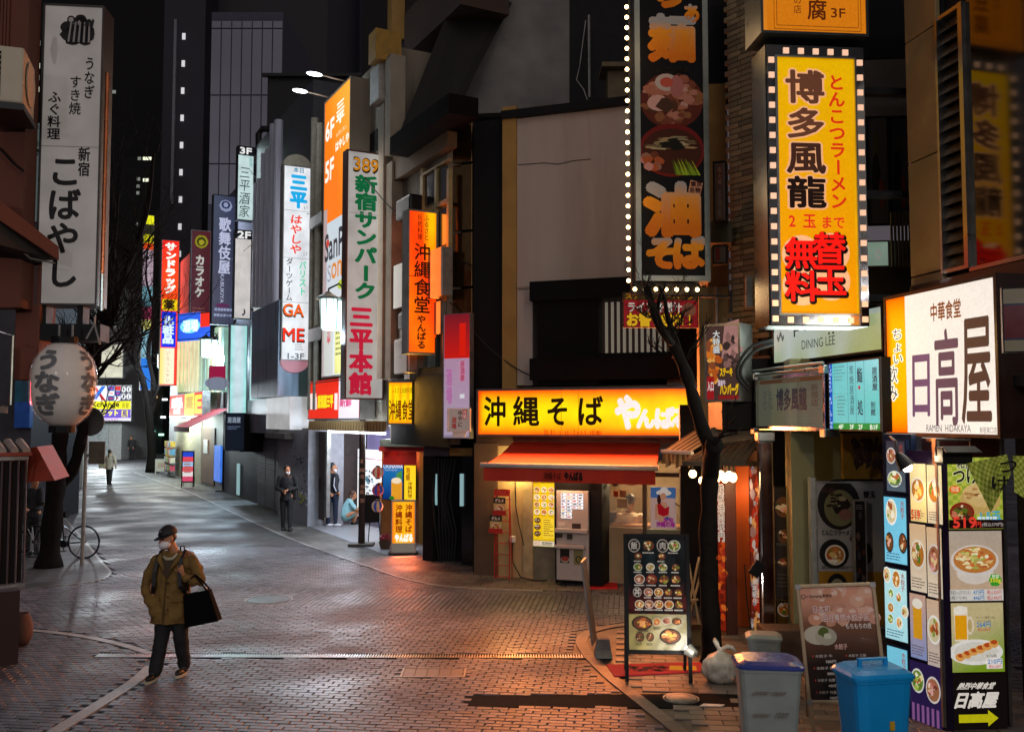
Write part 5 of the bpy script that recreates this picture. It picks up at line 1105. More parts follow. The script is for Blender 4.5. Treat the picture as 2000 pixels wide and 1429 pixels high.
# folded broken chair / clutter near the trunk
P = gnd(1350, 1230); T = thing('folded_stand', 'folded pale wooden stand leaning behind the trunk', 'stand', (P.x, P.y, 0)); pw = mat('pale_wood', hx('#a08c64'), rough=.6, var=.2)
for a, b in (((-.1, 0, 0), (.12, 0, 1.0)), ((.12, 0, .0), (-.02, .05, .95)), ((-.05, .1, 0), (.2, .1, .9)), ((-.05, 0, .4), (.1, .0, .42))): part('strut', pw, T, lambda m: leg(m, a, b, .018))
P = gnd(1380, 1272); T = thing('cardboard_box', 'small open cardboard box at the foot of the trunk', 'box', (P.x-.15, P.y+.4, 0)); part('carton', mat('cardboard2', hx('#96825c'), rough=.85), T, lambda m: m.box(-.16, -.12, 0, .16, .12, .22)); part('flap', mat('cardboard2', hx('#96825c')), T, lambda m: m.add([(-.16, -.12, .22), (.16, -.12, .22), (.16, -.2, .3), (-.16, -.2, .3), (-.16, -.125, .215), (.16, -.125, .215), (.16, -.205, .295), (-.16, -.205, .295)], [(0,1,2,3),(7,6,5,4),(1,5,6,2),(0,3,7,4),(2,6,7,3)]))
p = at(1478, 1110, 12.0); T = thing('phone_camera', 'small black flood lamp with cable clamped beside the food collage', 'lamp', tuple(p)); o = part('housing', BLACK, T, lambda m: m.box(-.07, -.03, -.1, .07, .03, .1), bevel=.01); o.rotation_euler = (0, R(35), 0); part('cable', RUBBER, T, lambda m: m.tube([(0, 0, -.05), (-.15, .02, .05), (-.12, .05, -.4), (-.05, .1, -.9)], .008, 5)); T.name = 'clamp_lamp'
# ================================================================== CORNER SOBA BUILDING
T = at_frame('soba_building', 'two storey corner building with beige plaster wall over a lit soba restaurant', 'building', FO_P, FO_Z)
FP, FZ = FO_P, FO_Z
def wb(name, m, l, t, r, b, y0, y1, bevel=0, z0=None):
 mb = MB(); xl, xr, zb, zt = wallbox(FP, FZ, l, t, r, b, y0, y1, mb)
 if z0 is not None: mb = MB(); mb.box(xl, y0, z0, xr, y1, zt)
 return mb.obj(name, m, T, bevel=bevel), xl, xr, zb, zt
def wq_(l, t, r, b, out=0): q = rect(shift(FP, FZ, out), FZ, l, t, r, b); return q
wb('plaster_wall', BEIGE, 1009, 206, 1300, 560, .0, .35); wb('plaster_wall', BEIGE, 1009, 560, 1040, 752, .0, .35); wb('plaster_wall', BEIGE, 1300, 206, 1420, 752, .02, .35)
wb('corner_trim', OCHRE, 981, 208, 1008, 768, -.06, .3)
wb('roof_edge', BLACK, 978, 190, 1420, 206, -.12, .6)
wb('dark_return', BLACK, 924, 236, 980, 1118, .25, 1.2, z0=0)
wb('upper_backing', BLACK, 1036, 540, 1400, 752, .3, .5)
for L in ([(1012, 322), (1040, 320), (1062, 318), (1090, 321), (1120, 314), (1154, 311)],):
 pts = [hit(x, y, shift(FP, FZ, .004), FZ) - Vector((FP[0], FP[1], 0)) for x, y in L]; o = part('crack', mat('crack_line', hx('#3c302a'), rough=.9), T, lambda m: m.tube([Matrix.Rotation(-FZ, 3, 'Z') @ p_ for p_ in pts], .009, 4))
# projecting timber bay with barred window
DT = mat('black_timber', hx('#070708'), rough=.7, spec=.15, var=.3)
wb('bay', DT, 1050, 580, 1168, 752, -.35, .28); wb('bay_roof', DT, 1034, 541, 1372, 580, -.45, .28); wb('bay_base', DT, 1034, 696, 1372, 740, -.45, .28); wb('bay', DT, 1308, 580, 1366, 696, -.3, .28)
wb('window_light', emit('dim_window', hx('#8f8676'), .28), 1170, 588, 1306, 694, .1, .14)
wb('window_sill', DT, 1168, 688, 1308, 697, -.3, .1)
for k in range(11): wb('window_bar', mat('red_bar', hx('#2a1210'), rough=.6), 1176+k*11.6, 584, 1180.5+k*11.6, 690, -.25, -.2)
# storey line and restaurant wall
wb('lintel', mat('brown_lintel', hx('#4a3424'), rough=.6), 930, 852, 1380, 872, -.02, .3)
RW = mat('warm_plaster', hx('#a08c64'), rough=.8, var=.15, scale=2, bump=.2, stain=hx('#7c6844'))
wb('plaster_wall', RW, 972, 866, 1022, 1130, .0, .2, z0=0); wb('plaster_wall', RW, 1334, 866, 1400, 1190, .0, .2, z0=0)
wb('dark_pier', BROWN, 926, 866, 972, 1125, -.03, .2, z0=0)
wb('door_post', mat('pale_frame', hx('#a09470'), rough=.5), 1022, 900, 1040, 1125, -.04, .1, z0=0)
wb('steel_base', mat('grey_green_panel', hx('#7a7a66'), rough=.5, metal=.3), 1040, 1066, 1084, 1126, .02, .06, z0=0)
wb('window_frame', mat('dark_frame', hx('#3a2416'), rough=.5), 1165, 930, 1176, 1128, -.02, .1, z0=0); wb('window_frame', mat('dark_frame', hx('#3a2416')), 1178, 930, 1188, 1128, .0, .1, z0=0); wb('window_post', mat('aged_steel', hx('#6a5c44'), rough=.4, metal=.4), 1255, 926, 1262, 1120, -.03, .06, z0=0); wb('window_frame', mat('dark_frame', hx('#3a2416')), 1332, 905, 1336, 1120, -.03, .06, z0=0); wb('lintel', mat('dark_frame', hx('#3a2416')), 1165, 922, 1336, 930, -.02, .1)
wb('counter_panel', mat('cream_panel', hx('#b8a47c'), rough=.4, var=.08), 1188, 1030, 1255, 1130, .0, .05, z0=0); wb('counter_panel', mat('sage_panel', hx('#8a9074'), rough=.5, var=.08), 1262, 1034, 1332, 1130, .0, .05, z0=0)
wb('window_pane', GLASS, 1188, 930, 1255, 1030, .02, .03); wb('window_pane', GLASS, 1262, 905, 1332, 1034, .02, .03)
# room behind the window
IW = mat('interior_wall', hx('#8a7450'), rough=.8, var=.2)
wb('interior_wall', IW, 1170, 900, 1330, 1060, 2.4, 2.5, z0=0); wb('ceiling', IW, 1030, 898, 1340, 903, .3, 2.4); wb('kitchen_shelf', BROWN, 1190, 1000, 1212, 1030, .8, 1.4); wb('kitchen_counter', mat('counter_top', hx('#a86c34'), rough=.4), 1190, 1026, 1330, 1036, .3, .8)
for (l, t, r, b, c) in ((1198, 958, 1208, 970, '#c85a1c'), (1210, 957, 1223, 971, '#c0a070'), (1205, 974, 1225, 991, '#d0bc90'), (1224, 935, 1240, 948, '#a8846c'), (1196, 940, 1207, 949, '#1c1e24')): wb('notice', mat('paper_'+c[1:], hx(c), rough=.7), l, t, r, b, .0, .006)
xz = Matrix.Rotation(FO_Z, 4, 'Z')
def fo(x, y, z): v = xz @ Vector((x, y, z)); return Vector((v.x+FO_P[0], v.y+FO_P[1], z))
xm = fxz(FP, FZ, 1240, 950)[0]; lamp('restaurant_light', fo(xm, 1.1, 1.95), 55, (1, .72, .4), .25)
lamp('awning_lamp', fo(fxz(FP, FZ, 1012, 940)[0], -.15, 1.98), 26, (1, .68, .25), .05); lamp('door_lamp', fo(fxz(FP, FZ, 1120, 940)[0], -.75, 2.05), 22, (1, .66, .34), .2)
# roof gable and grey wall behind
T = thing('night_block', 'added dark block covering the sky behind the bare trees', 'building', (0, 0, 0)); part('wall', mat('night_block3', hx('#0a090c'), rough=.9), T, lambda m: m.box(at(-400, 0, 150).x, 150, 0, at(345, 0, 150).x, 160, at(0, -300, 150).z))  # added black wall that hides the brightened sky
T = thing('rear_building', 'dark building with a cracked grey gable wall above the soba roof', 'building', (0, 0, 0))
Yb = 21
def rp(px, py, Y=Yb): p = at(px, py, Y); return (p.x, p.z)
mb = MB(); mb.prism([rp(893, 218), rp(930, 222), rp(1112, 215), rp(1112, -140), rp(1060, -140), rp(990, 10)], Yb, Yb+.3); mb.obj('grey_wall', mat('cracked_render', hx('#7a7672'), rough=.9, var=.4, scale=.9, bump=.5, stain=hx('#2c2a28')), T)
mb = MB(); mb.prism([rp(1112, 215), rp(1240, 200), rp(1240, -140), rp(1112, -140)], Yb+.02, Yb+.4); mb.obj('dark_wall', BLACK, T)
mb = MB(); mb.add([at(768, 290, 19.6), at(880, 236, 19.6), at(1000, 6, 21), at(900, -40, 21)], [(0, 1, 2, 3)]); mb.add([at(768, 290, 19.7), at(880, 236, 19.7), at(1000, 6, 21.1), at(900, -40, 21.1)], [(3, 2, 1, 0)]); mb.obj('roof_slope', mat('dark_roof', hx('#140e0c'), rough=.8, var=.3), T)
mb = MB(); mb.prism([rp(893, 218), rp(893, 900), rp(1000, 900), rp(1000, 200)], Yb+.4, Yb+.6); mb.obj('dark_wall', BLACK, T)
part('pipe', ALU, T, lambda m: (m.tube([at(1150, 30, 20.6), at(1151, 190, 20.6)], .03, 6), m.tube([at(1144, 40, 20.6), at(1132, 130, 20.6), at(1126, 156, 20.6), at(1140, 175, 20.6), at(1147, 195, 20.6)], .012, 5)))
part('chimney_box', mat('dusty_metal', hx('#6a5c44'), rough=.8), T, lambda m: m.box(at(1187, 150, 19).x, 19, at(1187, 205, 19).z, at(1226, 150, 19).x, 19.5, at(1200, 138, 19).z)); part('chimney_cap', mat('dusty_metal', hx('#6a5c44')), T, lambda m: m.box(at(1176, 150, 18.8).x, 18.8, at(1187, 137, 19).z+.005, at(1236, 150, 19).x, 19.6, at(1200, 128, 19).z))
# main soba sign
def yel(u, v): return near(near(hx('#f4e000'), hx('#ffb400'), min(1, abs(2*v-1)**2*1.3)), hx('#ff5200'), min(1, max(abs(2*v-1)**3.2*1.05, abs(2*u-1)**26, .55*abs(math.sin(u*7.3+.4))**8*(abs(2*v-1)**1.5))))
def art_soba(A):
 K = hx('#1c0e04')
 for ch, l, r in (('沖', 946, 994), ('縄', 1007, 1062), ('そ', 1074, 1122), ('ば', 1136, 1188)): A.g(ch, A.X(l), A.X(r), A.Z(835), A.Z(772), K, .025, 2)
 for ch, l, r, t, b, c in (('や', 1210, 1260, 772, 840, 0), ('ん', 1250, 1286, 798, 838, 0), ('ば', 1284, 1322, 796, 838, 0), ('る', 1316, 1352, 796, 838, 0)): A.g(ch, A.X(l), A.X(r), A.Z(b), A.Z(t), hx('#efe6e2'), .07, 2)
 for x in (1105, 1139): A.box(x, 760, x+.8, 850, hx('#b06a08'), 1)
 for k in range(24): x = random.uniform(1070, 1190); A.box(x, 843-random.uniform(0, 5), x+1.5, 851, hx('#c04808'), 1)
q = wq_(931, 757, 1373, 853, .38)
sign('soba_sign', 'wide glowing yellow orange signboard with black brush characters above the red awning', q, .34, mat('sign_frame_grey', hx('#6a6560'), rough=.4, metal=.5), .035, fn=yel, grid=(40, 10), facem=lit('soba_face', 1.02), glow=24, gcol=(1,.24,.06), art=art_soba, artm=lit('soba_print', 1, False, mottled=False))
# awning
AW = mat('red_awning_cloth', hx('#b82c10'), rough=.7, var=.12, scale=3, bump=.15)
T = at_frame('red_awning', 'red orange retractable awning with a pale front bar over the soba shop', 'awning', FO_P, FO_Z)
xa, za = fxz(FP, FZ, 1003, 862, 0); xb, zb_ = fxz(FP, FZ, 1290, 866, 0)
xc, zc = fxz(FP, FZ, 945, 907, 1.25); xd, zd = fxz(FP, FZ, 1280, 915, 1.25); 
zc = zd = (zc+zd)/2
def aw(m):
 n = 16
 for i in range(n):
  for j in range(12):
   def P(u, v): return (xa+(xb-xa)*u+((xc-xa)*(1-u)+(xd-xb)*u)*v, -.02-1.25*v, za+(zc-za)*v - .05*math.sin(math.pi*v))
   u0, u1, v0, v1 = i/n, (i+1)/n, j/12, (j+1)/12; a = [P(u0, v0), P(u1, v0), P(u1, v1), P(u0, v1)]
   m.add(a, [(0, 3, 2, 1)])
o = part('canopy', AW, T, aw)
part('front_bar', WHITEP, T, lambda m: m.tube([(xc-.05, -1.27, zc), (xd+.05, -1.27, zd)], .045, 10), smooth=True)
def val(m):
 n = 24
 for i in range(n): 
  x0, x1 = xc+(xd-xc)*i/n, xc+(xd-xc)*(i+1)/n; y0, y1 = -1.26+.012*math.sin(i*.9), -1.26+.012*math.sin((i+1)*.9); m.add([(x0, y0, zc-.04), (x1, y1, zc-.04), (x1, y1, zc-.27), (x0, y0, zc-.27)], [(3, 2, 1, 0)])
o = part('valance', AW, T, val)
q = rectw((xc+(xd-xc)*.5, -1.28, zc-.27), 0, xd-xc, .23, (945, 920, 1275, 941)); A = Art(q, y=0); A.h_('沖縄そば', 1066, 1100, 925, 937, hx('#5a1408'), .02, 3); A.h_('やんばる', 1106, 1142, 924, 938, hx('#1c0806'), .07, 3); o = A.done('lettering', PR, T); o.location = q['loc']
for u in (.12, .88): part('folding_arm', ALU, T, lambda m: m.tube([(xa+(xb-xa)*u, 0, za-.15), (xa+(xb-xa)*u+.25, -.6, (za+zc)/2-.15), (xc+(xd-xc)*u, -1.25, zc-.02)], .022, 6))
# menu window poster, machine
def art_ym(A):
 A.box(1042, 944, 1083, 1054, hx('#e8c018'), 0)
 for j in range(4):
  for i in range(3): A.food(1049+i*14, 956+j*14.5, 5.6, 5.4, 'rice' if (i+j) % 2 else 'ramen', 1); A.bars(1044+i*14, 962+j*14.5, 1055+i*14, 965+j*14.5, 1, hx('#8a6408'), 3)
 for j in range(3): A.food(1050, 1016+j*13, 6.5, 5.5, 'dark', 1)
 A.box(1060, 1012, 1083, 1050, hx('#f0d038'), 1); A.bars(1062, 1014, 1082, 1048, 8, hx('#8a5408'), 3, .4, .5); A.box(1042, 1056, 1083, 1066, hx('#d8ccb0'), 1); A.t_('氷ぜんざい', 1044, 1057, 1056, 1065, hx('#c03020'), .0, 3); A.bars(1059, 1058, 1083, 1065, 2, hx('#3c2c14'), 3, .6)
q = wq_(1041, 940, 1084, 1068, -.02); sign('menu_poster', 'yellow lit poster of small noodle dishes beside the white ticket machine', q, .02, STEEL, .008, facem=LITD, face=hx('#e8c018'), art=art_ym, artm=lit('yellow_menu', .85, True, mottled=False), cat='poster')
q = wq_(1086, 944, 1166, 1138, .55); T = thing('ticket_machine', 'white food ticket vending machine in a black housing under the red awning', 'vending machine', (q['loc'][0], q['loc'][1], 0), FO_Z)
w = q['w']; H_ = q['h'] + q['loc'][2]
part('housing', BLACK, T, lambda m: (m.box(-w/2-.03, .04, .03, -w/2+.0, .6, H_), m.box(w/2-.14, .04, .03, w/2+.08, .6, H_), m.box(-w/2, .04, H_-.12, w/2, .6, H_), m.box(-w/2, .5, .03, w/2-.15, .55, H_-.13)))
MW = mat('machine_white', hx('#b8b0a8'), rough=.35, var=.05)
mw0, mw1 = -w/2+.005, w/2-.15
part('cabinet', MW, T, lambda m: m.box(mw0, 0, .1, mw1, .49, H_-.13), bevel=.012); part('control_shelf', MW, T, lambda m: (m.box(mw0-.005, -.09, .93, mw1+.005, .0, 1.0), m.box(mw0-.005, -.1, .66, mw1-.05, .0, .72)), bevel=.01)
q2 = rectw((mw0+(mw1-mw0)/2, 0, .1), 0, mw1-mw0, H_-.23, (1091, 956, 1150, 1132)); A = Art(q2, y=-.004)
for j in range(8):
 for i in range(4 if j < 5 else 2): A.box(1100+i*10.5, 961+j*6.3, 1109+i*10.5, 966+j*6.3, hx('#e8ecf4'), 1); A.box(1101+i*10.5, 962+j*6.3, 1104+i*10.5+random.uniform(0, 4), 964.5+j*6.3, hx(random.choice(['#303840', '#b04030', '#c0a030', '#40485c'])), 2)
o = A.done('ticket_buttons', lit('machine_buttons', 1.1, True, mottled=False), T); o.location = q2['loc']
A = Art(q2, y=-.004); A.box(1098, 1071, 1115, 1098, hx('#28241f'), 1); A.disc(1107, 1090, 7, 5, hx('#a84434'), 3); A.disc(1107, 1091, 8, 6, hx('#c8c0b0'), 2); A.box(1123, 1069, 1140, 1101, hx('#8a8458'), 1); A.disc(1132, 1090, 6, 7, hx('#34302a'), 2); A.disc(1132, 1090, 4, 5, hx('#8a7c44'), 3); A.box(1120, 1020, 1136, 1033, hx('#3c3230'), 1); A.box(1095, 1018, 1107, 1026, hx('#d8d4cc'), 2); A.box(1092, 1040, 1104, 1048, hx('#40383a'), 30); A.box(1112, 1040, 1122, 1050, hx('#40382c'), 30); o = A.done('print', PR, T); o.location = q2['loc']
for s_ in (-1, 1): part('foot', RUBBER, T, lambda m: m.cyl((s_*w*.35-.05, .1, 0), (s_*w*.35-.05, .1, .1), .03))
# summer poster: generic bather in a hat, no known artwork
def art_po(A):
 A.box(1271, 951, 1320, 1032, hx('#4a7cc0'), 0); A.box(1271, 972, 1320, 1032, hx('#d8b8b0'), 1)
 A.disc(1297, 962, 15, 6, hx('#f0ece4'), 2); A.disc(1298, 957, 8, 6, hx('#f4f0ea'), 3); A.disc(1296, 969, 6, 7, hx('#d8a080'), 4); A.disc(1288, 975, 4, 10, hx('#3a1c18'), 3.5, 9, .2); A.poly([(1282, 1010), (1284, 985), (1290, 978), (1302, 980), (1308, 1000), (1304, 1022), (1290, 1022)], hx('#d8a080'), 3); A.poly([(1284, 985), (1290, 983), (1299, 992), (1308, 988), (1306, 1004), (1296, 1008), (1286, 1004)], hx('#c01828'), 5); A.poly([(1280, 985), (1284, 983), (1284, 1014), (1279, 1014)], hx('#cf9878'), 4)
 A.h_('夏祭', 1296, 1316, 1010, 1020, hx('#c050a0'), .06, 7); A.h_('沖縄の海', 1282, 1318, 1018, 1029, hx('#b03898'), .07, 7); A.h_('生', 1299, 1310, 1008, 1015, hx('#3050a0'), .05, 8)
q = wq_(1271, 951, 1320, 1032, .03); sign('beach_poster', 'poster of a bather in a white hat and red swimsuit on the restaurant window', q, .008, WHITEP, .003, facem=PR, face=hx('#d8b8b0'), art=art_po, artm=lit('beach_print', .3, False, mottled=False), cat='poster', frp=.006)
# flyer rack
q = wq_(966, 955, 995, 1122, .3); T = thing('flyer_rack', 'red wire flyer rack with two yellow leaflets beside the dark pier', 'rack', (q['loc'][0], q['loc'][1], 0), FO_Z); w = q['w']; H_ = q['loc'][2]+q['h']; RD = mat('red_wire', hx('#a8261c'), rough=.4, var=.1)
part('wire_frame', RD, T, lambda m: [m.cyl((x, 0, 0), (x, 0, H_), .011, n=6) for x in (-w/2, w/2)] + [m.cyl((-w/2, 0, z), (w/2, 0, z), .008, n=6) for z in [i*.2+.05 for i in range(int(H_/.2))]] + [m.cyl((x, .15, 0), (x, .02, H_*.9), .01, n=6) for x in (-w/2, w/2)])
for (x, z) in ((-.02, H_*.72), (-.09, H_*.52)): part('leaflet_tray', RD, T, lambda m: (m.box(x-.13, -.1, z, x+.13, -.09, z+.08), m.box(x-.13, -.1, z-.01, x+.13, 0, z))); q3 = rectw((x, -.08, z+.01), 0, .23, .3, (0, 0, 100, 100)); A = Art(q3, y=0); A.box(0, 0, 100, 100, hx('#c8b070'), 0); A.box(0, 0, 100, 35, hx('#1c2420'), 1); A.h_('グルメ', 12, 88, 6, 30, hx('#e0d8c0'), .05, 2); A.food(50, 68, 36, 24, 'ramen', 1); o = A.done('leaflet', PR, T); o.location = q3['loc']
q3 = rectw((0, -.02, H_-.12), 0, .3, .12); A = Art(q3, y=0); A.box(0, 0, 100, 100, hx('#b83828'), 0); A.t_('FREE', 20, 25, 80, 75, hx('#c86050'), .02, 1); o = A.done('header_card', PR, T); o.location = q3['loc']
# cables on the wall
p = fo(fxz(FP, FZ, 1003, 1080)[0], -.03, .7); T = thing('outlet_cable', 'cream outlet box and trailing black cable on the wall left of the door', 'cable', tuple(p), FO_Z); part('outlet', WHITEP, T, lambda m: m.box(-.05, -.05, -.06, .05, .02, .06), bevel=.01); part('cable', RUBBER, T, lambda m: (m.tube([(0, -.03, 0), (.0, -.04, -.4), (.2, -.15, -.66), (.5, -.3, -.68), (.75, -.3, -.66)], .012, 6), m.tube([(.05, -.02, 1.2), (.06, -.02, .6), (.12, -.03, .3), (.22, -.03, -.1)], .01, 6)))
p = fo(fxz(FP, FZ, 1348, 1000)[0], -.05, 1.2); T = thing('wall_hook', 'thin metal hook rail fixed right of the poster', 'hook', tuple(p), FO_Z); part('rod', IRON, T, lambda m: m.tube([(-.25, 0, .25), (0, -.02, .1), (.04, -.02, 0), (.04, -.02, -.25)], .01, 6))
# ================================================================== dark gap and small signs at the corner
T = thing('gap_building', 'dark narrow shopfront with bundled cables between the lantern stall and the soba corner', 'building', (0, 0, 0))
PG = at(865, 1100, 19.0).xy
def gq(name, m, l, t, r, b, rz=R(-35), th=.12, P=PG, z0=None, bevel=0):
 q = rect(P, rz, l, t, r, b); mb = MB(); zz = -q['loc'][2] + z0 if z0 is not None else 0; mb.box(-q['w']/2, 0, zz, q['w']/2, th, q['h']); return mb.obj(name, m, T, q['loc'], rz, bevel=bevel)
gq('wall', BLACK, 836, 560, 990, 1100, R(-30), .1, at(836, 1000, 19.6).xy, 0)
gq('meter_board', mat('purple_grey', hx('#4a4048'), rough=.5), 828, 863, 876, 890, R(-30), .2); gq('meter_board', OCHRE, 878, 874, 922, 890, R(-30), .15)
gq('glass_door', GLASSD, 902, 890, 926, 1110, R(-30), .05, PG, 0); gq('door_light', emit('blue_door_glow', hx('#7c9ca0'), .55), 836, 925, 852, 985, R(-50), .05); gq('door_light', emit('blue_door_glow', hx('#7c9ca0'), .5), 898, 925, 903, 988, R(-30), .05, shift(PG, R(-30), .05))
gq('jamb', DARK, 826, 890, 846, 1100, R(-40), .3, PG, 0)
T = thing('cable_bundle', 'thick black bundle of cables and pipes running down the corner wall', 'cable', tuple(gnd(873, 1095)))
o0 = gnd(873, 1095); part('cabinet', BLACK, T, lambda m: m.box(-.12, 0, 0, .22, .25, 2.05), bevel=.03)
for k in range(7): part('cable', RUBBER, T, lambda m: m.tube([(-.25+k*.07, -.05-.03*(k % 2), 2.1), (-.28+k*.06+.06*math.sin(k), -.1, 1.3), (-.22+k*.07, -.12, .6), (-.15+k*.05, -.05, .02)], .03, 6))
def art_pk(A):
 A.box(868, 612, 918, 700, hx('#c02018', .9), 0); A.grad(868, 612, 918, 700, lambda u, v: near(hx('#d01c14'), hx('#7a1c28'), v), 3, 4, .5); A.box(898, 632, 910, 695, hx('#e02010'), 2)
 A.grad(868, 700, 918, 850, lambda u, v: near(hx('#b0a0b8'), hx('#b888a8'), v*.7), 3, 5, .5); A.box(898, 705, 909, 745, hx('#d090b0'), 2); A.v_('居酒屋', 904, 705, 745, 9, hx('#b04868'), .03, 3); A.v_('酒場', 878, 720, 790, 12, hx('#b870a8'), .04, 3)
 A.box(899, 770, 908, 778, hx('#e0e0e8'), 3)
PK = at(893, 700, 17.45).xy
q = rect(PK, R(-28), 866, 612, 919, 856)
sign('pink_vertical_sign', 'lilac vertical sign with a red top block beside the black wall', q, .12, ALU, .012, facem=LITD, face=hx('#b0a0b8'), art=art_pk, artm=lit('pink_print', .7, True, mottled=False))
def art_cs(A): A.box(876, 798, 918, 842, hx('#a09088'), 0); A.box(904, 800, 912, 818, hx('#b01820'), 1); A.v_('元祖', 908, 801, 817, 7, hx('#d8c0b8'), .02, 2); A.v_('中やに', 899, 801, 834, 9, hx('#4a2020'), .03, 2); A.v_('酒場', 887, 814, 838, 10, hx('#9a3030'), .03, 2)
q = rect(at(897, 820, 17.1).xy, R(-10), 874, 797, 919, 843); T = sign('tavern_sign', 'small square cream sign with red block hanging below the lilac sign', q, .08, WHITEP, .02, face=hx('#a89c94'), facem=LITD, art=art_cs, artm=LITDN); part('stub', WHITEP, T, lambda m: m.box(-.12, .0, -.1, .12, .06, 0))
# ================================================================== FAR STREET, right side: buildings along the facade line
def seg(l, r, t, out=0, base=819, extra=0): pass
def bld(name, label, l, r, t, m, depth=7, tt=None, out=0, b=None, group=None):
 """building on the far facade line between picture columns l..r with roof row t (at its near edge)"""
 P = shift(FL_P, FL_Z, out); T = at_frame(name, label, 'building', P, FL_Z, group)
 xl = fxz(FL_P, FL_Z, l, 819, out)[0]; xr = fxz(FL_P, FL_Z, r, 819, out)[0]; z = fxz(FL_P, FL_Z, r, t, out)[1]; z0 = 0 if b is None else fxz(FL_P, FL_Z, r, b, out)[1]
 part('wall', m, T, lambda mm: mm.box(xl, 0, z0, xr, depth, z)); T['span'] = (xl, xr); return T, xl, xr, z
def on(T, name, m, l, t, r, b, y0=-.06, y1=0, out=0, bevel=0):
 mb = MB(); cy = (t+b)/2; xl = fxz(FL_P, FL_Z, l, cy, out-y0)[0]; xr = fxz(FL_P, FL_Z, r, cy, out-y0)[0]; zt = fxz(FL_P, FL_Z, (l+r)/2, t, out-y0)[1]; zb = fxz(FL_P, FL_Z, (l+r)/2, b, out-y0)[1]
 mb.box(xl, y0, zb, xr, y1, zt); return mb.obj(name, m, T, bevel=bevel)
LC = mat('grey_cream_wall', hx('#7a7060'), rough=.75, var=.2, scale=1.5, bump=.15, stain=hx('#4c443a'), streak=True)
# window building with lantern stall
T, *_ = bld('window_building', 'ochre grey building with a metal framed window behind the orange vertical sign', 762, 872, 250, LC, .3, b=868)
on(T, 'roof_eave', mat('brown_eave', hx('#100b09'), rough=.9, spec=.1), 762, 225, 876, 262, -.6, 0); on(T, 'soffit_panel', mat('tan_soffit', hx('#6a5030'), rough=.7), 768, 268, 874, 320, -.2, 0)
for (l, r) in ((826, 848), (852, 872)):
 on(T, 'window_pane', GLASSD, l, 330, r, 398, -.03, -.01); on(T, 'window_pane', GLASSD, l, 410, r, 480, -.03, -.01)
FRY = mat('yellowed_frame', hx('#a08c5c'), rough=.5, metal=.2)
for (l, t, r, b) in ((820, 325, 875, 330), (820, 400, 875, 408), (820, 330, 825, 500), (848, 330, 852, 500), (872, 330, 876, 500)): on(T, 'window_frame', FRY, l, t, r, b, -.08, 0)
on(T, 'lower_panel', mat('silver_panel', hx('#8a8a84'), rough=.35, metal=.6), 768, 500, 862, 590, -.25, 0, bevel=.02); on(T, 'lower_panel', mat('silver_panel', hx('#8a8a84')), 770, 600, 860, 660, -.12, 0); on(T, 'window_pane', mat('teal_glass', hx('#2a4440'), rough=.1), 815, 662, 850, 718, -.1, 0); on(T, 'vent_box', ALU, 768, 660, 796, 730, -.3, 0, bevel=.05); on(T, 'vent_hood', IRON, 772, 385, 800, 425, -.35, 0, bevel=.05); on(T, 'vent_hood', IRON, 776, 608, 806, 640, -.35, 0, bevel=.05); on(T, 'duct', ALU, 790, 640, 800, 740, -.2, 0); on(T, 'pier', CREAM, 750, 320, 764, 740, -.25, 0); on(T, 'lower_wall', DARK, 764, 735, 872, 870, -.08, 0)
T = thing('wavy_cladding', 'rippled bronze metal cladding column reflecting warm light', 'cladding', (0, 0, 0)); WV = mat('rippled_bronze', hx('#7c6240'), rough=.13, metal=.95, var=.15, bump=1.2, bscale=2.2)
for t, b in ((226, 318), (322, 450), (454, 560), (564, 640), (644, 735)):
 q = rect(at(878, 400, 18.1).xy, R(-20), 878, t, 922, b); mb = MB(); mb.box(-q['w']/2, 0, 0, q['w']/2, .1, q['h']); mb.obj('metal_sheet', WV, T, q['loc'], R(-20), bevel=.01)
# beige pier building, the big orange billboard
T, *_ = bld('pier_building', 'pale building with tall ribbed piers behind the green lettered vertical sign', 690, 762, 95, LC, 8, b=826)
on(T, 'pier', CREAM, 738, 118, 748, 740, -.3, 0); on(T, 'pier', CREAM, 752, 110, 762, 300, -.35, 0); on(T, 'recess', BLACK, 716, 260, 736, 300, -.02, 0); on(T, 'ledge', mat('pale_ledge', hx('#9a968e'), rough=.6), 722, 130, 740, 200, -.45, 0, bevel=.03); on(T, 'upper_balcony', mat('gold_panel', hx('#9a7420'), rough=.6), 720, 62, 734, 120, -.6, 0)
T, *_ = bld('shop_building', 'shop building carrying the tall orange billboard and red signboard', 600, 690, 200, LC, 8, b=826)
on(T, 'recess', DARK, 606, 330, 690, 738, -.02, 0)
# upper dark towers on the right (behind)
T, xl_, xr_, z_ = bld('terrace_building', 'dark building with a balcony storey rising behind the orange billboard', 700, 800, -200, mat('dark_brown_wall', hx('#1c130e'), rough=.8, var=.3), 6, out=-2.2)
on(T, 'balcony', mat('brown_balcony', hx('#3a2618'), rough=.7), 790, -30, 900, 60, -1.2, 0, out=-2.2); on(T, 'balcony_frame', IRON, 735, 74, 860, 82, -1.0, 0, out=-2.2); on(T, 'post', OCHRE, 757, -20, 765, 75, -.4, 0, out=-2.2)
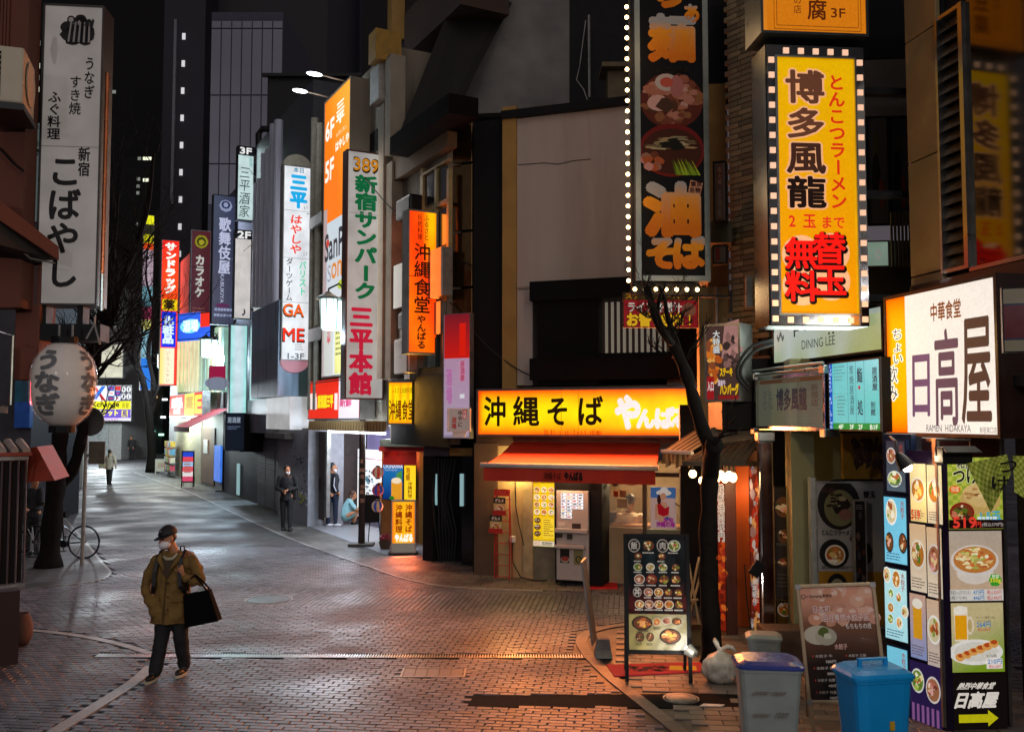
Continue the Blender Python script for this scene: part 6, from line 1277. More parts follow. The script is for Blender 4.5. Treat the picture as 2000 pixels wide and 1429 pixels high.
# billboard box
PBd = shift(FL_P, FL_Z, .5); q = rect(PBd, FL_Z, 632, 178, 683, 735)
def art_bb(A):
 A.grad(632, 178, 683, 430, lambda u, v: near(hx('#ff7a10'), hx('#ffc038'), max(0, u*.7+v*.5-.5)), 4, 8, 0); A.grad(632, 430, 683, 735, lambda u, v: near(hx('#d8d4d8'), hx('#c8d4dc'), v), 2, 4, 0)
 A.t_('6F', 635, 225, 652, 262, hx('#fff0e0'), .05, 2); A.t_('5F', 635, 305, 652, 345, hx('#fff0e0'), .05, 2); A.v_('三平', 664, 205, 250, 16, hx('#fff4e0'), .05, 2); A.h_('はやしや', 655, 681, 280, 300, hx('#fff4e0'), .05, 2); A.h_('レストラン', 656, 676, 262, 272, hx('#ffe8c0'), .02, 2)
 A.t_('SanPe', 636, 452, 681, 505, hx('#3a3840'), .03, 2); A.t_('one', 650, 515, 680, 545, hx('#e08830'), .03, 2); A.t_('iS', 638, 515, 649, 548, hx('#9a98a8'), .0, 2); A.disc(668, 562, 6, 9, hx('#b8c838'), 3, 10); A.box(633, 400, 640, 735, hx('#b8a0a0'), 1); A.disc(642, 470, 3, 8, hx('#d04030'), 3)
 A.box(636, 640, 655, 730, hx('#c8c8c0'), 2); A.box(658, 640, 680, 730, hx('#d8d080'), 2); A.v_('三平', 646, 645, 670, 8, hx('#d03048'), .04, 3); A.bars(660, 650, 678, 700, 5, hx('#807848'), 3)
T = sign('tall_billboard', 'huge flat billboard orange on top and white below, with two lamp arms over it', q, 1.2, LC, .04, face=hx('#ff9a20'), facem=lit('bb_face', .9), glow=1.5, gcol=(1,.8,.6), art=art_bb, artm=lit('bb_print', .9, True, mottled=False))
A = Art(q)
for k, (sx) in enumerate((.15, .75)):
 x = -q['w']/2+q['w']*sx; part('lamp_arm', ALU, T, lambda m: m.tube([(x, 0, q['h']+.05), (x, -.6, q['h']+.1)], .02, 6)); part('lamp_head', emit('flood_head', (.85, .93, 1), 3), T, lambda m: m.ell((x, -.75, q['h']+.09), (.09, .2, .045)), smooth=True)
hh = q['loc']; lamp('billboard_light', (hh[0]-.3-1.6*math.cos(R(27.9)), hh[1]-1.4*math.sin(R(27.9)), hh[2]+q['h']-.2), 60, COOL, .2)
# red signboard + shop
def art_rs(A):
 A.box(603, 740, 666, 818, hx('#e8301c'), 0); A.box(666, 740, 702, 818, hx('#e8dce4'), 0); A.box(605, 772, 622, 798, hx('#f4e0dc'), 1); A.h_('銀座', 606, 621, 764, 774, hx('#fce8e0'), .04, 2)
 A.h_('居酒屋三平', 624, 656, 770, 796, hx('#f8d820'), .08, 3, out=hx('#c03010')); A.box(658, 768, 664, 800, hx('#f4e0dc'), 1); A.h_('新鮮', 668, 690, 778, 796, hx('#d04078'), .03, 2)
q = rect(shift(FL_P, FL_Z, .4), FL_Z, 603, 742, 704, 819); sign('red_signboard', 'red and white lit signboard with yellow lettering over the bright shop entrance', q, .35, ALU, .03, face=hx('#e8301c'), facem=lit('red_face', .95), glow=3, gcol=(1,.3,.2), art=art_rs, artm=lit('red_print', .95, False, mottled=False))
T = at_frame('open_shop', 'open fronted arcade shop with purple white interior light and a striped blind', 'shop', FL_P, FL_Z)
on(T, 'blind', CLO, 604, 822, 755, 838, -.45, -.4)
def blind(m):
 x0 = fxz(FL_P, FL_Z, 604, 830, .45)[0]; x1 = fxz(FL_P, FL_Z, 755, 830, .45)[0]; z1 = fxz(FL_P, FL_Z, 680, 822, .45)[1]; n = 60
 for i in range(n): m.add([(x0+(x1-x0)*i/n, -.46-.02*(i % 2), z1), (x0+(x1-x0)*(i+1)/n, -.46-.02*((i+1) % 2), z1), (x0+(x1-x0)*(i+1)/n, -.48, z1-.24), (x0+(x1-x0)*i/n, -.48, z1-.24)], [(3, 2, 1, 0)], hx('#b89058') if i % 2 else hx('#8a6438'))
part('striped_valance', CLO, T, blind)
INT = lit('shop_interior', .5); 
on(T, 'brown_wall', mat('brown_panel', hx('#4a3c34'), rough=.6), 604, 842, 634, 1012, -.05, 0); 
xs0 = fxz(FL_P, FL_Z, 605, 900)[0]; xs1 = fxz(FL_P, FL_Z, 800, 900)[0]; part('floor', mat('arcade_floor', hx('#8a8a90'), rough=.35), T, lambda m: m.box(xs0, -.3, -.02, xs1, 1.7, .012)); part('ceiling', WHITEP, T, lambda m: m.box(xs0, .02, 2.75, xs1, 1.7, 2.82)); part('end_wall', mat('brown_panel', hx('#4a3c34'), rough=.6), T, lambda m: m.box(xs0-.1, 0, 0, xs0, 1.8, 2.8)); part('rear_wall', WHITEP, T, lambda m: m.box(xs0, 1.72, 0, xs1, 1.8, 2.8))
GLW = lit('arcade_wall_glow', 1.1); AR = 1.7
def aw_(m):
 cols = ['#8078a8', '#6c6890', '#a8a0d0', '#b8c0e0', '#d0d8f0', '#c0c8e8']
 n = 6
 for i in range(n): m.add([(xs0+(xs1-xs0)*i/n, AR, 0), (xs0+(xs1-xs0)*(i+1)/n, AR, 0), (xs0+(xs1-xs0)*(i+1)/n, AR, 2.75), (xs0+(xs1-xs0)*i/n, AR, 2.75)], [(0, 1, 2, 3)], hx(cols[i], .7))
part('glow_wall', GLW, T, aw_)  # interior light put into the wall's own emission
on(T, 'door_frame', ALU, 634, 842, 638, 1010, -.2, -.1); on(T, 'door_frame', ALU, 664, 850, 667, 1005, .9, 1.0, -.95); on(T, 'white_panel', lit('white_poster', .8), 698, 880, 790, 1020, 1.2, 1.3, 0)
q = rect(shift(FL_P, FL_Z, -1.18), FL_Z, 700, 885, 752, 1015); A = Art(q); 
for k in range(60): A.disc(random.uniform(702, 750), random.uniform(920, 1000), random.uniform(1, 4), random.uniform(1, 4), hx(random.choice(['#1c2c38', '#5a90a8', '#d8e8f0', '#8098a8', '#203848'])), 1+k*.02, 6, .4)
A.box(700, 895, 752, 897, hx('#d890a8'), 1); o = A.done('poster_print', LITDN, T); c = Vector(q['loc']) - T.location; o.location = Matrix.Rotation(-FL_Z, 3, 'Z') @ Vector((c.x, c.y, c.z))
on(T, 'ceiling_lights', emit('tube_light', (.9, .95, 1), 6), 640, 842, 745, 846, -.35, -.25)
lamp('arcade_light', Vector((*shift(FLat(720), FL_Z, -.6), 2.4)), 80, (.7, .84, 1), .3); lamp('arcade_light', Vector((*shift(FLat(665), FL_Z, -.5), 2.4)), 80, (.8, .86, 1), .3)
# projecting signs
def proj(name, label, l, t, r, b, art, face, fm, am, d=.3, case=ALU, fr=.03, fn=None, grid=(8, 8), out=.05, **k):
 P = FLat(r, (t+b)/2, out); q = rect(P, PL_Z, l, t, r, b)
 Tq = sign(name, label, q, d, case, fr, face=face, facem=fm, art=art, artm=am, fn=fn, grid=grid, **k)
 bk_ = MB(); bk_.box(-q['w']/2+.03, d+.002, .03, q['w']/2-.03, d+.012, q['h']-.03, face or hx('#ff6a10')); bk_.obj('rear_face', fm, Tq)
 if k.get('glow'): sign_light(dict(q, rz=PL_Z+math.pi, loc=(q['loc'][0]-math.sin(PL_Z)*(d+.2), q['loc'][1]+math.cos(PL_Z)*(d+.2), q['loc'][2])), k.get('gcol') or face, k['glow']*.45)
 return Tq, q
def arm(T, q, zs):
 for z in zs: part('bracket', ALU, T, lambda m: m.box(q['w']/2, .06, z*q['h'], q['w']/2+.35, .2, z*q['h']+.3))
def art_389(A):
 A.t_('389', 688, 310, 738, 338, hx('#20140c'), .05, 1); A.t_('389', 689, 311, 736, 335, hx('#d88a18'), .02, 2); A.v_('新宿サンパーク', 713, 344, 588, 44, hx('#0c6a3c'), .05, 2); A.v_('三平本館', 706, 600, 772, 46, hx('#d02040'), .05, 2)
 A.box(679, 419, 748, 420, hx('#8a8a88'), 3)
T, q = proj('green_lettered_sign', 'large white vertical sign numbered 389 with green and red characters', 675, 296, 751, 780, art_389, hx('#b8b4b0'), lit('f389', .62), lit('p389', .62, False, mottled=False), glow=1.4, fr=.035, case=mat('brown_case', hx('#5a3c34'), rough=.4, metal=.3)); arm(T, q, (.15, .5, .92))
def ora(u, v): return near(near(hx('#ff3a00'), hx('#ff6a00'), .5+.5*math.sin(u*3+v*5)), hx('#ffc800'), max(0, 1-abs(u-.82)*3.5)*max(0, min(1, (v-.55)*3)))
def art_or(A):
 K = hx('#2a0e04'); A.v_('伝統料理', 819, 419, 470, 10, K, .01, 2); A.v_('ふるさと', 832, 419, 470, 10, K, .01, 2); A.v_('沖縄食堂', 824, 476, 614, 33, K, .02, 2); A.v_('やんばる', 823, 616, 682, 18, K, .035, 2); A.box(797, 540, 853, 541.5, hx('#a02008'), 1)
T, q = proj('orange_vertical_sign', 'glowing orange vertical lightbox with black brush characters near the metal framed window', 796, 411, 854, 691, art_or, None, lit('or_face', 1.1), lit('or_print', 1, False, mottled=False), glow=2.5, gcol=(1,.2,.03), fn=ora, grid=(8, 24), fr=.03); arm(T, q, (.08, .85))
def art_y(A):
 K = hx('#6a3008'); A.h_('ふるさと伝統料理', 765, 806, 756, 768, K, 0, 2)
 A.h_('沖縄食堂', 760, 810, 780, 822, K, .02, 2); A.v_('やんばる', 817, 752, 820, 10, K, .03, 2)
q = rect(shift(FLat(800), R(-20), .3), R(-12), 757, 744, 829, 829); sign('yellow_shop_sign', 'square yellow lightbox with black characters above the lantern stall', q, .3, ALU, .03, fn=lambda u, v: near(hx('#f8d800'), hx('#ff9000'), max(abs(math.sin(u*14))**6*.8, abs(2*v-1)**6)), grid=(24, 8), facem=lit('y_face', 1.1), glow=6, gcol=(1,.5,.08), art=art_y, artm=lit('y_print', 1, False, mottled=False))
# lantern stall
T = thing('snack_stall', 'small lit food stall with red curtain, drink poster and red awning', 'shop', (0, 0, 0)); PS = FLat(790, 1000, -.75)
def sq_(name, m, l, t, r, b, rz=R(-20), th=.06, P=PS, z0=None): q = rect(P, rz, l, t, r, b); mb = MB(); zz = -q['loc'][2]+z0 if z0 is not None else 0; mb.box(-q['w']/2, 0, zz, q['w']/2, th, q['h']); return mb.obj(name, m, T, q['loc'], rz)
sq_('tin_canopy', mat('tin_sheet', hx('#6a6c5c'), rough=.5, metal=.4), 742, 858, 830, 872, R(-20), .6, shift(PS, R(-20), .7)); sq_('red_curtain', mat('red_cloth_lit', hx('#c01c14'), rough=.8, var=.2), 749, 882, 813, 908, R(-20), .02, shift(PS, R(-20), .35)); sq_('back_wall', mat('stall_wall', hx('#a06028'), rough=.7), 745, 870, 850, 1070, R(-20), .1, shift(PS, R(-20), -.05), 0); sq_('red_fascia', mat('red_board', hx('#b81c18'), rough=.5), 740, 872, 832, 882, R(-20), .4, shift(PS, R(-20), .5)); sq_('side_post', OCHRE, 818, 880, 826, 1060, R(-20), .1, shift(PS, R(-20), .1), 0)
def art_ok(A):
 A.grad(748, 905, 788, 975, lambda u, v: near(hx('#0c2c70'), hx('#1c78c0'), v), 3, 6, 0); A.t_('OKINAWA', 749, 906, 787, 914, hx('#d0e0f0'), .03, 2); A.t_('RESORT ISLAND', 752, 916, 776, 919, hx('#c0d0e8'), .0, 2)
 for k in range(5): A.poly([(772, 925+k*2), (786, 918+k*4), (784, 924+k*4)], hx('#4a9040'), 3)
 A.box(765, 940, 786, 975, hx('#e8a028'), 4); A.disc(775, 938, 10, 6, hx('#f0e0c0'), 5); A.disc(766, 972, 5, 4, hx('#2a7a28'), 6)
q = rect(shift(PS, R(-20), .1), R(-20), 748, 905, 788, 975); sign('drink_poster', 'blue poster of a glass of amber drink with palm leaves at the stall', q, .03, BLACK, .005, facem=LITD, face=hx('#1c58a0'), art=art_ok, artm=lit('ok_print', .75, False, mottled=False), cat='poster')
def art_yb(A): A.box(790, 908, 812, 975, hx('#e8c020'), 0); A.v_('沖縄料理', 801, 940, 972, 9, hx('#7a4808'), .02, 2); A.v_('泡盛', 797, 912, 938, 9, hx('#8a5408'), .03, 2)
q = rect(shift(PS, R(-20), .1), R(-20), 789, 908, 813, 976); sign('yellow_banner', 'yellow lit banner beside the blue drink poster', q, .03, BLACK, .004, facem=LITD, face=hx('#e8c020'), art=art_yb, artm=lit('yb_print', 1.1, False, mottled=False), cat='banner')
lamp('stall_light', Vector((*shift(PS, R(-20), .3), 2.1)), 10, (1, .6, .25), .1)
def lampion(px, py, c1, c2, label):
 p = at(px, py, 19.6); T = thing('round_lantern', label, 'lantern', tuple(p), 0, 'round paper lanterns in a vertical row'); mb = MB()
 for k in range(12): 
  a0, a1 = 2*math.pi*k/12, 2*math.pi*(k+1)/12; c = hx(c1) if k % 2 else hx(c2)
  for j in range(8):
   h0, h1 = math.pi*(j+.3)/8.6, math.pi*(j+1.3)/8.6; r = .125; q = [(r*math.sin(h)*math.cos(a), r*math.sin(h)*math.sin(a), -r*math.cos(h)) for h, a in ((h0, a0), (h0, a1), (h1, a1), (h1, a0))]; mb.add(q, [(0, 1, 2, 3)], c)
 mb.obj('paper_shade', lit('lantern_paper', .28, False), T, smooth=True); part('cap', BLACK, T, lambda m: (m.cyl((0, 0, .115), (0, 0, .14), .05), m.cyl((0, 0, -.14), (0, 0, -.115), .05), m.cyl((0, 0, .14), (0, 0, .2), .005, n=5)))
lampion(738, 922, '#d03828', '#c8a890', 'top round lantern of three, red and cream'); lampion(738, 957, '#c03828', '#3448a0', 'middle round lantern of three, red and blue'); lampion(737, 988, '#c89868', '#34489c', 'lowest round lantern of three, cream and blue')
# floor sign by the stall
def art_fs(A):
 K = hx('#7a2008'); A.v_('沖縄料理', 779, 984, 1040, 14, K, .03, 2); A.v_('沖縄そば', 798, 984, 1040, 14, K, .03, 2); A.h_('やんばる', 771, 807, 1042, 1058, hx('#f8f0e4'), .08, 2)
gp = gnd(786, 1084); q = rect(gp.xy, R(6), 764, 977, 812, 1080); T = sign('floor_sign', 'orange lit floor sign on wheels standing before the stall', q, .2, mat('silver_case', hx('#a8a49c'), rough=.35, metal=.5), .025, fn=lambda u, v: near(hx('#ffb000'), hx('#ff7a00'), abs(2*u-1)**3), grid=(8, 6), facem=lit('fs_face', 1.0), glow=9, gcol=(1,.2,.08), art=lambda A: (art_fs(A), A.box(765, 1060, 811, 1079, hx('#8a8478', .5), .5)), artm=lit('fs_print', 1.0, False, mottled=False))
part('base', IRON, T, lambda m: m.box(-q['w']/2-.06, -.06, -.02, q['w']/2+.06, .26, .01))
for sx in (-1, 1): part('castor', RUBBER, T, lambda m: (m.cyl((sx*q['w']/2-.02, -.03, -.05), (sx*q['w']/2+.02, -.03, -.05), .035), m.cyl((sx*q['w']/2-.02, .22, -.05), (sx*q['w']/2+.02, .22, -.05), .035)))
for (px, py, lab) in ((725, 1062, 'small dark easel behind the street pole'),):
 p = gnd(px, py); T = thing('easel_board', lab, 'board', (p.x, p.y, 0), R(20)); o = part('board', DARK, T, lambda m: m.box(-.2, 0, .5, .2, .02, 1.15)); 
 for a in (-.22, .22): part('leg', BLACK, T, lambda m: leg(m, (a, -.03, 0), (a*.5, .03, 1.2), .014))
 part('rear_leg', BLACK, T, lambda m: leg(m, (0, .35, 0), (0, .03, 1.1), .014))
p = gnd(752, 1072); T = thing('flower_pot', 'small planter with red flowers at the foot of the stall', 'plant', (p.x, p.y, 0)); part('pot', BROWN, T, lambda m: m.lathe([(.1, 0), (.15, .18), (.13, .18), (.12, .15)], 10)); part('flowers', mat('pink_flowers', hx('#a83848'), rough=.7, var=.6, scale=30), T, lambda m: [m.ell((random.uniform(-.13, .13), random.uniform(-.1, .1), random.uniform(.2, .32)), .03, 6, 4) for _ in range(24)])
p = gnd(752, 1045); T = thing('menu_card_stand', 'wooden stall stand with stacked orange menu cards', 'stand', (p.x, p.y, 0), R(-15)); part('post', BROWN, T, lambda m: m.box(-.12, -.05, 0, .12, .1, .75)); 
for z in (.75, .95, 1.15): part('card', mat('orange_card', hx('#c87838'), rough=.6, var=.3, scale=20), T, lambda m: m.box(-.17, -.09, z, .17, -.07, z+.18))
# second group of the street: piers, pipes, shutters
T, *_ = bld('pipe_building', 'dark building faced with tall grey vent pipes above closed shutters', 486, 604, 165, mat('charcoal_wall', hx('#303036'), rough=.6, var=.3), 9)
PIPE = mat('grey_pipe', hx('#a4a4b2'), rough=.35, metal=.15, var=.2, streak=True)
for k, px in enumerate((498, 505, 513, 522, 531, 541)):
 x = fxz(FL_P, FL_Z, px, 500, .3)[0]; zt = fxz(FL_P, FL_Z, px, 360-k*28+20*(k % 2), .3)[1]; zb = fxz(FL_P, FL_Z, px, 600, .3)[1]; part('vent_pipe', PIPE, T, lambda m: m.cyl((x, -.3, zb), (x, -.3, zt), .085+.012*k, n=12))
for px, t in ((612, 235), (622, 245)):
 x = fxz(FL_P, FL_Z, px, 500, .35)[0]; part('drain_pipe', mat('beige_pipe', hx('#847a6a'), rough=.5), T, lambda m: m.cyl((x, -.35, fxz(FL_P, FL_Z, px, 800, .35)[1]), (x, -.35, fxz(FL_P, FL_Z, px, t, .35)[1]), .11, n=10))
on(T, 'pipe_clamp', ALU, 604, 420, 628, 440, -.5, 0); on(T, 'pipe_clamp', ALU, 602, 640, 628, 665, -.5, 0)
def cano(m):
 z0 = fxz(FL_P, FL_Z, 520, 775, .9)[1]; z1 = fxz(FL_P, FL_Z, 545, 585, .9)[1]; x0 = fxz(FL_P, FL_Z, 491, 700, .9)[0]; x1 = fxz(FL_P, FL_Z, 543, 700, .9)[0]; m.box(x0, -.9, z0, x1, -.3, z1)
part('steel_canopy', mat('blue_steel', hx('#8496a8'), rough=.3, metal=.25, var=.3, streak=True), T, cano)
on(T, 'steel_fascia', mat('brushed_panel', hx('#9c9ca6'), rough=.35, metal=.4), 484, 780, 520, 845, -.5, 0); on(T, 'white_box', lit('blank_white', .32), 520, 776, 566, 838, -.7, 0) 
for l, r in ((503, 518), (519, 536), (538, 552)):
 xl_, xr_ = fxz(FL_P, FL_Z, l, 950, .05)[0], fxz(FL_P, FL_Z, r, 950, .05)[0]
 part('roller_shutter', mat('shutter_grey', hx('#77777c'), rough=.5, metal=.3, var=.2), T, lambda m: [m.box(xl_, -.05-.012*(k % 2), k*.09+.02, xr_, 0, k*.09+.1) for k in range(25)])
on(T, 'drip_shelf', ALU, 517, 845, 556, 856, -.6, 0)
T, *_ = bld('graffiti_pier', 'pale pier covered in black graffiti and stickers behind the man in black', 545, 603, 836, mat('pale_pier', hx('#8a8a90'), rough=.6, var=.2), 1.0, out=.35)
q = rect(shift(FL_P, FL_Z, .36), FL_Z, 572, 870, 603, 990); A = Art(q)
for k in range(46): x, y = random.uniform(574, 601), random.uniform(872, 986); A.poly([(x+random.uniform(-3, 3), y+random.uniform(-4, 4)) for _ in range(4)], hx(random.choice(['#14141a', '#1c1c24', '#30303c', '#b0b0c0'])), 1+k*.02)
for k in range(10): x, y = random.uniform(586, 600), random.uniform(955, 985); A.box(x, y, x+4, y+5, hx(random.choice(['#2858a0', '#c0c030', '#d8d8e0', '#1c1c20'])), 3+k*.05)
c = Vector(q['loc'])-T.location; o = A.done('graffiti', PR, T); o.location = Matrix.Rotation(-FL_Z, 3, 'Z') @ Vector((c.x, c.y, c.z))
T, *_ = bld('dark_shop_building', 'narrow dark fronted building between shutters and the bright drug store', 436, 486, 340, mat('charcoal_wall', hx('#232327')), 9)
on(T, 'rolled_awning', BLACK, 437, 808, 470, 880, -.8, 0); on(T, 'door_light', emit('blue_door_glow', hx('#7c9ca0'), .55), 462, 905, 466, 966, -.05, 0)
def art_bk(A): A.box(441, 808, 476, 880, hx('#1a2230'), 0); A.h_('居酒屋', 444, 470, 814, 826, hx('#b8c8dc'), .02, 1); A.bars(444, 832, 470, 840, 2, hx('#7080a0'), 1)
q = rect(FLat(472, 850, .9), R(8), 440, 806, 478, 878); T2 = sign('dark_tavern_sign', 'tilted dark blue hanging sign with pale characters under the lit white pane', q, .15, BLACK, .02, facem=PR, face=hx('#1a2230'), art=art_bk, artm=LITDN)
T, *_ = bld('drug_store', 'bright drug store building with glass tube facade and red yellow fascia signs', 331, 436, 430, mat('grey_store_wall', hx('#8a8c88'), rough=.6, var=.2), 12)
for k in range(13):
 px = 346+k*7.2; c = random.choice(['#c8d8a0', '#a8c8a8', '#d8e0c0', '#90b8a8', '#e0e0b0'])
 on(T, 'glass_fin', lit('glass_fin', .8), px, 640, px+4.4, 765, -.25, 0)
for o in kids(T):
 if o.name.startswith('glass_fin'):
  ca = o.data.color_attributes['Col']; c = hx(random.choice(['#c8d8a0', '#a8c8a8', '#d8e0c0', '#80a898', '#e0e0b0'])); 
  for d_ in ca.data: d_.color = (*c, 1)
on(T, 'white_wall', mat('lit_cream_wall', hx('#b0a890'), rough=.6), 344, 820, 392, 938, -.05, 0); on(T, 'wood_front', mat('wood_front', hx('#6a4830'), rough=.6), 393, 835, 418, 944, -.06, 0); on(T, 'white_notice', WHITEP, 397, 858, 405, 885, -.1, -.06); on(T, 'blue_banner', lit('blue_strip', .9), 418, 870, 430, 940, -.12, 0)
for o in kids(T):
 if o.name.startswith('blue_banner'):
  for d_ in o.data.color_attributes['Col'].data: d_.color = (*hx('#3c78e0'), 1)
on(T, 'fluorescent_strip', emit('store_tube', (.9, 1, .85), 9), 343, 818, 392, 822, -.5, -.35)
lamp('store_light', Vector((*shift(FLat(372), FL_Z, 1.3), 2.6)), 130, (.85, 1, .85), .4); lamp('store_light', Vector((*shift(FLat(410), FL_Z, 1.5), 2.6)), 90, (.75, .95, 1), .4); lamp('store_light', Vector((*shift(FLat(345), FL_Z, 1.5), 2.8)), 90, (.85, 1, .9), .4)
def art_dr(A):
 A.box(332, 768, 364, 812, hx('#e83828'), 0); A.h_('医薬品', 336, 360, 774, 796, hx('#fff0f0'), .07, 1); A.h_('化粧', 340, 356, 797, 808, hx('#fff0f0'), .05, 1); A.box(364, 768, 382, 812, hx('#e8e040'), 0); A.h_('薬', 366, 380, 775, 800, hx('#c8a020'), .05, 1); A.box(382, 768, 396, 812, hx('#e82818'), 0); A.t_('E', 384, 776, 394, 806, hx('#f8e020'), .07, 1)
q = rect(shift(FL_P, FL_Z, .6), FL_Z, 332, 768, 396, 814); sign('store_fascia', 'red and yellow lit fascia sign of the drug store', q, .3, ALU, .03, face=hx('#e83828'), facem=lit('dr_face', 1.0), art=art_dr, artm=lit('dr_print', 1.0, True, mottled=False))
T = at_frame('small_red_awning', 'small dark red slanted awning right of the drug store', 'awning', FL_P, FL_Z)
def sa(m):
 x0 = fxz(FL_P, FL_Z, 398, 815, .4)[0]; x1 = fxz(FL_P, FL_Z, 434, 815, .4)[0]; z = fxz(FL_P, FL_Z, 420, 798, .1)[1]; m.add([(x0, -.05, z), (x1, -.05, z), (x1, -1.6, z-.75), (x0, -1.6, z-.75), (x0, -1.6, z-.95), (x1, -1.6, z-.95)], [(0, 1, 2, 3), (3, 2, 5, 4)])
part('cloth', mat('maroon_cloth', hx('#8a2c30'), rough=.8), T, sa)
# projecting signs further down
def art_ga(A):
 A.v_('三平', 581, 340, 408, 34, hx('#18a0d8'), .06, 2); A.h_('本日', 570, 592, 327, 338, hx('#207090'), .02, 2); A.h_('6F', 592, 602, 400, 410, hx('#505860'), 0, 2); A.v_('はやしや', 577, 420, 498, 24, hx('#e04838'), .03, 2, shear=.1); A.h_('5F', 592, 602, 490, 502, hx('#505860'), 0, 2)
 A.v_('ダーツゲーム', 565, 506, 590, 14, hx('#282c30'), .01, 2); A.v_('バリスト', 591, 510, 578, 15, hx('#58c8a0'), .03, 2); A.t_('GA', 554, 596, 594, 620, hx('#2a1008'), .05, 2); A.t_('GA', 555, 595, 594, 618, hx('#f06018'), .02, 3); A.t_('ME', 554, 643, 596, 668, hx('#2a1008'), .05, 2); A.t_('ME', 555, 642, 595, 666, hx('#f03018'), .02, 3)
 A.t_('1-3F', 564, 690, 596, 701, hx('#404850'), .02, 2); A.bars(578, 672, 594, 686, 3, hx('#a0a0a0'), 2)
 for y in (412, 505, 591): A.box(552, y, 604, y+1, hx('#8a98a0'), 3)
T, q = proj('game_sign', 'white vertical lightbox with rounded ends lettered GAME in orange and red', 551, 324, 606, 704, art_ga, hx('#dfe2e6'), lit('ga_face', .95), lit('ga_print', 1, False, mottled=False), glow=3, d=.35); w = q['w']; arm(T, q, (.02, .42, .85))
part('round_cap', mat('cream_cap', hx('#a09888'), rough=.4), T, lambda m: m.prism([(w/2*math.cos(a), q['h']+w*.42*math.sin(a)) for a in [math.pi*k/14 for k in range(15)]], 0, .35)); part('round_cap', lit('pink_cap', .55), T, lambda m: m.prism([(w/2*math.cos(a), -w*.42*math.sin(a)) for a in [math.pi*k/14 for k in range(15)]][::-1], 0, .35, hx('#c88a98')))
def art_3f(A): A.box(463, 286, 495, 304, hx('#16181c'), 0); A.t_('3F', 468, 289, 490, 301, hx('#e8e8e8'), .06, 2); A.v_('三平酒家', 478, 325, 426, 22, hx('#30383c'), .0, 2, shear=.1); A.v_('居酒', 489, 307, 325, 7, hx('#58a098'), .0, 2)
T, q = proj('third_floor_sign', 'white lightbox headed 3F with brush characters', 463, 286, 496, 431, art_3f, hx('#c4dcdc'), lit('f3_face', .85), lit('f3_print', .9, False, mottled=False), glow=3, case=BLACK, fr=.03); arm(T, q, (.1, .8))
def art_2f(A): A.box(458, 450, 491, 467, hx('#16181c'), 0); A.t_('2F', 463, 452, 488, 465, hx('#e8e8e8'), .06, 2); A.v_('SNPIL', 468, 480, 600, 8, hx('#c0bcb0'), .0, 2); A.t_('♪', 474, 603, 481, 616, hx('#404044'), .05, 2)
T, q = proj('second_floor_sign', 'white lightbox headed 2F below the 3F sign', 457, 449, 491, 623, art_2f, hx('#d4cfcc'), lit('f2_face', .8), lit('f2_print', .9, False, mottled=False), glow=3, case=BLACK, fr=.03); arm(T, q, (.1, .8))
T, q = proj('blank_lit_pane', 'blank glowing cyan white vertical pane above the dark tavern sign', 448, 634, 483, 808, None, hx('#a8e8e8'), lit('pane_face', .95), None, glow=5, gcol=(.6,1,1), case=ALU, fn=lambda u, v: near(hx('#c8dce4'), hx('#7ce0d8'), abs(2*u-1)**2*.8), grid=(6, 8))
def art_kb(A): A.v_('歌舞伎屋', 438, 425, 536, 24, hx('#b8bcd8'), .03, 2); A.g('KABUKIYA', A.X(431), A.X(438), A.Z(592), A.Z(536), hx('#b8bcd8'), .0, 2, rot=True, fit=True); A.disc(439, 402, 13, 12, hx('#8890b0'), 2, 8); A.disc(439, 400, 9, 8, hx('#2a3050'), 3, 8); A.disc(439, 400, 5, 5, hx('#9098b8'), 4, 6); A.h_('居酒屋歌舞伎', 420, 456, 602, 608, hx('#98a0c0'), .03, 2); A.h_('御宴会承り中', 419, 455, 613, 619, hx('#98a0c0'), .03, 2); A.disc(436, 597, 14, 4, hx('#5a2850'), 1)
T, q = proj('navy_vertical_sign', 'navy blue vertical sign lettered KABUKIYA with a pale crest', 414, 381, 459, 634, art_kb, hx('#2c3052'), lit('kb_face', .6), lit('kb_print', .8, False, mottled=False), case=DARK, glow=3, gcol=(.6,.7,1)); arm(T, q, (.1, .85))
def art_kr(A): A.v_('カラオケ', 390, 498, 582, 19, hx('#c0c0b8'), .05, 2); A.disc(392, 472, 13, 13, hx('#8a8420'), 2, 20, .08); A.disc(392, 472, 9, 9, hx('#3a3c10'), 3, 16); A.disc(392, 473, 6, 5, hx('#a09828'), 4, 10, .2); A.t_('ファンタジー', 377, 600, 400, 605, hx('#c07870'), 0, 2); A.t_('新宿東口', 377, 608, 402, 613, hx('#c07870'), 0, 2); A.t_('03-3350-1201', 377, 616, 403, 620, hx('#c07870'), 0, 2)
T, q = proj('karaoke_sign', 'dark red vertical karaoke sign with a round green badge', 372, 450, 411, 630, art_kr, hx('#5a1018'), lit('kr_face', .5), lit('kr_print', .8, False, mottled=False), case=ALU)
def art_sd(A):
 A.grad(316, 470, 347, 585, lambda u, v: near(hx('#ff5018'), hx('#f02820'), v), 2, 4, 0); A.v_('サンドラッグ', 331, 474, 574, 22, hx('#fff4e8'), .07, 2); A.box(316, 585, 346, 607, hx('#e8c810'), 1); A.v_('薬', 330, 586, 606, 22, hx('#302008'), .04, 2); A.box(316, 609, 344, 678, hx('#0c30d8'), 1); A.v_('化粧品', 329, 618, 672, 22, hx('#c8e0f8'), .06, 2); A.grad(314, 680, 342, 750, lambda u, v: near(hx('#e8dcc0'), hx('#e8c830'), max(0, .8-u*1.6)), 4, 2, 1); A.v_('いらっしゃい', 330, 684, 748, 7, hx('#a06818'), 0, 2)
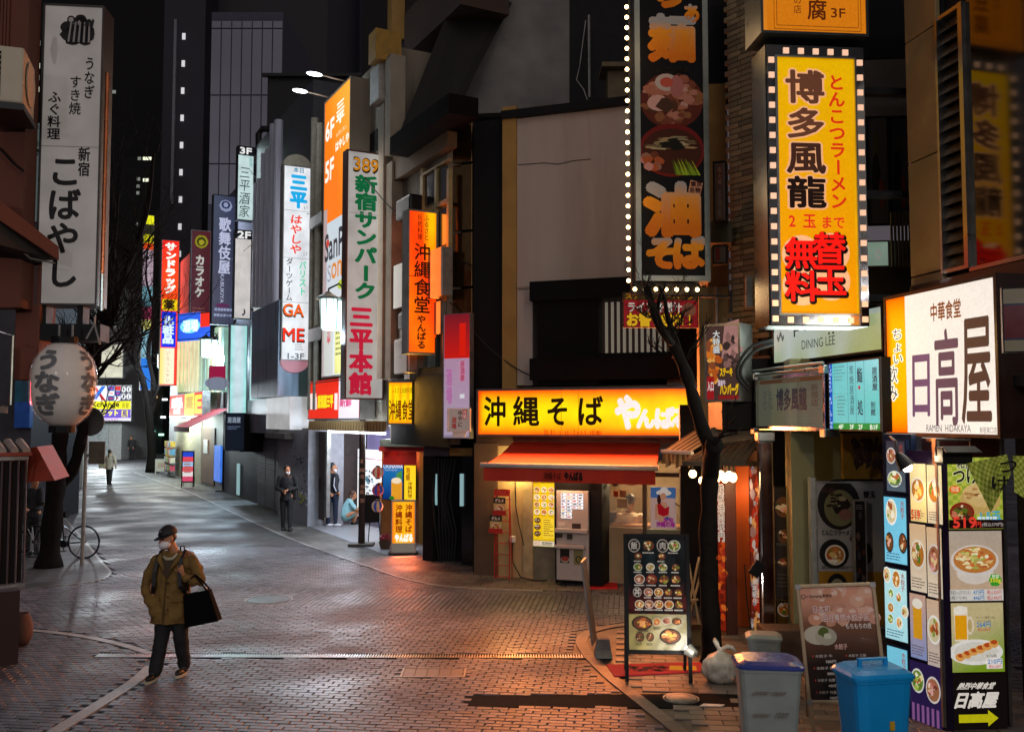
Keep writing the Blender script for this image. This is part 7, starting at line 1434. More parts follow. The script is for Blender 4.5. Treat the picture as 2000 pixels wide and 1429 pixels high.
T, q = proj('drug_store_sign', 'tall red, yellow and blue lightbox stack of the drug store', 313, 469, 348, 753, art_sd, hx('#f0382c'), lit('sd_face', 1.1), lit('sd_print', 1.1, True, mottled=False), glow=3)
def art_th(A):
 cs = [(420, 438, '#f0f020'), (438, 458, '#303020'), (458, 475, '#e8e020'), (475, 488, '#f05018'), (488, 560, '#b8a0b0'), (560, 600, '#80b8c8'), (600, 625, '#c04870'), (625, 645, '#e0e080'), (645, 700, '#88b8c8'), (700, 760, '#3080e8')]
 for t, b, c in cs: A.box(277, t, 298, b, hx(c), 0)
 A.v_('カラオケ館', 288, 490, 560, 12, hx('#d8c8d8'), .04, 2)
T, q = proj('thin_stacked_sign', 'thin far lightbox stack from yellow top to blue foot', 277, 420, 298, 762, art_th, hx('#a0b0c0'), lit('th_face', .8), lit('th_print', .85, True, mottled=False), fr=.02)
def art_bs(A): A.box(347, 610, 392, 665, hx('#3060e0'), 0); A.disc(372, 636, 20, 14, hx('#80e0f8'), 1); A.box(392, 612, 410, 640, hx('#e83020'), 0); A.h_('酒場', 358, 388, 624, 648, hx('#e8ffff'), .05, 2)
q = rect(FLat(405, 640, .5), R(-35), 348, 612, 412, 662); sign('blue_shop_sign', 'blue white lit sign with a red end under the karaoke sign', q, .3, BLACK, .03, face=hx('#3060e0'), facem=lit('bs_face', .9), art=art_bs, artm=lit('bs_print', .95, True, mottled=False))
def art_pf(A): A.box(408, 714, 441, 746, hx('#c02858'), 0); A.disc(424, 748, 24, 12, hx('#a0a8c0'), 1); A.box(408, 746, 441, 762, hx('#98a8b8'), .5)
P = at(424, 738, 33); q = rect(P.xy, R(5), 408, 714, 441, 762); sign('street_banner', 'small pink and grey banner hanging from a street lamp post', q, .02, ALU, .01, facem=PR, face=hx('#c02858'), art=art_pf, artm=LITDN, cat='banner')
# far buildings
T = thing('overhead_cables', 'thin black service cables strung between the far signs and the corner wall', 'cable', (0, 0, 0))
for (a, b, sg) in (((700, 330, 21), (925, 520, 17.7), .3), ((604, 300, 26), (760, 280, 21), .25), ((486, 330, 33), (610, 420, 26), .3), ((372, 520, 40), (500, 470, 32), .4), ((640, 735, 24), (760, 700, 20.5), .15), ((880, 590, 18), (1040, 735, 17), .2)):
 p0, p1 = at(*a), at(*b); part('cable', RUBBER, T, lambda m: m.tube([p0.lerp(p1, k/8) - Vector((0, 0, sg*4*(k/8)*(1-k/8))) for k in range(9)], .014, 4))
T = thing('panel_tower', 'grey panel clad tower behind the dark roofs', 'building', (0, 0, 0)); YT = 75
p0, p1 = at(413, 30, YT), at(553, 30, YT); part('wall', mat('tower_joint', hx('#4a4a58'), rough=.8), T, lambda m: m.box(p0.x, YT+.1, 5, p1.x, YT+12, p0.z+.3))
TP = mat('tower_panel', hx('#8a8896'), rough=.8, var=.15, scale=.15, bump=.0)
zs_ = [at(480, y, YT).z for y in (400, 320, 186, 56, 40)]
for i in range(7):
 for j in range(4):
  x0, x1 = p0.x+(p1.x-p0.x)*i/7+.05, p0.x+(p1.x-p0.x)*(i+1)/7-.05; part('panel', TP, T, lambda m: m.box(x0, YT, zs_[j]+.06, x1, YT+.15, zs_[j+1]-.06))
T = thing('dark_tower', 'very tall dark tower with a thin pale vertical strip and small lit windows', 'building', (0, 0, 0)); YD = 95
a, b = at(322, 0, YD), at(402, 0, YD); DTW = mat('night_tower', hx('#2c2a34'), rough=.7, var=.3, scale=.2)
part('wall', DTW, T, lambda m: m.box(a.x, YD, 0, b.x, YD+20, at(0, -250, YD).z)); part('wall', mat('night_tower2', hx('#1a1820'), rough=.6), T, lambda m: m.box(b.x+.01, YD+4, 0, b.x+12, YD+24, at(0, -250, YD).z))
part('strip', mat('pale_strip', hx('#7c7c84'), rough=.6), T, lambda m: m.box(at(343, 0, YD).x, YD-.3, at(0, 400, YD).z, at(348, 0, YD).x, YD, at(0, 40, YD).z))
for k in range(9): part('window', emit('stair_window', (.8, .8, .82), .35), T, lambda m: m.box(at(358, 0, YD).x, YD-.12, at(0, 78+k*53, YD).z, at(364, 0, YD).x, YD-.02, at(0, 66+k*53, YD).z))
T = thing('roof_building', 'black flat roofed building with ducts between the grey tower and the billboard', 'building', (0, 0, 0)); Yr = 38
a, b = at(488, 0, Yr), at(640, 0, Yr); part('wall', mat('roof_black', hx('#1a1a1c'), rough=.7), T, lambda m: m.box(a.x+.8, Yr, 0, b.x+2, Yr+6, at(0, 150, Yr).z)); part('duct', IRON, T, lambda m: m.tube([at(505, 360, 34), at(505, 262, 34), at(512, 252, 34), at(560, 252, 34)], .12, 8)); part('cornice', IRON, T, lambda m: m.box(a.x+.6, Yr-.2, at(0, 152, Yr).z, b.x+2, Yr-.01, at(0, 146, Yr).z))
T = thing('backdrop_tower', 'wide dark office tower filling the sky behind the billboard', 'building', (0, 0, 0)); Yk = 120
part('wall', mat('night_tower3', hx('#28253a'), rough=.7, var=.25, scale=.1), T, lambda m: m.box(at(553, 0, Yk).x, Yk, 0, at(760, 0, Yk).x, Yk+20, at(0, -220, Yk).z))
for k in range(9): part('mullion', mat('night_mullion', hx('#2c2a38'), rough=.6), T, lambda m: m.box(at(565+k*20, 0, Yk).x, Yk-.3, 8, at(567+k*20, 0, Yk).x, Yk-.02, at(0, -220, Yk).z))
T = thing('left_office_block', 'far office block with scattered lit windows behind the bare tree', 'building', (0, 0, 0)); Yl = 110
part('wall', mat('night_block', hx('#08080a'), rough=.8), T, lambda m: (m.box(at(-150, 0, Yl).x, Yl, 0, at(60, 0, Yl).x, Yl+15, at(0, 60, Yl).z), m.box(at(210, 0, Yl).x, Yl+5, 0, at(318, 0, Yl).x, Yl+15, at(0, 285, Yl).z)))
WL = [emit('office_window', hx('#d8dcc0'), .8), emit('office_window_dim', hx('#8a9088'), .35)]
for (y, ms) in ((85, 1), (129, 0), (152, 1), (175, 0)):
 for x in (48, 55, 68, 76): part('window', WL[ms], T, lambda m: m.box(at(x, 0, Yl).x, Yl-.1, at(0, y+5, Yl).z, at(x+6, 0, Yl).x, Yl-.02, at(0, y-5, Yl).z))
for (x, y, w) in ((277, 310, 6), (287, 310, 18), (276, 350, 6), (288, 352, 12), (276, 364, 6), (276, 377, 6), (275, 438, 5), (200, 290, 12), (214, 292, 8), (222, 180, 9)): part('window', WL[0 if w > 10 else 1], T, lambda m: m.box(at(x, 0, Yl).x, Yl-.1 if x > 210 else Yl-.1, at(0, y+3, Yl).z, at(x+w, 0, Yl).x, Yl-.02, at(0, y-3, Yl).z))
# end of the street: exchange sign, shutters, cream board
T = thing('exchange_building', 'low grey building with closed shutters at the end of the street', 'building', (0, 0, 0)); Ye = 68
GW = mat('street_end_wall', hx('#8c8c88'), rough=.7, var=.15); part('wall', GW, T, lambda m: (m.box(at(30, 0, Ye).x, Ye, 0, at(258, 0, Ye).x, Ye+6, at(0, 750, Ye).z), m.box(at(160, 0, Ye).x, Ye+.5, at(0, 750, Ye).z, at(243, 0, Ye).x, Ye+6, at(0, 560, Ye).z)))
for (l, r, t) in ((96, 160, 832), (168, 186, 824), (190, 234, 824)):
 part('roller_shutter', mat('far_shutter', hx('#8a8e8c'), rough=.6), T, lambda m: [m.box(at(l, 0, Ye).x, Ye-.06-.03*(k % 2), at(0, 894, Ye).z+k*.2, at(r, 0, Ye).x, Ye-.01, at(0, 894, Ye).z+k*.2+.19) for k in range(13)])
part('blue_post', mat('blue_post', hx('#2840b0'), rough=.5), T, lambda m: m.box(at(186.5, 0, Ye).x, Ye-.2, 0, at(188.5, 0, Ye).x, Ye-.07, at(0, 824, Ye).z))
def art_ex(A):
 A.box(150, 752, 208, 783, hx('#d8d8e0'), 0); A.poly([(180, 754), (186, 754), (207, 782), (200, 782)], hx('#d03838'), 1); A.poly([(198, 754), (206, 754), (188, 780), (178, 780)], hx('#3068c0'), 2); A.box(209, 752, 236, 783, hx('#8888a0'), 0)
 for i in range(2):
  for j in range(3): A.box(211+i*13, 754+j*10, 222+i*13, 762+j*10, hx(['#3848a0', '#d8d8dc', '#283478', '#c03030', '#3448a8', '#e0e0e4'][i*3+j]), 1); A.box(213+i*13, 757+j*10, 220+i*13, 759+j*10, hx('#c03838'), 2)
 A.box(236, 752, 257, 783, hx('#4a4a54'), 0)
 for i in range(2):
  for j in range(2): A.disc(241+i*10, 760+j*14, 4.4, 6, hx('#d0d0d0'), 1, 12); A.t_(('¥', '$', '€', '£')[i*2+j], 239.4+i*10, 756+j*14, 242.6+i*10, 764+j*14, hx('#303038'), .05, 2)
 A.box(150, 783, 257, 799, hx('#d8d020'), 0); A.t_('EXchange', 170, 785, 233, 797, hx('#282810'), .04, 1); A.t_('両替', 238, 786, 252, 797, hx('#807818'), .02, 1); A.box(150, 799, 257, 816, hx('#6048a8'), 0); A.h_('ステチケット', 168, 232, 800, 812, hx('#e0d860'), .06, 1); A.box(238, 801, 250, 814, hx('#d8c840'), 1); A.h_('風', 239, 249, 801, 814, hx('#504080'), .03, 2); A.box(150, 816, 257, 822, hx('#c8c0e0'), 0); A.t_('ACCESS TICKET', 176, 817, 232, 821, hx('#b05088'), .02, 1)
q = rect(at(200, 790, 66).xy, R(2), 150, 752, 257, 822); sign('exchange_sign', 'purple and yellow lit currency EXchange sign at the end of the street', q, .5, ALU, .05, face=hx('#8888a0'), facem=lit('ex_face', .8), art=art_ex, artm=lit('ex_print', .95, False, mottled=False))
q = rect(at(200, 700, 66.5).xy, R(2), 165, 672, 241, 738); sign('cream_board', 'cream lit signboard with thin script above the exchange sign', q, .5, ALU, .05, face=hx('#b8b4a0'), facem=lit('cream_face', 1.0), art=lambda A: A.t_('Isetan', 172, 682, 198, 694, hx('#3a3a34'), .0, 1, .3), artm=LITDN)
lamp('street_and_fill_light', at(205, 800, 60), 1800, (.85, .95, 1), .4)  # added fill light for the street end, without a lamp
T = thing('far_arcade', 'dark passage with a white railing and lit sign at the very end of the street', 'building', (0, 0, 0)); part('wall', mat('night_block2', hx('#141a1a'), rough=.7), T, lambda m: m.box(at(258, 0, 80).x, 80, 0, at(335, 0, 80).x, 84, at(0, 560, 80).z)); part('bright_sign', emit('far_sign', hx('#d0e8e0'), 1.2), T, lambda m: m.box(at(237, 0, 76).x, 76, at(0, 858, 76).z, at(266, 0, 76).x, 76.2, at(0, 847, 76).z))
for k in range(10): part('railing_bar', WHITEP, T, lambda m: m.box(at(237+k*4, 0, 74).x, 74, 0.3, at(238.6+k*4, 0, 74).x, 74.1, 1.5))
for k in range(16): p = at(random.uniform(255, 325), random.uniform(770, 880), 79.8); part('small_light', emit('far_light%d' % (k % 3), [(.4, 1, .7), (1, .6, .3), (.9, .95, 1)][k % 3], 1.5), T, lambda m: m.box(p.x-.2, 79.8, p.z-.08, p.x+.2, 79.95, p.z+.08))
# boards and signs on the far right pavement
def fboard(px, py, l, t, r, label, cols, fm=None, name='floor_board'):
 gp = gnd(px, py); q = rect(gp.xy, R(12), l, t, r, py); T = thing(name, label, 'board', (gp.x, gp.y, 0), R(12)); w = q['w']; h = q['h']+q['loc'][2]
 part('frame', WHITEP if not fm else BLACK, T, lambda m: (m.box(-w/2, 0, 0, -w/2+.05, .05, h), m.box(w/2-.05, 0, 0, w/2, .05, h), m.box(-w/2+.05, 0, h-.05, w/2-.05, .05, h), m.box(-w/2+.05, 0, .2, w/2-.05, .05, .25))); q2 = rectw((0, 0, 0), 0, w-.1, h-.3, (0, 0, 100, 100)); A = Art(q2, y=.01); n = len(cols)
 for i, c in enumerate(cols): A.box(0, 100*i/n, 100, 100*(i+1)/n, hx(c), 0)
 A.bars(15, 30, 85, 75, 5, hx('#a86050'), 1); o = A.done('print', fm or PR, T); o.location = (0, 0, .25); part('backing', WHITEP, T, lambda m: m.box(-w/2+.05, .02, .25, w/2-.05, .04, h-.05)); part('rear_leg', BLACK, T, lambda m: (leg(m, (-w/2+.03, .5, 0), (-w/2+.03, .06, h*.9), .015), leg(m, (w/2-.03, .5, 0), (w/2-.03, .06, h*.9), .015)))
 return T
fboard(316, 928, 303, 896, 330, 'white A-board standing before the drug store', ['#d8d8c8', '#d8d8c8']); fboard(366, 951, 353, 880, 378, 'tall red and blue lit floor sign in front of the drug store', ['#2848c8', '#e84858', '#a0c0e0', '#e85868', '#e8e0e0', '#d85070'], lit('fboard_print', .8, True, mottled=False))
p = gnd(330, 925); T = thing('flyer_stand', 'colourful flyer stand beside the white A-board', 'stand', (p.x, p.y, 0)); part('post', ALU, T, lambda m: m.cyl((0, 0, 0), (0, 0, 1.6), .03)); part('base', ALU, T, lambda m: m.lathe([(.2, 0), (.2, .02), (.03, .04)], 12))
for k, c in enumerate(('#e83050', '#e8c030', '#f07040', '#d8e0e0')): part('flyer', mat('flyer%d' % k, hx(c), rough=.6), T, lambda m: m.box(-.25+.06*(k % 2), -.05, .7+k*.24, .15+.06*(k % 2), -.03, .92+k*.24))
for k in range(26):
 pass
T = thing('shop_goods', 'rack of small packaged goods outside the drug store wall', 'goods', (*shift(FLat(350, 900), FL_Z, .3), 0), FL_Z); part('rack', ALU, T, lambda m: [m.box(-1.2, -.3, z, 1.2, 0, z+.03) for z in (.3, .7, 1.1, 1.5)])
for k in range(24): part('package', mat('pack%d' % (k % 5), hx(['#d85070', '#e8e0d0', '#60a0d0', '#e0c050', '#70b070'][k % 5]), rough=.5), T, lambda m: m.box(-1.15+(k % 6)*.38, -.28, .33+.4*(k//6), -1.15+(k % 6)*.38+.3, -.05, .6+.4*(k//6)))
# ================================================================== LEFT SIDE
def gbox(T, name, m, px0, px1, Y, z0, z1, d=.2, bevel=0):
 a, b = at(px0, 800, Y), at(px1, 800, Y); mb = MB(); mb.box(a.x, Y, z0, b.x, Y+d, z1); return mb.obj(name, m, T, bevel=bevel)
T = thing('eel_restaurant_building', 'red brown rendered building edge with tiled eave at the left border', 'building', (0, 0, 0))
Y1 = 9.6
def zz(py, Y=Y1): return at(20, py, Y).z
def xx(px, py, Y=Y1): return at(px, py, Y).x
gx = xx(48, 300)
part('wall', REDWALL, T, lambda m: (m.box(gx-4, Y1, zz(600), gx, Y1+.25, zz(-80)), m.box(gx-.36-3.7, Y1-.15, zz(-80), gx-.36, Y1, zz(95))))
for k in range(6): part('ridge', REDWALL, T, lambda m: m.box(gx-.34+k*.035-.05, Y1-.03, zz(95), gx-.33+k*.035-.035, Y1, zz(-80)))
part('pillar', REDWALL, T, lambda m: m.box(xx(5, 600), Y1+.25, zz(740), xx(50, 600)+.02, Y1+.6, zz(500)), bevel=.01)
# eave
e = [at(-30, 368, 8.9), at(115, 482, 9.6), at(115, 508, 9.6), at(-30, 410, 8.9)]
def eave(m):
 o = Vector((-1.5, 1.6, .25)); f = [e[0], e[1], e[2], e[3]]; bk = [p+o for p in f]
 m.add(f+bk, [(3, 2, 1, 0), (4, 5, 6, 7), (0, 1, 5, 4), (1, 2, 6, 5), (2, 3, 7, 6), (3, 0, 4, 7)])
part('eave', REDWALL, T, eave)
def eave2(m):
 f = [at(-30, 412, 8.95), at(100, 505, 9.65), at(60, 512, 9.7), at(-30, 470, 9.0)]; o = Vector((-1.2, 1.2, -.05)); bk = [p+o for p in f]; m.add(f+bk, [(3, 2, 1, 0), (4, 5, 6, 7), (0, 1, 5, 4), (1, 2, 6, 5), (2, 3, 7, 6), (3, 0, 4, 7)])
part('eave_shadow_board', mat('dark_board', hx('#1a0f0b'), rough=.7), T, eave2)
part('eave_trim', mat('pale_trim', hx('#6a6058'), rough=.6), T, lambda m: m.tube([at(15, 468, 9.3), at(60, 505, 9.5), at(108, 514, 9.6)], .01, 5))
part('gutter_wire', IRON, T, lambda m: m.tube([at(-5, 285, 9.5), at(25, 318, 9.5), at(46, 335, 9.5)], .012, 5))
# lower counter: brown box, lattice, scalloped roof
Yb_ = 10.6
b0 = gnd(35, 1296)
part('base_box', mat('maroon_base', hx('#2a1412'), rough=.6, var=.2), T, lambda m: m.add([(b0.x-1.4, b0.y-1.35, 0), (b0.x, b0.y, 0), (b0.x-.85, b0.y+1.2, 0), (b0.x-2, b0.y+.4, 0)] + [(b0.x-1.4, b0.y-1.35, at(0, 1172, Yb_).z), (b0.x, b0.y, at(0, 1172, Yb_).z), (b0.x-.85, b0.y+1.2, at(0, 1172, Yb_).z), (b0.x-2, b0.y+.4, at(0, 1172, Yb_).z)], [(3, 2, 1, 0), (4, 5, 6, 7), (0, 1, 5, 4), (1, 2, 6, 5), (2, 3, 7, 6), (3, 0, 4, 7)]))
LZ0, LZ1 = at(0, 1160, 10.5).z, at(0, 905, 10.5).z; lp0, lp1 = Vector((b0.x-.95, b0.y-.9, 0)), Vector((b0.x+.03, b0.y-.0, 0))
part('lattice_backing', BLACK, T, lambda m: m.add([(lp0.x-.05, lp0.y+.05, LZ0), (lp1.x-.05, lp1.y+.05, LZ0), (lp1.x-.05, lp1.y+.05, LZ1), (lp0.x-.05, lp0.y+.05, LZ1), (lp0.x-.15, lp0.y+.15, LZ0), (lp1.x-.15, lp1.y+.15, LZ0), (lp1.x-.15, lp1.y+.15, LZ1), (lp0.x-.15, lp0.y+.15, LZ1)], [(0,1,2,3),(7,6,5,4),(0,4,5,1),(1,5,6,2),(2,6,7,3),(3,7,4,0)]))
for k in range(16):
 p = lp0.lerp(lp1, k/15); part('lattice_slat', mat('lattice_dark', hx('#35262a'), rough=.5), T, lambda m: m.cyl((p.x, p.y, LZ0), (p.x, p.y, LZ1), .014, n=5))
part('ledge', ALU, T, lambda m: m.tube([(lp0.x, lp0.y-.02, LZ1+.03), (lp1.x+.02, lp1.y, LZ1+.03)], .03, 4)); part('ledge', ALU, T, lambda m: m.tube([(lp0.x, lp0.y, LZ0-.02), (lp1.x+.02, lp1.y, LZ0-.02)], .025, 4))
for k in range(11):
 p = lp0.lerp(lp1, k/10); part('roof_tile', mat('pale_tile', hx('#a89c92'), rough=.6), T, lambda m: m.tube([(p.x-.25, p.y+.3, LZ1+.22), (p.x, p.y, LZ1+.12)], [.05, .045], 8))
part('tile_edge', mat('red_edge', hx('#8a3a28'), rough=.6), T, lambda m: m.tube([(lp0.x, lp0.y+.02, LZ1+.08), (lp1.x+.05, lp1.y+.02, LZ1+.08)], .03, 4))
# orange side awning
T = thing('orange_flap', 'orange cloth awning flap seen from the side above the lattice', 'awning', (0, 0, 0)); Yf = 11.6
def flap(m):
 f = [at(48, 876, Yf), at(72, 872, Yf), at(107, 938, Yf-.2), at(44, 942, Yf-.2)]; bk = [p+Vector((-.25, .9, 0)) for p in f]; m.add(f+bk, [(3, 2, 1, 0), (4, 5, 6, 7), (0, 1, 5, 4), (1, 2, 6, 5), (2, 3, 7, 6), (3, 0, 4, 7)])
part('cloth', mat('orange_cloth', hx('#8c3016'), rough=.75), T, flap)
# glass case
T = thing('display_case', 'lit glass display case corner mounted on the left wall', 'display', (0, 0, 0)); Yc = 9.2
part('frame', STEEL, T, lambda m: (m.tube([at(-10, 645, Yc), at(25, 655, Yc+.1), at(20, 790, Yc+.1), at(-10, 792, Yc)], .012, 4),)); part('inner_panel', mat('case_brown', hx('#7a5848'), rough=.5), T, lambda m: m.box(xx(-20, 700), Yc+.15, zz(770, Yc), xx(19, 700), Yc+.2, zz(655, Yc))); part('lit_foot', emit('case_glow', hx('#f08030'), .8), T, lambda m: m.box(xx(-20, 770), Yc+.12, zz(785, Yc), xx(12, 770), Yc+.16, zz(768, Yc))); part('shelf', IRON, T, lambda m: m.box(xx(-20, 800), Yc, zz(806, Yc), xx(26, 800), Yc+.3, zz(792, Yc)))
# air conditioner
T = thing('air_conditioner', 'cream outdoor air conditioner unit on brackets high on the left wall', 'air conditioner', tuple(at(22, 200, 8.9)), R(18))
part('casing', mat('ac_cream', hx('#a89c84'), rough=.5, var=.1), T, lambda m: m.box(-.35, 0, 0, .1, .6, .56), bevel=.02); part('grille_back', BLACK, T, lambda m: m.box(-.33, -.006, .05, -.1, .0, .5))
for k in range(8): part('grille_bar', mat('ac_cream', hx('#a89c84')), T, lambda m: m.box(-.33, -.014, .07+k*.055, -.1, -.006, .08+k*.055))
part('fan_guard', mat('ac_cream', hx('#a89c84')), T, lambda m: m.tube([(.11, .3, .28), (.12, .3, .28)], .22, 18)); part('bracket', IRON, T, lambda m: (m.box(-.4, -.05, -.08, .12, .6, -.02),)); 
# eel restaurant vertical sign
def art_kob(A):
 K = hx('#14100e'); [A.disc(x_, y_, a_, b_, K, 2, 12, .1) for x_, y_, a_, b_ in ((140, 70, 28, 17), (160, 66, 20, 20), (126, 56, 15, 12), (150, 46, 14, 17), (166, 52, 9, 14), (135, 84, 14, 6), (160, 84, 12, 6))]
 for a in range(5): A.poly([(126+a*10, 84), (130+a*10, 84), (134+a*9, 44), (131+a*9, 44)], hx('#8a8480'), 3)
 for k in range(3): A.poly([(158+k*6, 50-k*2), (163+k*6, 38-k*1), (166+k*6, 40), (163+k*6, 54)], K, 3)
 A.disc(132, 40, 8, 8, K, 2); A.disc(132, 40, 5, 5, hx('#a09a96'), 3); A.disc(152, 44, 12, 14, K, 2, 7, .2); A.disc(148, 46, 3, 5, hx('#8a8480'), 4)
 A.v_('うなぎ', 171, 112, 196, 22, K, .02, 2, shear=.05); A.v_('すき焼', 144, 150, 228, 24, K, .015, 2); A.v_('ふぐ料理', 104, 182, 278, 26, K, .025, 2); A.v_('新宿', 165, 290, 348, 24, K, .025, 2); A.box(78, 289, 197, 290, hx('#5a5450'), 1)
 A.v_('こばやし', 128, 306, 566, 66, K, .03, 2); A.disc(100, 100, 6, 30, hx('#b8b2ac'), 1, 8, .3)
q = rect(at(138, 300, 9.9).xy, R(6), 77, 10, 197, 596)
T = sign('eel_restaurant_sign', 'tall unlit cream vertical sign with a butterfly crest and black brush kana', q, .32, mat('kob_case', hx('#2a2624'), rough=.4, metal=.3), .018, face=hx('#a8a09a'), facem=lit('kob_face_glow', .34), art=art_kob, artm=PR)  # unlit face given a faint glow to brighten it
part('edge_tube', mat('copper_reflection_tint', hx('#a05c38'), rough=.25, metal=.8), T, lambda m: m.cyl((q['w']/2+.03, .05, .35), (q['w']/2+.03, .05, q['h']*.78), .022, n=8)); part('edge_tube', mat('pale_edge', hx('#9aa8a4'), rough=.25, metal=.8), T, lambda m: m.cyl((q['w']/2+.03, .05, -.05), (q['w']/2+.03, .05, .35), .022, n=8))  # copper tone painted in for a reflection on the tube
part('bracket', BLACK, T, lambda m: (m.box(-.3, 0, -.38, .36, .3, -.2), m.box(-.28, .05, -.2, -.22, .25, 0), m.box(.1, .05, -.2, .16, .25, 0), m.box(-.05, .05, -.5, .05, .2, -.38)))
part('hook', ALU, T, lambda m: (m.tube([(.3, 0, -.12), (.3, 0, -.2), (.22, 0, -.36)], .012, 5), m.tube([(.3, 0, -.2), (.36, 0, -.42)], .012, 5)))
# lantern
p = at(124, 751, 9.7); T = thing('paper_lantern', 'big cream paper lantern with black kana wrapped in clear plastic', 'lantern', tuple(p))
hL, wL = .43, .305
prof = []
for k in range(25):
 t = -1+2*k/24; r = wL*(1-abs(t)**3.2*.62); prof.append((r*(1 + (.006 if k % 2 else -.006)), t*hL))
LP = mat('lantern_paper_cream', hx('#d4c8ba'), rough=.6, var=.12, scale=3); part('paper_shade', LP, T, lambda m: m.lathe(prof, 32), smooth=True)
PLW = bpy.data.materials.new('clear_plastic_wrap'); PLW.use_nodes = True; pn = PLW.node_tree.nodes['Principled BSDF']; pn.inputs['Base Color'].default_value = (.9, .9, .9, 1); pn.inputs['Roughness'].default_value = .08; pn.inputs['Alpha'].default_value = .14
nz = PLW.node_tree.nodes.new('ShaderNodeTexNoise'); nz.inputs['Scale'].default_value = 9; nz.inputs['Detail'].default_value = 3; bpn = PLW.node_tree.nodes.new('ShaderNodeBump'); bpn.inputs['Strength'].default_value = .9; PLW.node_tree.links.new(nz.outputs[0], bpn.inputs['Height']); PLW.node_tree.links.new(bpn.outputs[0], pn.inputs['Normal'])
part('plastic_cover', PLW, T, lambda m: m.lathe([(r*1.05+.006, z*1.01) for r, z in prof], 32), smooth=True)
part('cap', BLACK, T, lambda m: (m.cyl((0, 0, hL), (0, 0, hL+.07), .13, n=16), m.cyl((0, 0, -hL-.07), (0, 0, -hL), .13, n=16))); part('hanger', ALU, T, lambda m: (m.cyl((-.06, 0, hL+.07), (-.06, 0, hL+.2), .012, n=6), m.cyl((.08, 0, hL+.07), (.08, 0, hL+.2), .012, n=6)))
# kana curved on the paper
def wrap_text(txt, a0, z0, z1, wa, name='lettering'):
 mb = MB(); n = len(txt); ph = (z1-z0)/n
 for i, ch in enumerate(txt):
  vs, fs = glyph(ch)
  for k in range(9):
   out = []
   for (u, v) in vs:
    u, v = u+.05*math.cos(k*.7), v+.05*math.sin(k*.7); z = z1-ph*(i+1)+ph*(v+.14); t = max(-1, min(1, z/hL)); r = wL*(1-abs(t)**3.2*.62)+.011+k*.0002; a = a0+(u-.5)*wa; out.append((r*math.sin(a), -r*math.cos(a), z))
   mb.add(out, fs, (.01, .008, .006))
 mb.obj(name, BLACK, T)
wrap_text('うなぎ', -.12, -.33, .36, .95); wrap_text('うなぎ', 1.35, -.33, .36, .8)
# sign behind (noodle shop), bank signs
def art_nd(A): A.box(46, 238, 78, 432, hx('#5c6a68'), 0); A.t_('1F-5F', 47, 246, 74, 256, hx('#1a1e1e'), .03, 1); A.v_('手打', 70, 276, 305, 13, hx('#1a1e1e'), .03, 1); A.v_('麺処', 65, 315, 352, 14, hx('#1a1e1e'), .03, 1); A.v_('とろろ', 54, 320, 384, 9, hx('#1a1e1e'), .02, 1); A.disc(57, 404, 10, 16, hx('#1a1e1e'), 1, 16); A.disc(57, 404, 6.5, 10, hx('#5c6a68'), 2, 16); A.disc(57, 404, 4.5, 7, hx('#1a1e1e'), 3, 5); A.box(46, 292, 78, 297, hx('#101414'), 3)
q = rect(at(62, 330, 14).xy, R(8), 46, 238, 79, 436); sign('noodle_shop_sign', 'dim grey green vertical noodle sign half hidden behind the left wall', q, .15, BLACK, .02, facem=LITD, face=hx('#5c6a68'), art=art_nd, artm=LITDN)
def art_bank(A): A.box(38, 645, 88, 712, hx('#7a7480'), 0); A.box(38, 655, 88, 668, hx('#3a3c88'), 1); A.disc(53, 688, 6, 7, hx('#a04050'), 1); A.bars(44, 700, 68, 710, 2, hx('#a06070'), 1)
q = rect(at(60, 680, 24).xy, R(5), 38, 645, 86, 712); sign('bank_sign', 'pale unlit bank sign with a blue band behind the left pillar', q, .3, ALU, .03, facem=LITD, face=hx('#7a7480'), art=art_bank, artm=LITDN)  # dim emission set on an unlit face and print
T = thing('blue_shop', 'blue and teal shop front corner behind the paper lantern', 'shop', (0, 0, 0)); Yq = 26
gbox(T, 'teal_panel', mat('teal_panel', hx('#1c5c70'), rough=.5), 28, 62, Yq, at(0, 785, Yq).z, at(0, 715, Yq).z); gbox(T, 'blue_panel', mat('blue_panel', hx('#2050a0'), rough=.4), 28, 58, Yq-.1, at(0, 835, Yq).z, at(0, 785, Yq).z); gbox(T, 'red_light_strip', emit('red_strip', (1, .08, .12), 1.6), 58, 64, Yq-.15, at(0, 790, Yq).z, at(0, 715, Yq).z); gbox(T, 'pink_light_strip', emit('pink_strip', (1, .1, .3), 1.6), 84, 90, Yq-.15, at(0, 675, Yq).z, at(0, 645, Yq).z); gbox(T, 'wall', mat('left_shop_wall', hx('#34343a'), rough=.6), -160, 62, Yq+.1, 0, 9, 3)
T = thing('white_hoarding', 'pale ribbed hoarding wall behind the bicycle tree', 'wall', (0, 0, 0))
for k in range(9): gbox(T, 'board', mat('hoarding_white', hx('#9a9894'), rough=.6, var=.1), 48+k*13, 60.6+k*13, 40-k*.0, 0, 2.7, .1)
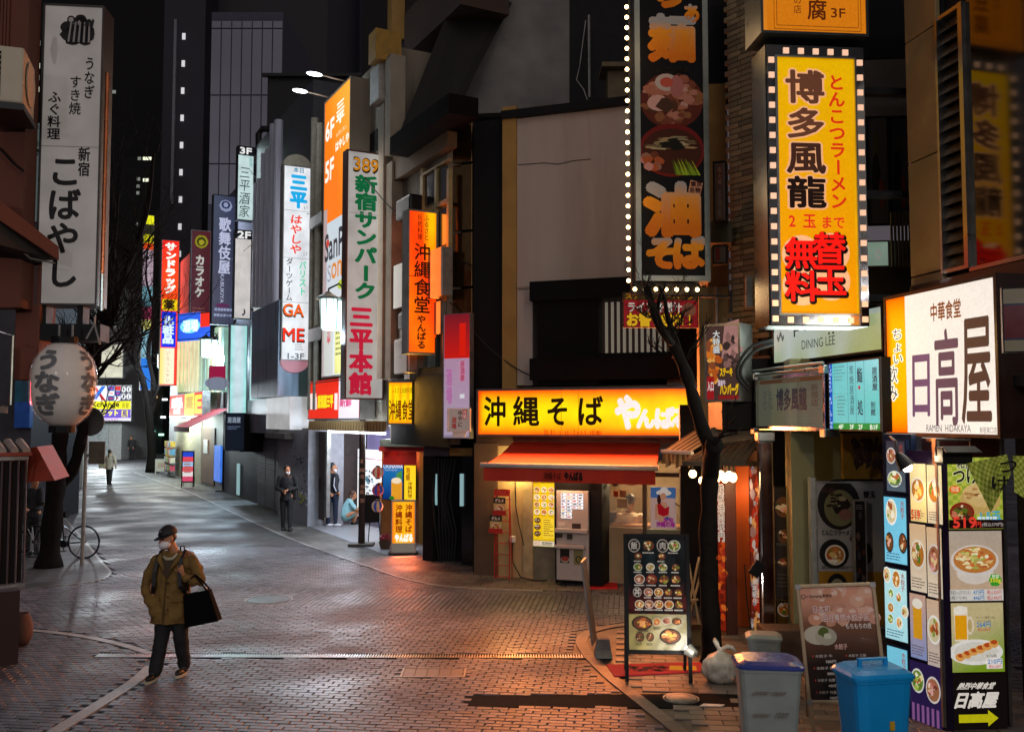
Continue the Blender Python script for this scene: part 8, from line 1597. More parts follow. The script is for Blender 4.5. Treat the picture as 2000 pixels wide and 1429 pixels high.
# fence-like small sign plate near the pole
T = thing('round_sign', 'round grey traffic sign and square plate on a white pole beside the bicycle', 'road sign', tuple(gnd(160, 1103)))
gp = gnd(160, 1103); hp = at(172, 818, gp.y).z
part('pole', mat('pole_white', hx('#8a857e'), rough=.5, var=.3, scale=12, stain=hx('#3a3632')), T, lambda m: m.cyl((0, 0, 0), (.03, 0, hp+.1), .038, n=10)); part('disc', mat('sign_back', hx('#50504e'), rough=.5, metal=.4), T, lambda m: m.cyl((.1, -.05, hp-.05), (.1, -.02, hp-.05), .29, n=28)); part('plate', mat('sign_back2', hx('#5c5648'), rough=.6), T, lambda m: m.box(.1, -.05, hp-.9, .42, -.02, hp-.45)); part('bracket', ALU, T, lambda m: m.box(-.0, -.02, hp-.75, .2, .04, hp-.7))
# ================================================================== trees
def bare_tree(name, label, Y, stems, seed=1, twig_n=5, twig_len=.8, depth=2, group=None):
 """stems: list of (points in picture columns and rows, start radius, end radius)"""
 rnd = random.Random(seed); b = gnd(*stems[0][0][0]); T = thing(name, label, 'tree', (b.x, b.y, 0), 0, group); YY = Y or b.y; br = MB()
 for si, (pts, r0, r1) in enumerate(stems):
  P = []
  for k, p in enumerate(pts):
   q = at(p[0], p[1], YY + .25*si*math.sin(k*.7+si)) - b
   if si == 0 and k == 0: q.z = -.02
   P.append(q)
  C = chain3(P, 4); n = len(C); rs = [r0+(r1-r0)*i/(n-1) for i in range(n)]
  rs = [r*(1+.07*math.sin(i*1.7+si)+.14*noise.noise(Vector((i*.6, si, seed)))) for i, r in enumerate(rs)]
  if si == 0: rs[0] *= 1.35; rs[1] *= 1.12
  mb = MB(); mb.tube(C, rs, 12 if r0 > .08 else 7); o = mb.obj('trunk' if si == 0 else 'branch', BARK, T, smooth=True)
  if r0 > .08 and si < 2:
   d = o.modifiers.new('bark', 'DISPLACE'); d.texture = BTEX; d.strength = .03; d.mid_level = .5; d.texture_coords = 'LOCAL'
  # twigs
  def grow(p, d, r, L, lev):
   q = [p]; cur = p.copy(); dd = d.copy(); n_ = 5
   for k in range(n_):
    dd = (dd + Vector((rnd.uniform(-.3, .3), rnd.uniform(-.3, .3), rnd.uniform(-.12, .3)))).normalized(); cur = cur + dd*L/n_; q.append(cur.copy())
    if lev > 0 and rnd.random() < .75: grow(cur.copy(), (dd+Vector((rnd.uniform(-.9, .9), rnd.uniform(-.9, .9), rnd.uniform(-.2, .6)))).normalized(), r*.6, L*.6, lev-1)
   br.tube(q, [r*(1-.75*k/n_) for k in range(n_+1)], 4, cap=False)
  for k in range(int(twig_n*n/6)):
   i = rnd.randint(n//4 if si else n//2, n-1)
   if i < n-1 and rs[i] > .14: continue
   d = Vector((rnd.uniform(-1, 1), rnd.uniform(-1, 1), rnd.uniform(0, 1))).normalized(); grow(C[i].copy(), d, max(.007, rs[i]*.35), twig_len*rnd.uniform(.6, 1.3), depth)
 o = br.obj('twigs', BARK, T); o['kind'] = 'stuff'
 return T
def chain3(P, n):
 out = []
 for i in range(len(P)-1):
  p0, p1, p2, p3 = P[max(i-1, 0)], P[i], P[i+1], P[min(i+2, len(P)-1)]
  for k in range(n): t = k/n; out.append(.5*((2*p1)+(p2-p0)*t+(2*p0-5*p1+4*p2-p3)*t*t+(3*p1-p0-3*p2+p3)*t**3))
 out.append(P[-1]); return out
BTEX = bpy.data.textures.new('bark_relief', 'CLOUDS'); BTEX.noise_scale = .12
bare_tree('street_tree', 'forked bare street tree with a thick trunk hiding the front wheel of the bicycle', None, [
 ([(95, 1107), (100, 1040), (108, 960), (113, 900), (118, 850), (128, 790), (160, 720), (190, 660), (215, 600), (250, 520), (285, 420), (300, 300)], .21, .03),
 ([(112, 950), (140, 920), (158, 860), (165, 800), (180, 740), (192, 690), (200, 640), (215, 560), (225, 470), (232, 380)], .13, .02),
 ([(187, 735), (205, 715), (225, 695), (250, 665), (290, 650), (330, 615)], .05, .008), ([(200, 640), (225, 610), (235, 570), (262, 520), (300, 470)], .06, .01),
 ([(192, 690), (220, 668), (262, 660), (300, 640), (345, 630)], .03, .006), ([(160, 720), (185, 690), (240, 640), (262, 600)], .05, .01), ([(215, 600), (205, 520), (225, 430), (215, 330)], .05, .01)], 3, 4, 1.0, 2)
bare_tree('street_tree', 'slimmer bare street tree farther away left of the drug store', None, [
 ([(297, 922), (295, 860), (290, 800), (278, 740), (262, 690), (255, 620), (262, 540)], .27, .05), ([(292, 820), (302, 760), (290, 690), (300, 610), (285, 540), (292, 460)], .16, .03), ([(278, 740), (255, 700), (230, 640), (225, 570)], .1, .02), ([(290, 800), (315, 740), (322, 660), (330, 600)], .1, .02)], 5, 4, 3.0, 2)
bare_tree('street_tree', 'slender crooked bare tree in front of the red awning and wooden canopy', None, [
 ([(1392, 1292), (1388, 1220), (1384, 1130), (1383, 1040), (1386, 950), (1387, 880), (1370, 830), (1352, 770), (1335, 715), (1312, 670), (1285, 630), (1272, 590), (1262, 560)], .125, .04),
 ([(1332, 705), (1318, 660), (1304, 620), (1298, 585), (1288, 560)], .05, .015), ([(1290, 640), (1284, 610), (1290, 575), (1300, 560)], .035, .012), ([(1388, 930), (1391, 890), (1396, 866)], .1, .1), ([(1312, 670), (1296, 645), (1278, 600), (1250, 565)], .04, .01)], 9, 1.3, .4, 2)
# ================================================================== bicycle
bp = gnd(120, 1093); T = thing('bicycle', 'dark city bicycle parked behind the forked tree', 'bicycle', (gnd(152, 1093).x, bp.y+.25, 0), R(-4))
r = .335
def wheel(x, name='wheel'):
 w = part(name, RUBBER, T, lambda m: m.tube([(x+r*math.cos(a), 0, r+r*math.sin(a)) for a in [2*math.pi*k/32 for k in range(33)]], .02, 6), smooth=True)
 part('spokes', ALU, w, lambda m: [m.tube([(x, 0, r), (x+(r-.02)*math.cos(a), 0, r+(r-.02)*math.sin(a))], .003, 3) for a in [2*math.pi*k/18 for k in range(18)]]); part('hub', IRON, w, lambda m: m.cyl((x, -.05, r), (x, .05, r), .03, n=8))
wheel(0); wheel(-1.08)
FRB = mat('bike_frame', hx('#15161a'), rough=.3, metal=.3)
part('frame', FRB, T, lambda m: (m.tube([(0, 0, r), (-.42, 0, .3), (-.5, 0, .82)], .017, 6), m.tube([(0, 0, r), (-.47, 0, .68), (-.92, 0, .8)], .016, 6), m.tube([(-.42, 0, .3), (-.9, 0, .72)], .02, 6), m.tube([(-.88, 0, .9), (-.95, 0, .6), (-1.08, 0, r)], .018, 6)))
part('saddle', BLACK, T, lambda m: m.tube([(-.38, 0, .9), (-.5, 0, .9), (-.64, 0, .9)], [.07, .05, .02], 8)); part('seat_post', ALU, T, lambda m: m.cyl((-.49, 0, .8), (-.505, 0, .88), .012)); part('handlebar', IRON, T, lambda m: (m.tube([(-.88, 0, .9), (-.86, 0, 1.0)], .015, 6), m.tube([(-.78, -.26, 1.02), (-.86, -.1, 1.0), (-.86, .1, 1.0), (-.78, .26, 1.02)], .014, 6))); part('pedals', IRON, T, lambda m: (m.cyl((-.42, -.06, .3), (-.42, .06, .3), .08, n=12), m.box(-.44, -.16, .15, -.34, -.07, .17), m.box(-.5, .07, .43, -.4, .16, .45), m.tube([(-.42, -.07, .3), (-.39, -.07, .16)], .01, 5), m.tube([(-.42, .07, .3), (-.45, .07, .44)], .01, 5))); part('kickstand', ALU, T, lambda m: m.tube([(-.02, -.02, r), (-.1, -.14, .01)], .009, 5)); part('basket', IRON, T, lambda m: [m.tube([(-1.2, y, .75), (-1.0, y, .75), (-.97, y, .98), (-1.25, y, .98), (-1.2, y, .75)], .006, 4) for y in (-.15, -.05, .05, .15)])
# ================================================================== street lamps
def street_lamp(px, py_base, l1, Yd, top_py, label, k=1.0, banner=True, group='ornate street lamps along the street'):
 g0 = gnd(px, py_base); T = thing('street_lamp', label, 'street lamp', (g0.x, g0.y, 0), 0, group); ht = at(px, top_py, g0.y).z
 PC_ = mat('lamp_post_brown', hx('#2c1a16'), rough=.45, metal=.3, var=.3)
 part('pole', PC_, T, lambda m: (m.cyl((0, 0, 0), (0, 0, ht*.55), .08, .07), m.cyl((0, 0, ht*.55), (0, 0, ht), .05), m.cyl((0, 0, ht), (0, 0, ht+.25), .015, .004))); part('base', mat('post_base', hx('#5c5854'), rough=.8), T, lambda m: m.box(-.28, -.2, 0, .28, .2, .07))
 for (dx, dz, dy) in ((-.75, 0, -.1), (-.42, .05, .25)):
  part('arm', mat('lamp_arm_green', hx('#1c2a28'), rough=.4, metal=.4), T, lambda m: m.tube([(0, 0, ht-.75), (-.18, dy*.2, ht-.62), (-.3, dy*.4, ht-.3), (-.25+dx*.2, dy*.7, ht+.12), (dx*.75, dy, ht+.3), (dx-.05, dy, ht+.18), (dx-.06, dy, ht)], .025, 7), smooth=True)
  L = part('lantern', emit('lamp_glow', (.8, 1, .95), .62), T, lambda m: m.lathe([(.12, ht-.78), (.17, ht-.72), (.2, ht-.1), (.19, ht-.05)], 14, (dx-.06, dy, 0)), smooth=True)
  part('lamp_hood', mat('lamp_hood', hx('#20302c'), rough=.4, metal=.3), L, lambda m: (m.lathe([(.3, ht-.07), (.25, ht-.02), (.12, ht+.06), (.04, ht+.12)], 16, (dx-.06, dy, 0)), [m.cyl((dx-.06+.2*math.cos(a), dy+.2*math.sin(a), ht-.78), (dx-.06+.21*math.cos(a), dy+.21*math.sin(a), ht-.05), .009, n=4) for a in [2*math.pi*q/8 for q in range(8)]]))
 part('bracket_curl', IRON, T, lambda m: (m.tube([(-.02, 0, ht-.1), (-.25, 0, ht+.0), (-.2, 0, ht-.12), (-.5, 0, ht+.05)], .012, 5),))
 c = emit('lamp_glow', (.8, 1, .95), .62); c.cycles.emission_sampling = 'NONE'
 lamp('street_and_fill_light', (g0.x-.55, g0.y-.15, ht-.95), 300*k, (.62, .82, 1), .22)
 return T, ht
T, ht = street_lamp(706, 1066, 640, None, 580, 'double street lamp with a MOA plate on its brown post')
part('name_plate', mat('brown_plate', hx('#3a1c14'), rough=.4), T, lambda m: m.box(-.17, -.1, at(0, 770, 21).z-.0, .17, -.08, at(0, 745, 21).z))
q = rectw((0, -.1, at(0, 770, 21).z), 0, .34, .29, (0, 0, 100, 100)); A = Art(q, y=-.004); A.t_('MOA', 14, 14, 86, 46, hx('#c8b8a8'), .03, 1); A.t_('CHUO St.', 14, 62, 86, 84, hx('#a07060'), .0, 1); o = A.done('lettering', PR, T); o.location = q['loc']
part('flag', mat('red_flag', hx('#b01c30'), rough=.7), T, lambda m: (m.box(-.16, -.08, ht-1.7, -.02, -.06, ht-.95),)); part('flag', mat('grey_flag', hx('#8a9490'), rough=.7), T, lambda m: (m.box(-.18, -.09, ht-2.15, -.04, -.07, ht-1.72),)); part('stickers', mat('stickers', hx('#9a6a54'), rough=.6, var=.8, scale=20), T, lambda m: [m.box(random.uniform(-.07, 0), -.088, z, random.uniform(.01, .08), -.083, z+.09) for z in (1.0, 1.2, 1.32, 1.55, 1.7, 1.9)])
street_lamp(437, 960, 380, None, 660, 'double street lamp farther up the street beside the navy vertical sign', 1.8)
street_lamp(340, 925, 380, None, 690, 'most distant double street lamp in front of the drug store', 1.6)
# fill lights added behind and beside the camera; no lamps stand there
for (x, y, k) in ((-4.5, -2.5, 2.4), (3.4, -1.0, 2.0)):
 lamp('street_and_fill_light', (x, y, 5.6), 130*k, (.97, .94, 1), .3)
# a lit A-board leaning plate near left: low ledge scrap
P = gnd(60, 1255); T = thing('clay_pot', 'round pinkish pot standing behind the maroon base box', 'pot', (gnd(30, 1262).x, gnd(30, 1262).y+.1, 0)); part('body', mat('pink_clay', hx('#5c4038'), rough=.7), T, lambda m: m.lathe([(.1, 0), (.15, .1), (.16, .25), (.11, .38), (.12, .4), (.1, .4), (.09, .36)], 16), smooth=True)
# ================================================================== PEOPLE
def skin_obj(name, m, T, fn, voxel=.014, smooth=6, disp=None):
 o = part(name, m, T, fn)
 r = o.modifiers.new('join', 'REMESH'); r.mode = 'VOXEL'; r.voxel_size = voxel; r.use_smooth_shade = True
 s_ = o.modifiers.new('soft', 'SMOOTH'); s_.iterations = smooth; s_.factor = .5
 if disp:
  d = o.modifiers.new('folds', 'DISPLACE'); d.texture = CTEX; d.strength = disp; d.mid_level = .5; d.texture_coords = 'LOCAL'
 return o
CTEX = bpy.data.textures.new('cloth_folds', 'CLOUDS'); CTEX.noise_scale = .11; CTEX.noise_depth = 1
def seg_(m, pts, rs, n=12):
 pts = [Vector(p) for p in pts]; m.tube(pts, rs, n)
 m.ell(pts[0], rs[0], n, 8); m.ell(pts[-1], rs[-1], n, 8)
 for p, r in zip(pts[1:-1], rs[1:-1]): m.ell(p, r, n, 8)
def rings(m, rs, n=20):      # (x, y, z, rx, ry)
 vs = []
 for (x, y, z, rx, ry) in rs:
  for k in range(n): a = 2*math.pi*k/n; vs.append((x+rx*math.cos(a), y+ry*math.sin(a), z))
 m.add(vs, [(i*n+k, i*n+(k+1) % n, (i+1)*n+(k+1) % n, (i+1)*n+k) for i in range(len(rs)-1) for k in range(n)] + [tuple(range(n))[::-1], tuple((len(rs)-1)*n+k for k in range(n))])
SKIN = mat('skin', hx('#a8704e'), rough=.55, var=.12, scale=20, bump=.1); HAIR = mat('black_hair', hx('#0e0b0a'), rough=.5, var=.4, scale=60, bump=.4)
def hand(m, c, d, side, s=1.0, curl=.5, up=Vector((0, 0, 1))):
 c = Vector(c); d = Vector(d).normalized(); a = d.cross(up).normalized() if d.cross(up).length > .1 else Vector((1, 0, 0)); b = a.cross(d)
 m.tube([c, c+d*.045*s, c+d*.085*s], [.027*s, .036*s, .034*s], 10)
 for k, L in enumerate((.062, .07, .066, .05)):
  o = c+d*.08*s+a*(k-1.5)*.0195*s; q = (d*math.cos(curl*.6)-b*math.sin(curl*.6)).normalized(); q2 = (d*math.cos(curl*1.8)-b*math.sin(curl*1.8)).normalized()
  m.tube([o, o+q*L*.5*s, o+q*L*.5*s+q2*L*.5*s], [.0095*s, .0088*s, .007*s], 6)
 o = c+d*.03*s+a*side*.03*s; m.tube([o, o+(d*.6+a*side*.6)*.04*s, o+(d*1.2+a*side*.7)*.05*s], [.012*s, .011*s, .008*s], 6)
def head(m, c, face, s=1.0, nose=True):
 c = Vector(c); f = Vector(face).normalized(); sd = Vector((-f.y, f.x, 0)).normalized(); rot = Matrix((sd, f, Vector((0, 0, 1)))).transposed()
 m.ell(c+Vector((0, 0, .02))*s, (.074*s, .092*s, .105*s), 16, 12, rot=rot); m.ell(c+f*.02*s+Vector((0, 0, -.055))*s, (.055*s, .068*s, .065*s), 14, 10, rot=rot)
 if nose: m.tube([c+f*.085*s+Vector((0, 0, .02))*s, c+f*.108*s+Vector((0, 0, -.015))*s, c+f*.09*s+Vector((0, 0, -.028))*s], [.01*s, .015*s, .012*s], 8)
 for q in (-1, 1): m.ell(c+sd*q*.075*s-f*.005*s, (.012*s, .022*s, .032*s), 8, 8, rot=rot); m.ell(c+sd*q*.03*s+f*.084*s+Vector((0, 0, .045*s)), (.024*s, .01*s, .008*s), 8, 6, rot=rot)
 return f, sd
def eyes(T, c, face, s=1.0):
 c = Vector(c); f = Vector(face).normalized(); sd = Vector((-f.y, f.x, 0)).normalized()
 part('eyes', mat('eye_dark', hx('#0c0808'), rough=.2), T, lambda m: [m.ell(c+sd*q*.03*s+f*.088*s+Vector((0, 0, .018*s)), (.014*s, .006*s, .007*s), 8, 6) for q in (-1, 1)])
# ---- the man in the cap
g0 = gnd(333, 1322); T = thing('person', 'man in black cap, white mask and brown coat walking in the foreground', 'person', (g0.x, g0.y, 0), R(-3))
HC = Vector((-.055, -.03, 1.55)); fd = Vector((-.5, -.85, -.15))
def body(m):
 head(m, HC, fd); seg_(m, [(-.035, 0, 1.5), (.0, .03, 1.4), (0, .03, 1.3)], [.052, .055, .07])
 rings(m, [(0, .02, .8, .15, .1), (0, .02, 1.0, .15, .1), (0, .02, 1.2, .17, .11), (0, .02, 1.33, .16, .09), (0, .03, 1.38, .07, .06)])
 for s_, L in ((-1, [(-.18, .02, 1.3), (-.27, .03, 1.03), (-.14, -.09, .86)]), (1, [(.18, .02, 1.3), (.3, .02, 1.1), (.15, -.14, 1.17)])): seg_(m, L, [.045, .04, .028])
 hand(m, (.165, -.13, 1.17), (-.25, -.2, .95), -1, 1.0, 1.2, Vector((0, -1, 0)))
 for s_ in (-1, 1): seg_(m, [(s_*.09, .02, .85), (s_*.1, -.01, .48), (-.14, -.08, .08) if s_ < 0 else (.115, .09, .1)], [.08, .05, .035])
skin_obj('body', SKIN, T, body, .011, 2); eyes(T, HC, fd)
COAT = mat('brown_coat', hx('#73592f'), rough=.85, var=.3, scale=7, bump=.5, bscale=30, spec=.2)
def coat(m):
 rings(m, [(-.02, .0, .61, .215, .16), (-.02, .0, .7, .215, .155), (-.01, .0, .85, .205, .15), (0, .0, 1.0, .195, .145), (0, .01, 1.15, .2, .14), (0, .02, 1.28, .215, .13), (0, .025, 1.35, .185, .11), (0, .03, 1.395, .1, .085)])
 seg_(m, [(-.2, .02, 1.3), (-.26, .02, 1.18), (-.31, .03, 1.0), (-.24, -.06, .88), (-.15, -.11, .82)], [.075, .076, .07, .062, .055])
 seg_(m, [(.2, .02, 1.3), (.27, .02, 1.2), (.315, .01, 1.09), (.26, -.07, 1.08), (.2, -.12, 1.13)], [.075, .076, .07, .06, .048])
 m.ell((-.13, -.1, .76), (.09, .06, .09), 12, 8)
skin_obj('coat', COAT, T, coat, .011, 2, .05)
part('coat_opening', mat('coat_shadow', hx('#4a3414'), rough=.8), T, lambda m: m.tube([(-.005, -.145, 1.22), (-.01, -.163, 1.05), (-.02, -.168, .85), (-.035, -.172, .63)], .006, 6))
for z in (1.08, .93, .79): part('button', mat('dark_button', hx('#2a1c10'), rough=.3), T, lambda m: m.ell((.02, -.168, z), (.011, .006, .011), 8, 6))
part('pocket_flap', mat('coat_flap', hx('#6a4c1c'), rough=.8), T, lambda m: m.box(.06, -.172, .87, .16, -.15, .89), bevel=.003)
LAP = mat('dark_lapel', hx('#3c2c18'), rough=.8)
part('scarf', LAP, T, lambda m: m.add([(-.1, -.12, 1.33), (.09, -.12, 1.33), (.05, -.155, 1.22), (0, -.165, 1.12), (-.06, -.155, 1.22), (-.1, -.1, 1.34), (.09, -.1, 1.34)], [(0, 4, 3, 2, 1)])); part('collar', COAT, T, lambda m: (m.tube([(-.12, -.05, 1.37), (-.11, -.11, 1.33), (-.04, -.15, 1.22)], [.03, .032, .012], 8), m.tube([(.11, -.04, 1.38), (.1, -.11, 1.33), (.03, -.155, 1.22)], [.03, .032, .012], 8), m.tube([(-.11, -.04, 1.38), (0, .1, 1.41), (.11, -.04, 1.38)], .026, 8)), smooth=True)
part('shirt_collar', mat('shirt_cream', hx('#a8a088'), rough=.7), T, lambda m: (m.tube([(-.07, -.09, 1.36), (-.02, -.12, 1.335), (.04, -.11, 1.34), (.075, -.06, 1.385)], .018, 8)), smooth=True)
PANTS = mat('black_trousers', hx('#0e0d0e'), rough=.8, var=.3, scale=10)
skin_obj('trousers', PANTS, T, lambda m: (rings(m, [(0, .01, .9, .16, .12), (0, .01, .7, .17, .13), (0, .01, .6, .15, .12)]), seg_(m, [(-.09, .01, .66), (-.1, -.03, .45), (-.13, -.06, .2), (-.145, -.08, .09)], [.1, .085, .078, .075]), seg_(m, [(.1, .01, .66), (.105, -.0, .45), (.11, .06, .25), (.115, .1, .13)], [.1, .085, .075, .075])), .013, 3, .02)
SHOE = mat('black_shoe', hx('#14110f'), rough=.5); SOLE = mat('cream_sole', hx('#b0a890'), rough=.6)
for (x, y, z, a, tip) in ((-.155, -.12, .0, -.15, .0), (.12, .06, .02, .1, .12)):
 c, s_ = math.cos(a), math.sin(a)
 sh = part('shoe', SHOE, T, lambda m: (m.ell((x, y+.02, z+.06), (.045, .07, .05), 12, 8), m.ell((x+s_*-.07, y-.08, z+.045), (.045, .09, .035), 12, 8)), smooth=True); part('sole', SOLE, sh, lambda m: m.slab([(x+.047*math.cos(t)*(1 if math.sin(t) > 0 else 1.05)+(-s_*.05), y-.05+.14*math.sin(t)) for t in [2*math.pi*k/16 for k in range(16)]], z, z+.026))
MASK = mat('white_mask', hx('#d8d4d4'), rough=.7, var=.05); f_ = fd.normalized(); sdv = Vector((-f_.y, f_.x, 0)).normalized(); rotm = Matrix((sdv, f_, Vector((0, 0, 1)))).transposed()
part('face_mask', MASK, T, lambda m: (m.ell(HC+f_*.035+Vector((0, 0, -.045)), (.066, .075, .06), 16, 10, rot=rotm),), smooth=True); part('ear_loop', MASK, T, lambda m: [m.tube([HC+f_*.06+sdv*q*.055+Vector((0, 0, z)), HC+sdv*q*.08+Vector((0, 0, .01))], .002, 4) for q in (-1, 1) for z in (-.02, -.07)])
CAPM = mat('black_cap', hx('#0b0b0d'), rough=.7, var=.2, bump=.2)
def cap_(m):
 n, k2 = 24, 8; vs = []; c = HC+Vector((0, 0, .055)); 
 for i in range(k2+1):
  ph = math.pi/2*i/k2
  for j in range(n): t = 2*math.pi*j/n; q = rotm @ Vector((.088*math.cos(ph)*math.cos(t), .104*math.cos(ph)*math.sin(t), .1*math.sin(ph))); vs.append(c+q)
 m.add(vs, [(i*n+j, i*n+(j+1) % n, (i+1)*n+(j+1) % n, (i+1)*n+j) for i in range(k2) for j in range(n)])
 vs = []; 
 for i in range(3):
  for j in range(11): t = math.pi*j/10; rr = 1+.38*i; q = rotm @ Vector((.078*math.cos(t)*(1+.0*i), .098*math.sin(t)*rr if i else .09*math.sin(t), -.004-.012*i*math.sin(t))); vs.append(c+q)
 m.add(vs, [(i*11+j, i*11+j+1, (i+1)*11+j+1, (i+1)*11+j) for i in range(2) for j in range(10)])
o = part('cap', CAPM, T, cap_, smooth=True); so = o.modifiers.new('s', 'SOLIDIFY'); so.thickness = .006
part('cap_logo', mat('grey_stitch', hx('#8a8a8c'), rough=.6), T, lambda m: m.ell(HC+f_*.096+Vector((.01, 0, .105)), (.02, .006, .009), 8, 6)); part('hair', HAIR, T, lambda m: m.ell(HC-f_*.02+Vector((0, 0, .012)), (.081, .085, .07), 14, 10, rot=rotm), smooth=True)
STRAP = mat('black_webbing', hx('#0a0a0b'), rough=.6)
for s_ in (-1, 1): part('backpack_strap', STRAP, T, lambda m: m.tube([(s_*.13, .1, 1.36), (s_*.135, .02, 1.405), (s_*.135, -.09, 1.34), (s_*.14, -.15, 1.2), (s_*.15, -.155, 1.05), (s_*.19, -.08, .96)], [.028]*6, 4))
part('backpack', STRAP, T, lambda m: m.box(-.15, .14, .95, .15, .3, 1.38), bevel=.05); part('backpack_loop', STRAP, T, lambda m: m.tube([(.04, .12, 1.38), (.05, .08, 1.45), (.1, .06, 1.46), (.12, .06, 1.38)], .008, 6))
T2 = thing('tote_bag', 'large black tote bag hanging from the forearm of the man in the brown coat', 'bag', tuple(Vector((g0.x, g0.y, 0)) + Vector((.36, -.12, 0))), R(-3))
BAGM = mat('black_bag', hx('#060607'), rough=.9, spec=.1, var=.3, bump=.1)
def tote(m):
 rot = Matrix.Rotation(R(-12), 4, 'Y'); f = [(-.19, -.07, .62), (.2, -.07, .62), (.15, -.05, .98), (-.15, -.05, .98)]; b = [(x, -y, z) for x, y, z in f]
 m.mx = Matrix.Translation((-.0, 0, .8)) @ rot @ Matrix.Translation((0, 0, -.8)); m.add(f+b, [(0, 1, 2, 3), (7, 6, 5, 4), (0, 4, 5, 1), (1, 5, 6, 2), (2, 6, 7, 3), (3, 7, 4, 0)])
part('body', BAGM, T2, tote, bevel=.012)
for y in (-.045, .045): part('handle', BAGM, T2, lambda m: m.tube([(-.17, y, .96), (-.15, y*.8, 1.08), (-.07, y*.3, 1.16), (.02, y*.8, 1.08), (.1, y, .98)], .011, 6))
part('contents', mat('white_paper', hx('#a8b0ac'), rough=.6), T2, lambda m: m.box(-.02, -.03, .95, .07, .03, 1.03), bevel=.01)
# ---- generic standing figures
def figure(name, label, px, py, face, h, top, legs, hair='short', pose='stand', rz=0, mask=True, bare=False, arms=None, coatlen=.0, group=None, stride=.0, w=1.0, feet=None):
 g = gnd(px, py); s = h/1.7; T = thing(name, label, 'person', (g.x, g.y, 0), rz, group); f = Vector(face).normalized(); hc = Vector((f.x*.03, f.y*.03, 1.55))*s
 A = arms or [[(-.19, 0, 1.36), (-.23, 0, 1.08), (-.2, -.08, .85)], [(.19, 0, 1.36), (.23, 0, 1.08), (.2, -.08, .85)]]
 A = [[tuple(Vector(p)*s) for p in L] for L in A]
 def bd(m):
  head(m, hc, face, s); seg_(m, [(0, 0, 1.47*s), (0, .01, 1.38*s)], [.05*s, .06*s]); rings(m, [(0, .01, z*s, rx*s*w, ry*s) for z, rx, ry in ((.85, .15, .1), (1.05, .135, .09), (1.25, .17, .1), (1.38, .15, .08), (1.42, .06, .05))])
  for i, L in enumerate(A): seg_(m, L, [.045*s, .038*s, .026*s]); d = Vector(L[2])-Vector(L[1]); hand(m, L[2], d, 1 if i else -1, s, .8)
  for q in (-1, 1): seg_(m, [(q*.09*s, 0, .9*s), (q*.095*s, -stride*q*.5, .48*s), (q*.1*s, -stride*q, .07*s)], [.085*s, .055*s, .035*s])
 skin_obj('body', SKIN, T, bd, .016, 2)
 tm = mat('cloth_'+top.strip('#'), hx(top), rough=.8, var=.25, scale=9); lm = mat('cloth_'+legs.strip('#'), hx(legs), rough=.8, var=.25, scale=9)
 def tp(m):
  rings(m, [(0, .01, z*s, rx*s*w, ry*s) for z, rx, ry in ((.88-coatlen, .175+coatlen*.1, .135+coatlen*.05), (.95, .165, .125), (1.08, .16, .12), (1.25, .19, .125), (1.36, .175, .1), (1.42, .08, .07))])
  for L in A: a, b, c = map(Vector, L); seg_(m, [a, b, b.lerp(c, .85)], [.07*s, .06*s, .045*s])
 skin_obj('top', tm, T, tp, .018, 3, .02)
 skin_obj('trousers', lm, T, lambda m: (rings(m, [(0, .01, .95*s, .15*s, .11*s), (0, .01, .8*s, .16*s, .12*s)]), [seg_(m, [(q*.09*s, 0, .82*s), (q*.095*s, -stride*q*.5, .48*s), (q*.1*s, -stride*q, .1*s)], [.095*s, .07*s, .055*s]) for q in (-1, 1)]), .018, 3, .01)
 for q in (-1, 1): part('shoe', mat('shoe_'+(feet or '#121212').strip('#'), hx(feet or '#121212'), rough=.5), T, lambda m: m.ell((q*.1*s+f.x*.05, -stride*q+f.y*.05, .045), (.05+abs(f.x)*.06, .05+abs(f.y)*.07, .045), 10, 8), smooth=True)
 fx = f; sd = Vector((-f.y, f.x, 0)).normalized(); rm = Matrix((sd, f, Vector((0, 0, 1)))).transposed()
 part('hair', HAIR, T, lambda m: (m.ell(hc-f*.034*s+Vector((0, 0, .045*s)), (.09*s, .1*s, .1*s), 14, 10, rot=rm), (m.tube([hc-f*.08*s, hc-f*.13*s+Vector((0, 0, -.06*s)), hc-f*.12*s+Vector((0, 0, -.32*s))], [.03*s, .035*s, .01*s], 8) if hair == 'tail' else None), (m.ell(hc-f*.045*s+Vector((0, 0, -.08*s)), (.085*s, .06*s, .16*s), 12, 8, rot=rm) if hair == 'long' else None)), smooth=True)
 if mask: part('face_mask', MASK, T, lambda m: m.ell(hc+f*.035*s+Vector((0, 0, -.045*s)), (.058*s, .068*s, .052*s), 12, 8, rot=rm), smooth=True); eyes(T, hc, face, s)
 return T, s, g
T, s, g = figure('person', 'man dressed in black looking at his phone in front of the pale graffiti pier', 559, 1036, (.5, -.8, -.1), 1.72, '#0c0c0f', '#101012', arms=[[(-.19, 0, 1.36), (-.24, 0, 1.08), (-.06, -.16, 1.02)], [(.19, 0, 1.36), (.26, 0, 1.1), (.07, -.2, 1.06)]], stride=.06, coatlen=.1)
part('phone', BLACK, T, lambda m: m.box(.0, -.27, 1.06, .07, -.26, 1.17)); part('shoulder_bag', STRAP, T, lambda m: (m.box(.18, -.05, .82, .28, .12, 1.12),), bevel=.03)
T, s, g = figure('person', 'young man with mask and backpack in a striped sleeve jacket standing at the arcade shop', 648, 1028, (1, -.25, -.2), 1.74, '#14171f', '#101c34', arms=[[(-.17, .05, 1.36), (-.15, .03, 1.08), (-.02, -.1, .9)], [(.12, -.12, 1.36), (.1, -.16, 1.1), (.18, -.12, .92)]], feet='#c8c8d0')
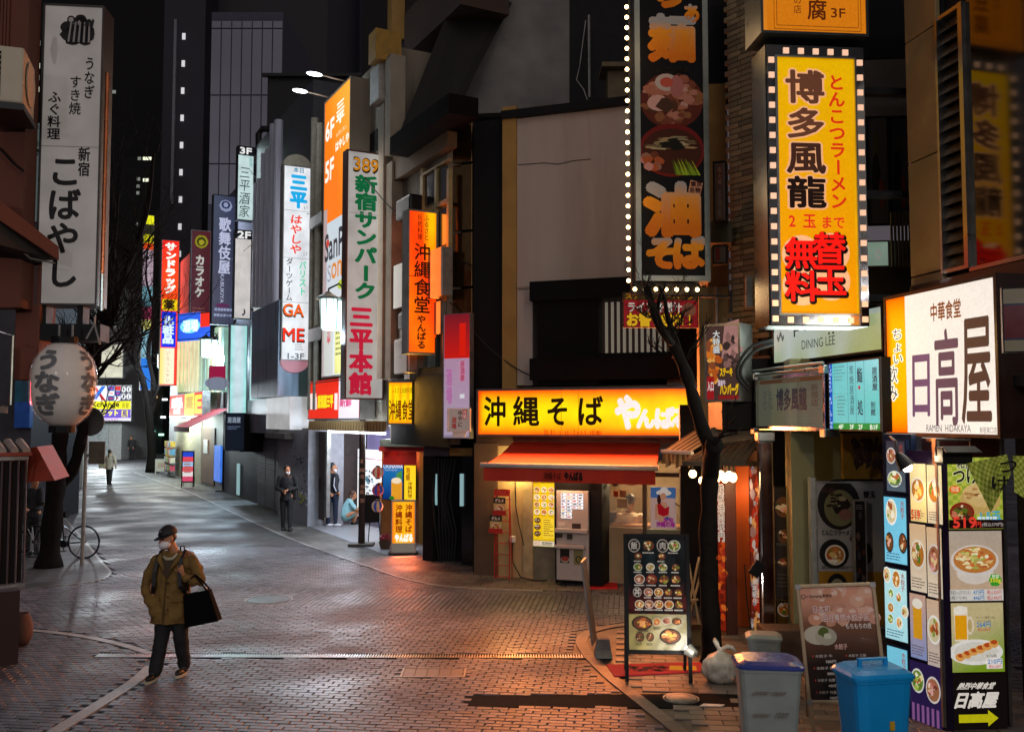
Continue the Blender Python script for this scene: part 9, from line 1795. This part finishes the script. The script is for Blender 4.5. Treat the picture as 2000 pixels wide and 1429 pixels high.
part('backpack', STRAP, T, lambda m: m.box(-.36, -.1, .95, -.14, .16, 1.35), bevel=.05); part('sleeve_stripe', mat('white_stripe', hx('#c0c4d0'), rough=.6), T, lambda m: m.tube([(.1, -.2, 1.34), (.085, -.225, 1.12), (.15, -.19, .96)], .012, 5))
T, s, g = figure('person', 'woman in a beige coat with ponytail and handbag walking away up the street', 213, 947, (0, 1, 0), 1.6, '#a89c88', '#14120f', hair='tail', mask=False, coatlen=.14, stride=.1, arms=[[(-.19, 0, 1.36), (-.24, .03, 1.1), (-.22, -.05, .88)], [(.19, 0, 1.36), (.26, 0, 1.1), (.3, -.02, .88)]])
T2 = thing('handbag', 'pale handbag on the arm of the woman in the beige coat', 'bag', (g.x-.3, g.y, .75)); part('body', mat('pale_leather', hx('#a89c7c'), rough=.5), T2, lambda m: m.box(-.17, -.07, 0, .14, .07, .24), bevel=.03); part('handle', mat('pale_leather', hx('#a89c7c')), T2, lambda m: m.tube([(-.1, 0, .23), (-.05, 0, .36), (.05, 0, .36), (.1, 0, .23)], .012, 5))
T, s, g = figure('person', 'dark clothed man standing behind the tree trunk beside the bicycle', 62, 1083, (.8, -.4, -.2), 1.72, '#101114', '#0c0d10', mask=False, arms=[[(-.19, 0, 1.36), (-.2, -.04, 1.1), (-.05, -.2, 1.0)], [(.17, -.03, 1.36), (.2, -.06, 1.1), (.3, -.12, 1.08)]], coatlen=.08)
T, s, g = figure('person', 'distant dark silhouette at the very end of the street', 256, 896, (0, -1, 0), 1.7, '#0a0a0c', '#0a0a0c', mask=False)
# ---- crouching pair
def crouch(label, px, py, top, legs, hairc, long, flip=1, s=.95):
 g = gnd(px, py); T = thing('person', label, 'person', (g.x, g.y, 0), R(15)); hc = Vector((.06*flip, 0, .86))*s; f = (flip*.9, -.2, -.25)
 skin_obj('body', SKIN, T, lambda m: (head(m, hc, f, s), seg_(m, [hc+Vector((-.01, 0, -.09)), (-.04*flip, 0, .7*s)], [.045, .055]), seg_(m, [(-.12*flip, -.08, .28*s), (.2*flip, -.1, .42*s), (.06*flip, -.1, .08)], [.085, .055, .035]), seg_(m, [(-.12*flip, .08, .28*s), (.2*flip, .1, .42*s), (.06*flip, .1, .08)], [.085, .055, .035]), seg_(m, [(-.03*flip, -.17, .62*s), (.12*flip, -.2, .46*s), (.28*flip, -.08, .44*s)], [.04, .035, .026]), hand(m, (.28*flip, -.08, .44*s), (flip, 0, .1), -1, s, .8)), .015, 2)
 skin_obj('top', mat('cloth_'+top.strip('#'), hx(top), rough=.8), T, lambda m: (seg_(m, [(-.16*flip, 0, .27*s), (-.14*flip, 0, .45*s), (-.06*flip, 0, .66*s)], [.15, .14, .11]), seg_(m, [(-.03*flip, -.15, .64*s), (.08*flip, -.18, .5*s)], [.07, .055]), seg_(m, [(-.03*flip, .15, .64*s), (.08*flip, .18, .5*s)], [.07, .055])), .017, 3, .02)
 skin_obj('skirt', mat('cloth_'+legs.strip('#'), hx(legs), rough=.8), T, lambda m: (seg_(m, [(-.15*flip, 0, .26*s), (.05*flip, 0, .34*s)], [.16, .13])), .02, 2)
 part('hair', mat('hair_'+hairc.strip('#'), hx(hairc), rough=.5, var=.4, scale=40), T, lambda m: (m.ell(hc+Vector((-.03*flip, 0, .04)), (.09, .085, .095), 12, 8), m.tube([hc+Vector((-.06*flip, 0, .02)), hc+Vector((-.1*flip, 0, -.12)), hc+Vector((-.09*flip, -.02, -.24))], [.07, .06, .02], 8) if long else None), smooth=True)
 for q in (-1, 1): part('shoe', BLACK, T, lambda m: m.ell((.1*flip, q*.1, .04), (.12, .045, .04), 10, 6), smooth=True)
 return T
crouch('woman with brown hair in a light blue top crouching by the arcade shop', 686, 1024, '#88b8c0', '#7ca8a8', '#4a2c1c', True); crouch('dark haired person crouching half hidden behind the street lamp post', 723, 1020, '#4a5468', '#2a3040', '#14100e', False, -1)
p = gnd(667, 1018); T = thing('pink_bag', 'bright pink bag on the ground between the standing man and crouching woman', 'bag', (p.x, p.y, 0)); part('body', mat('hot_pink', hx('#e8205c'), rough=.4), T, lambda m: (m.ell((0, 0, .14), (.11, .08, .14), 12, 8),), smooth=True); part('handle', mat('hot_pink', hx('#e8205c')), T, lambda m: m.tube([(-.06, 0, .25), (0, 0, .36), (.06, 0, .25)], .012, 6))
# ---- cook seen through the restaurant window
xc_ = fxz(FO_P, FO_Z, 1226, 990, -.6)[0]; c0_ = fo(xc_, .75, 0); T = thing('person', 'cook in a cream shirt seen from behind through the restaurant window', 'person', (c0_.x, c0_.y, 0), FO_Z+R(10)); hz = at(1232, 980, c0_.y).z
fk = (.45, .88, -.1); hc = Vector((.03, 0, hz+.02))
skin_obj('body', SKIN, T, lambda m: (head(m, hc, fk), seg_(m, [(0, 0, hz-.08), (0, 0, hz-.2)], [.055, .06]), rings(m, [(0, 0, z, rx, ry) for z, rx, ry in ((hz-.95, .17, .12), (hz-.5, .16, .11), (hz-.25, .17, .09), (hz-.18, .07, .06))]), [seg_(m, [(q*.19, 0, hz-.26), (q*.24, .1, hz-.55), (q*.12, .3, hz-.6)], [.045, .04, .028]) for q in (-1, 1)], [seg_(m, [(q*.09, 0, hz-.9), (q*.1, 0, .5), (q*.1, 0, .05)], [.08, .06, .04]) for q in (-1, 1)]), .015, 2)
skin_obj('shirt', mat('cream_shirt', hx('#e0ccb0'), rough=.8), T, lambda m: (rings(m, [(0, 0, z, rx, ry) for z, rx, ry in ((hz-.95, .2, .15), (hz-.5, .2, .14), (hz-.26, .215, .12), (hz-.19, .1, .07))]), [seg_(m, [(q*.19, 0, hz-.27), (q*.245, .05, hz-.42)], [.075, .07]) for q in (-1, 1)]), .017, 3, .02)
skin_obj('trousers', PANTS, T, lambda m: (rings(m, [(0, 0, hz-.9, .17, .13), (0, 0, hz-1.05, .16, .12)]), [seg_(m, [(q*.09, 0, hz-1.0), (q*.1, 0, .5), (q*.1, 0, .06)], [.09, .07, .06]) for q in (-1, 1)]), .02, 2)
fkv = Vector(fk).normalized(); part('hair', HAIR, T, lambda m: m.ell(hc-fkv*.02+Vector((0, 0, .035)), (.09, .092, .1), 14, 10), smooth=True)
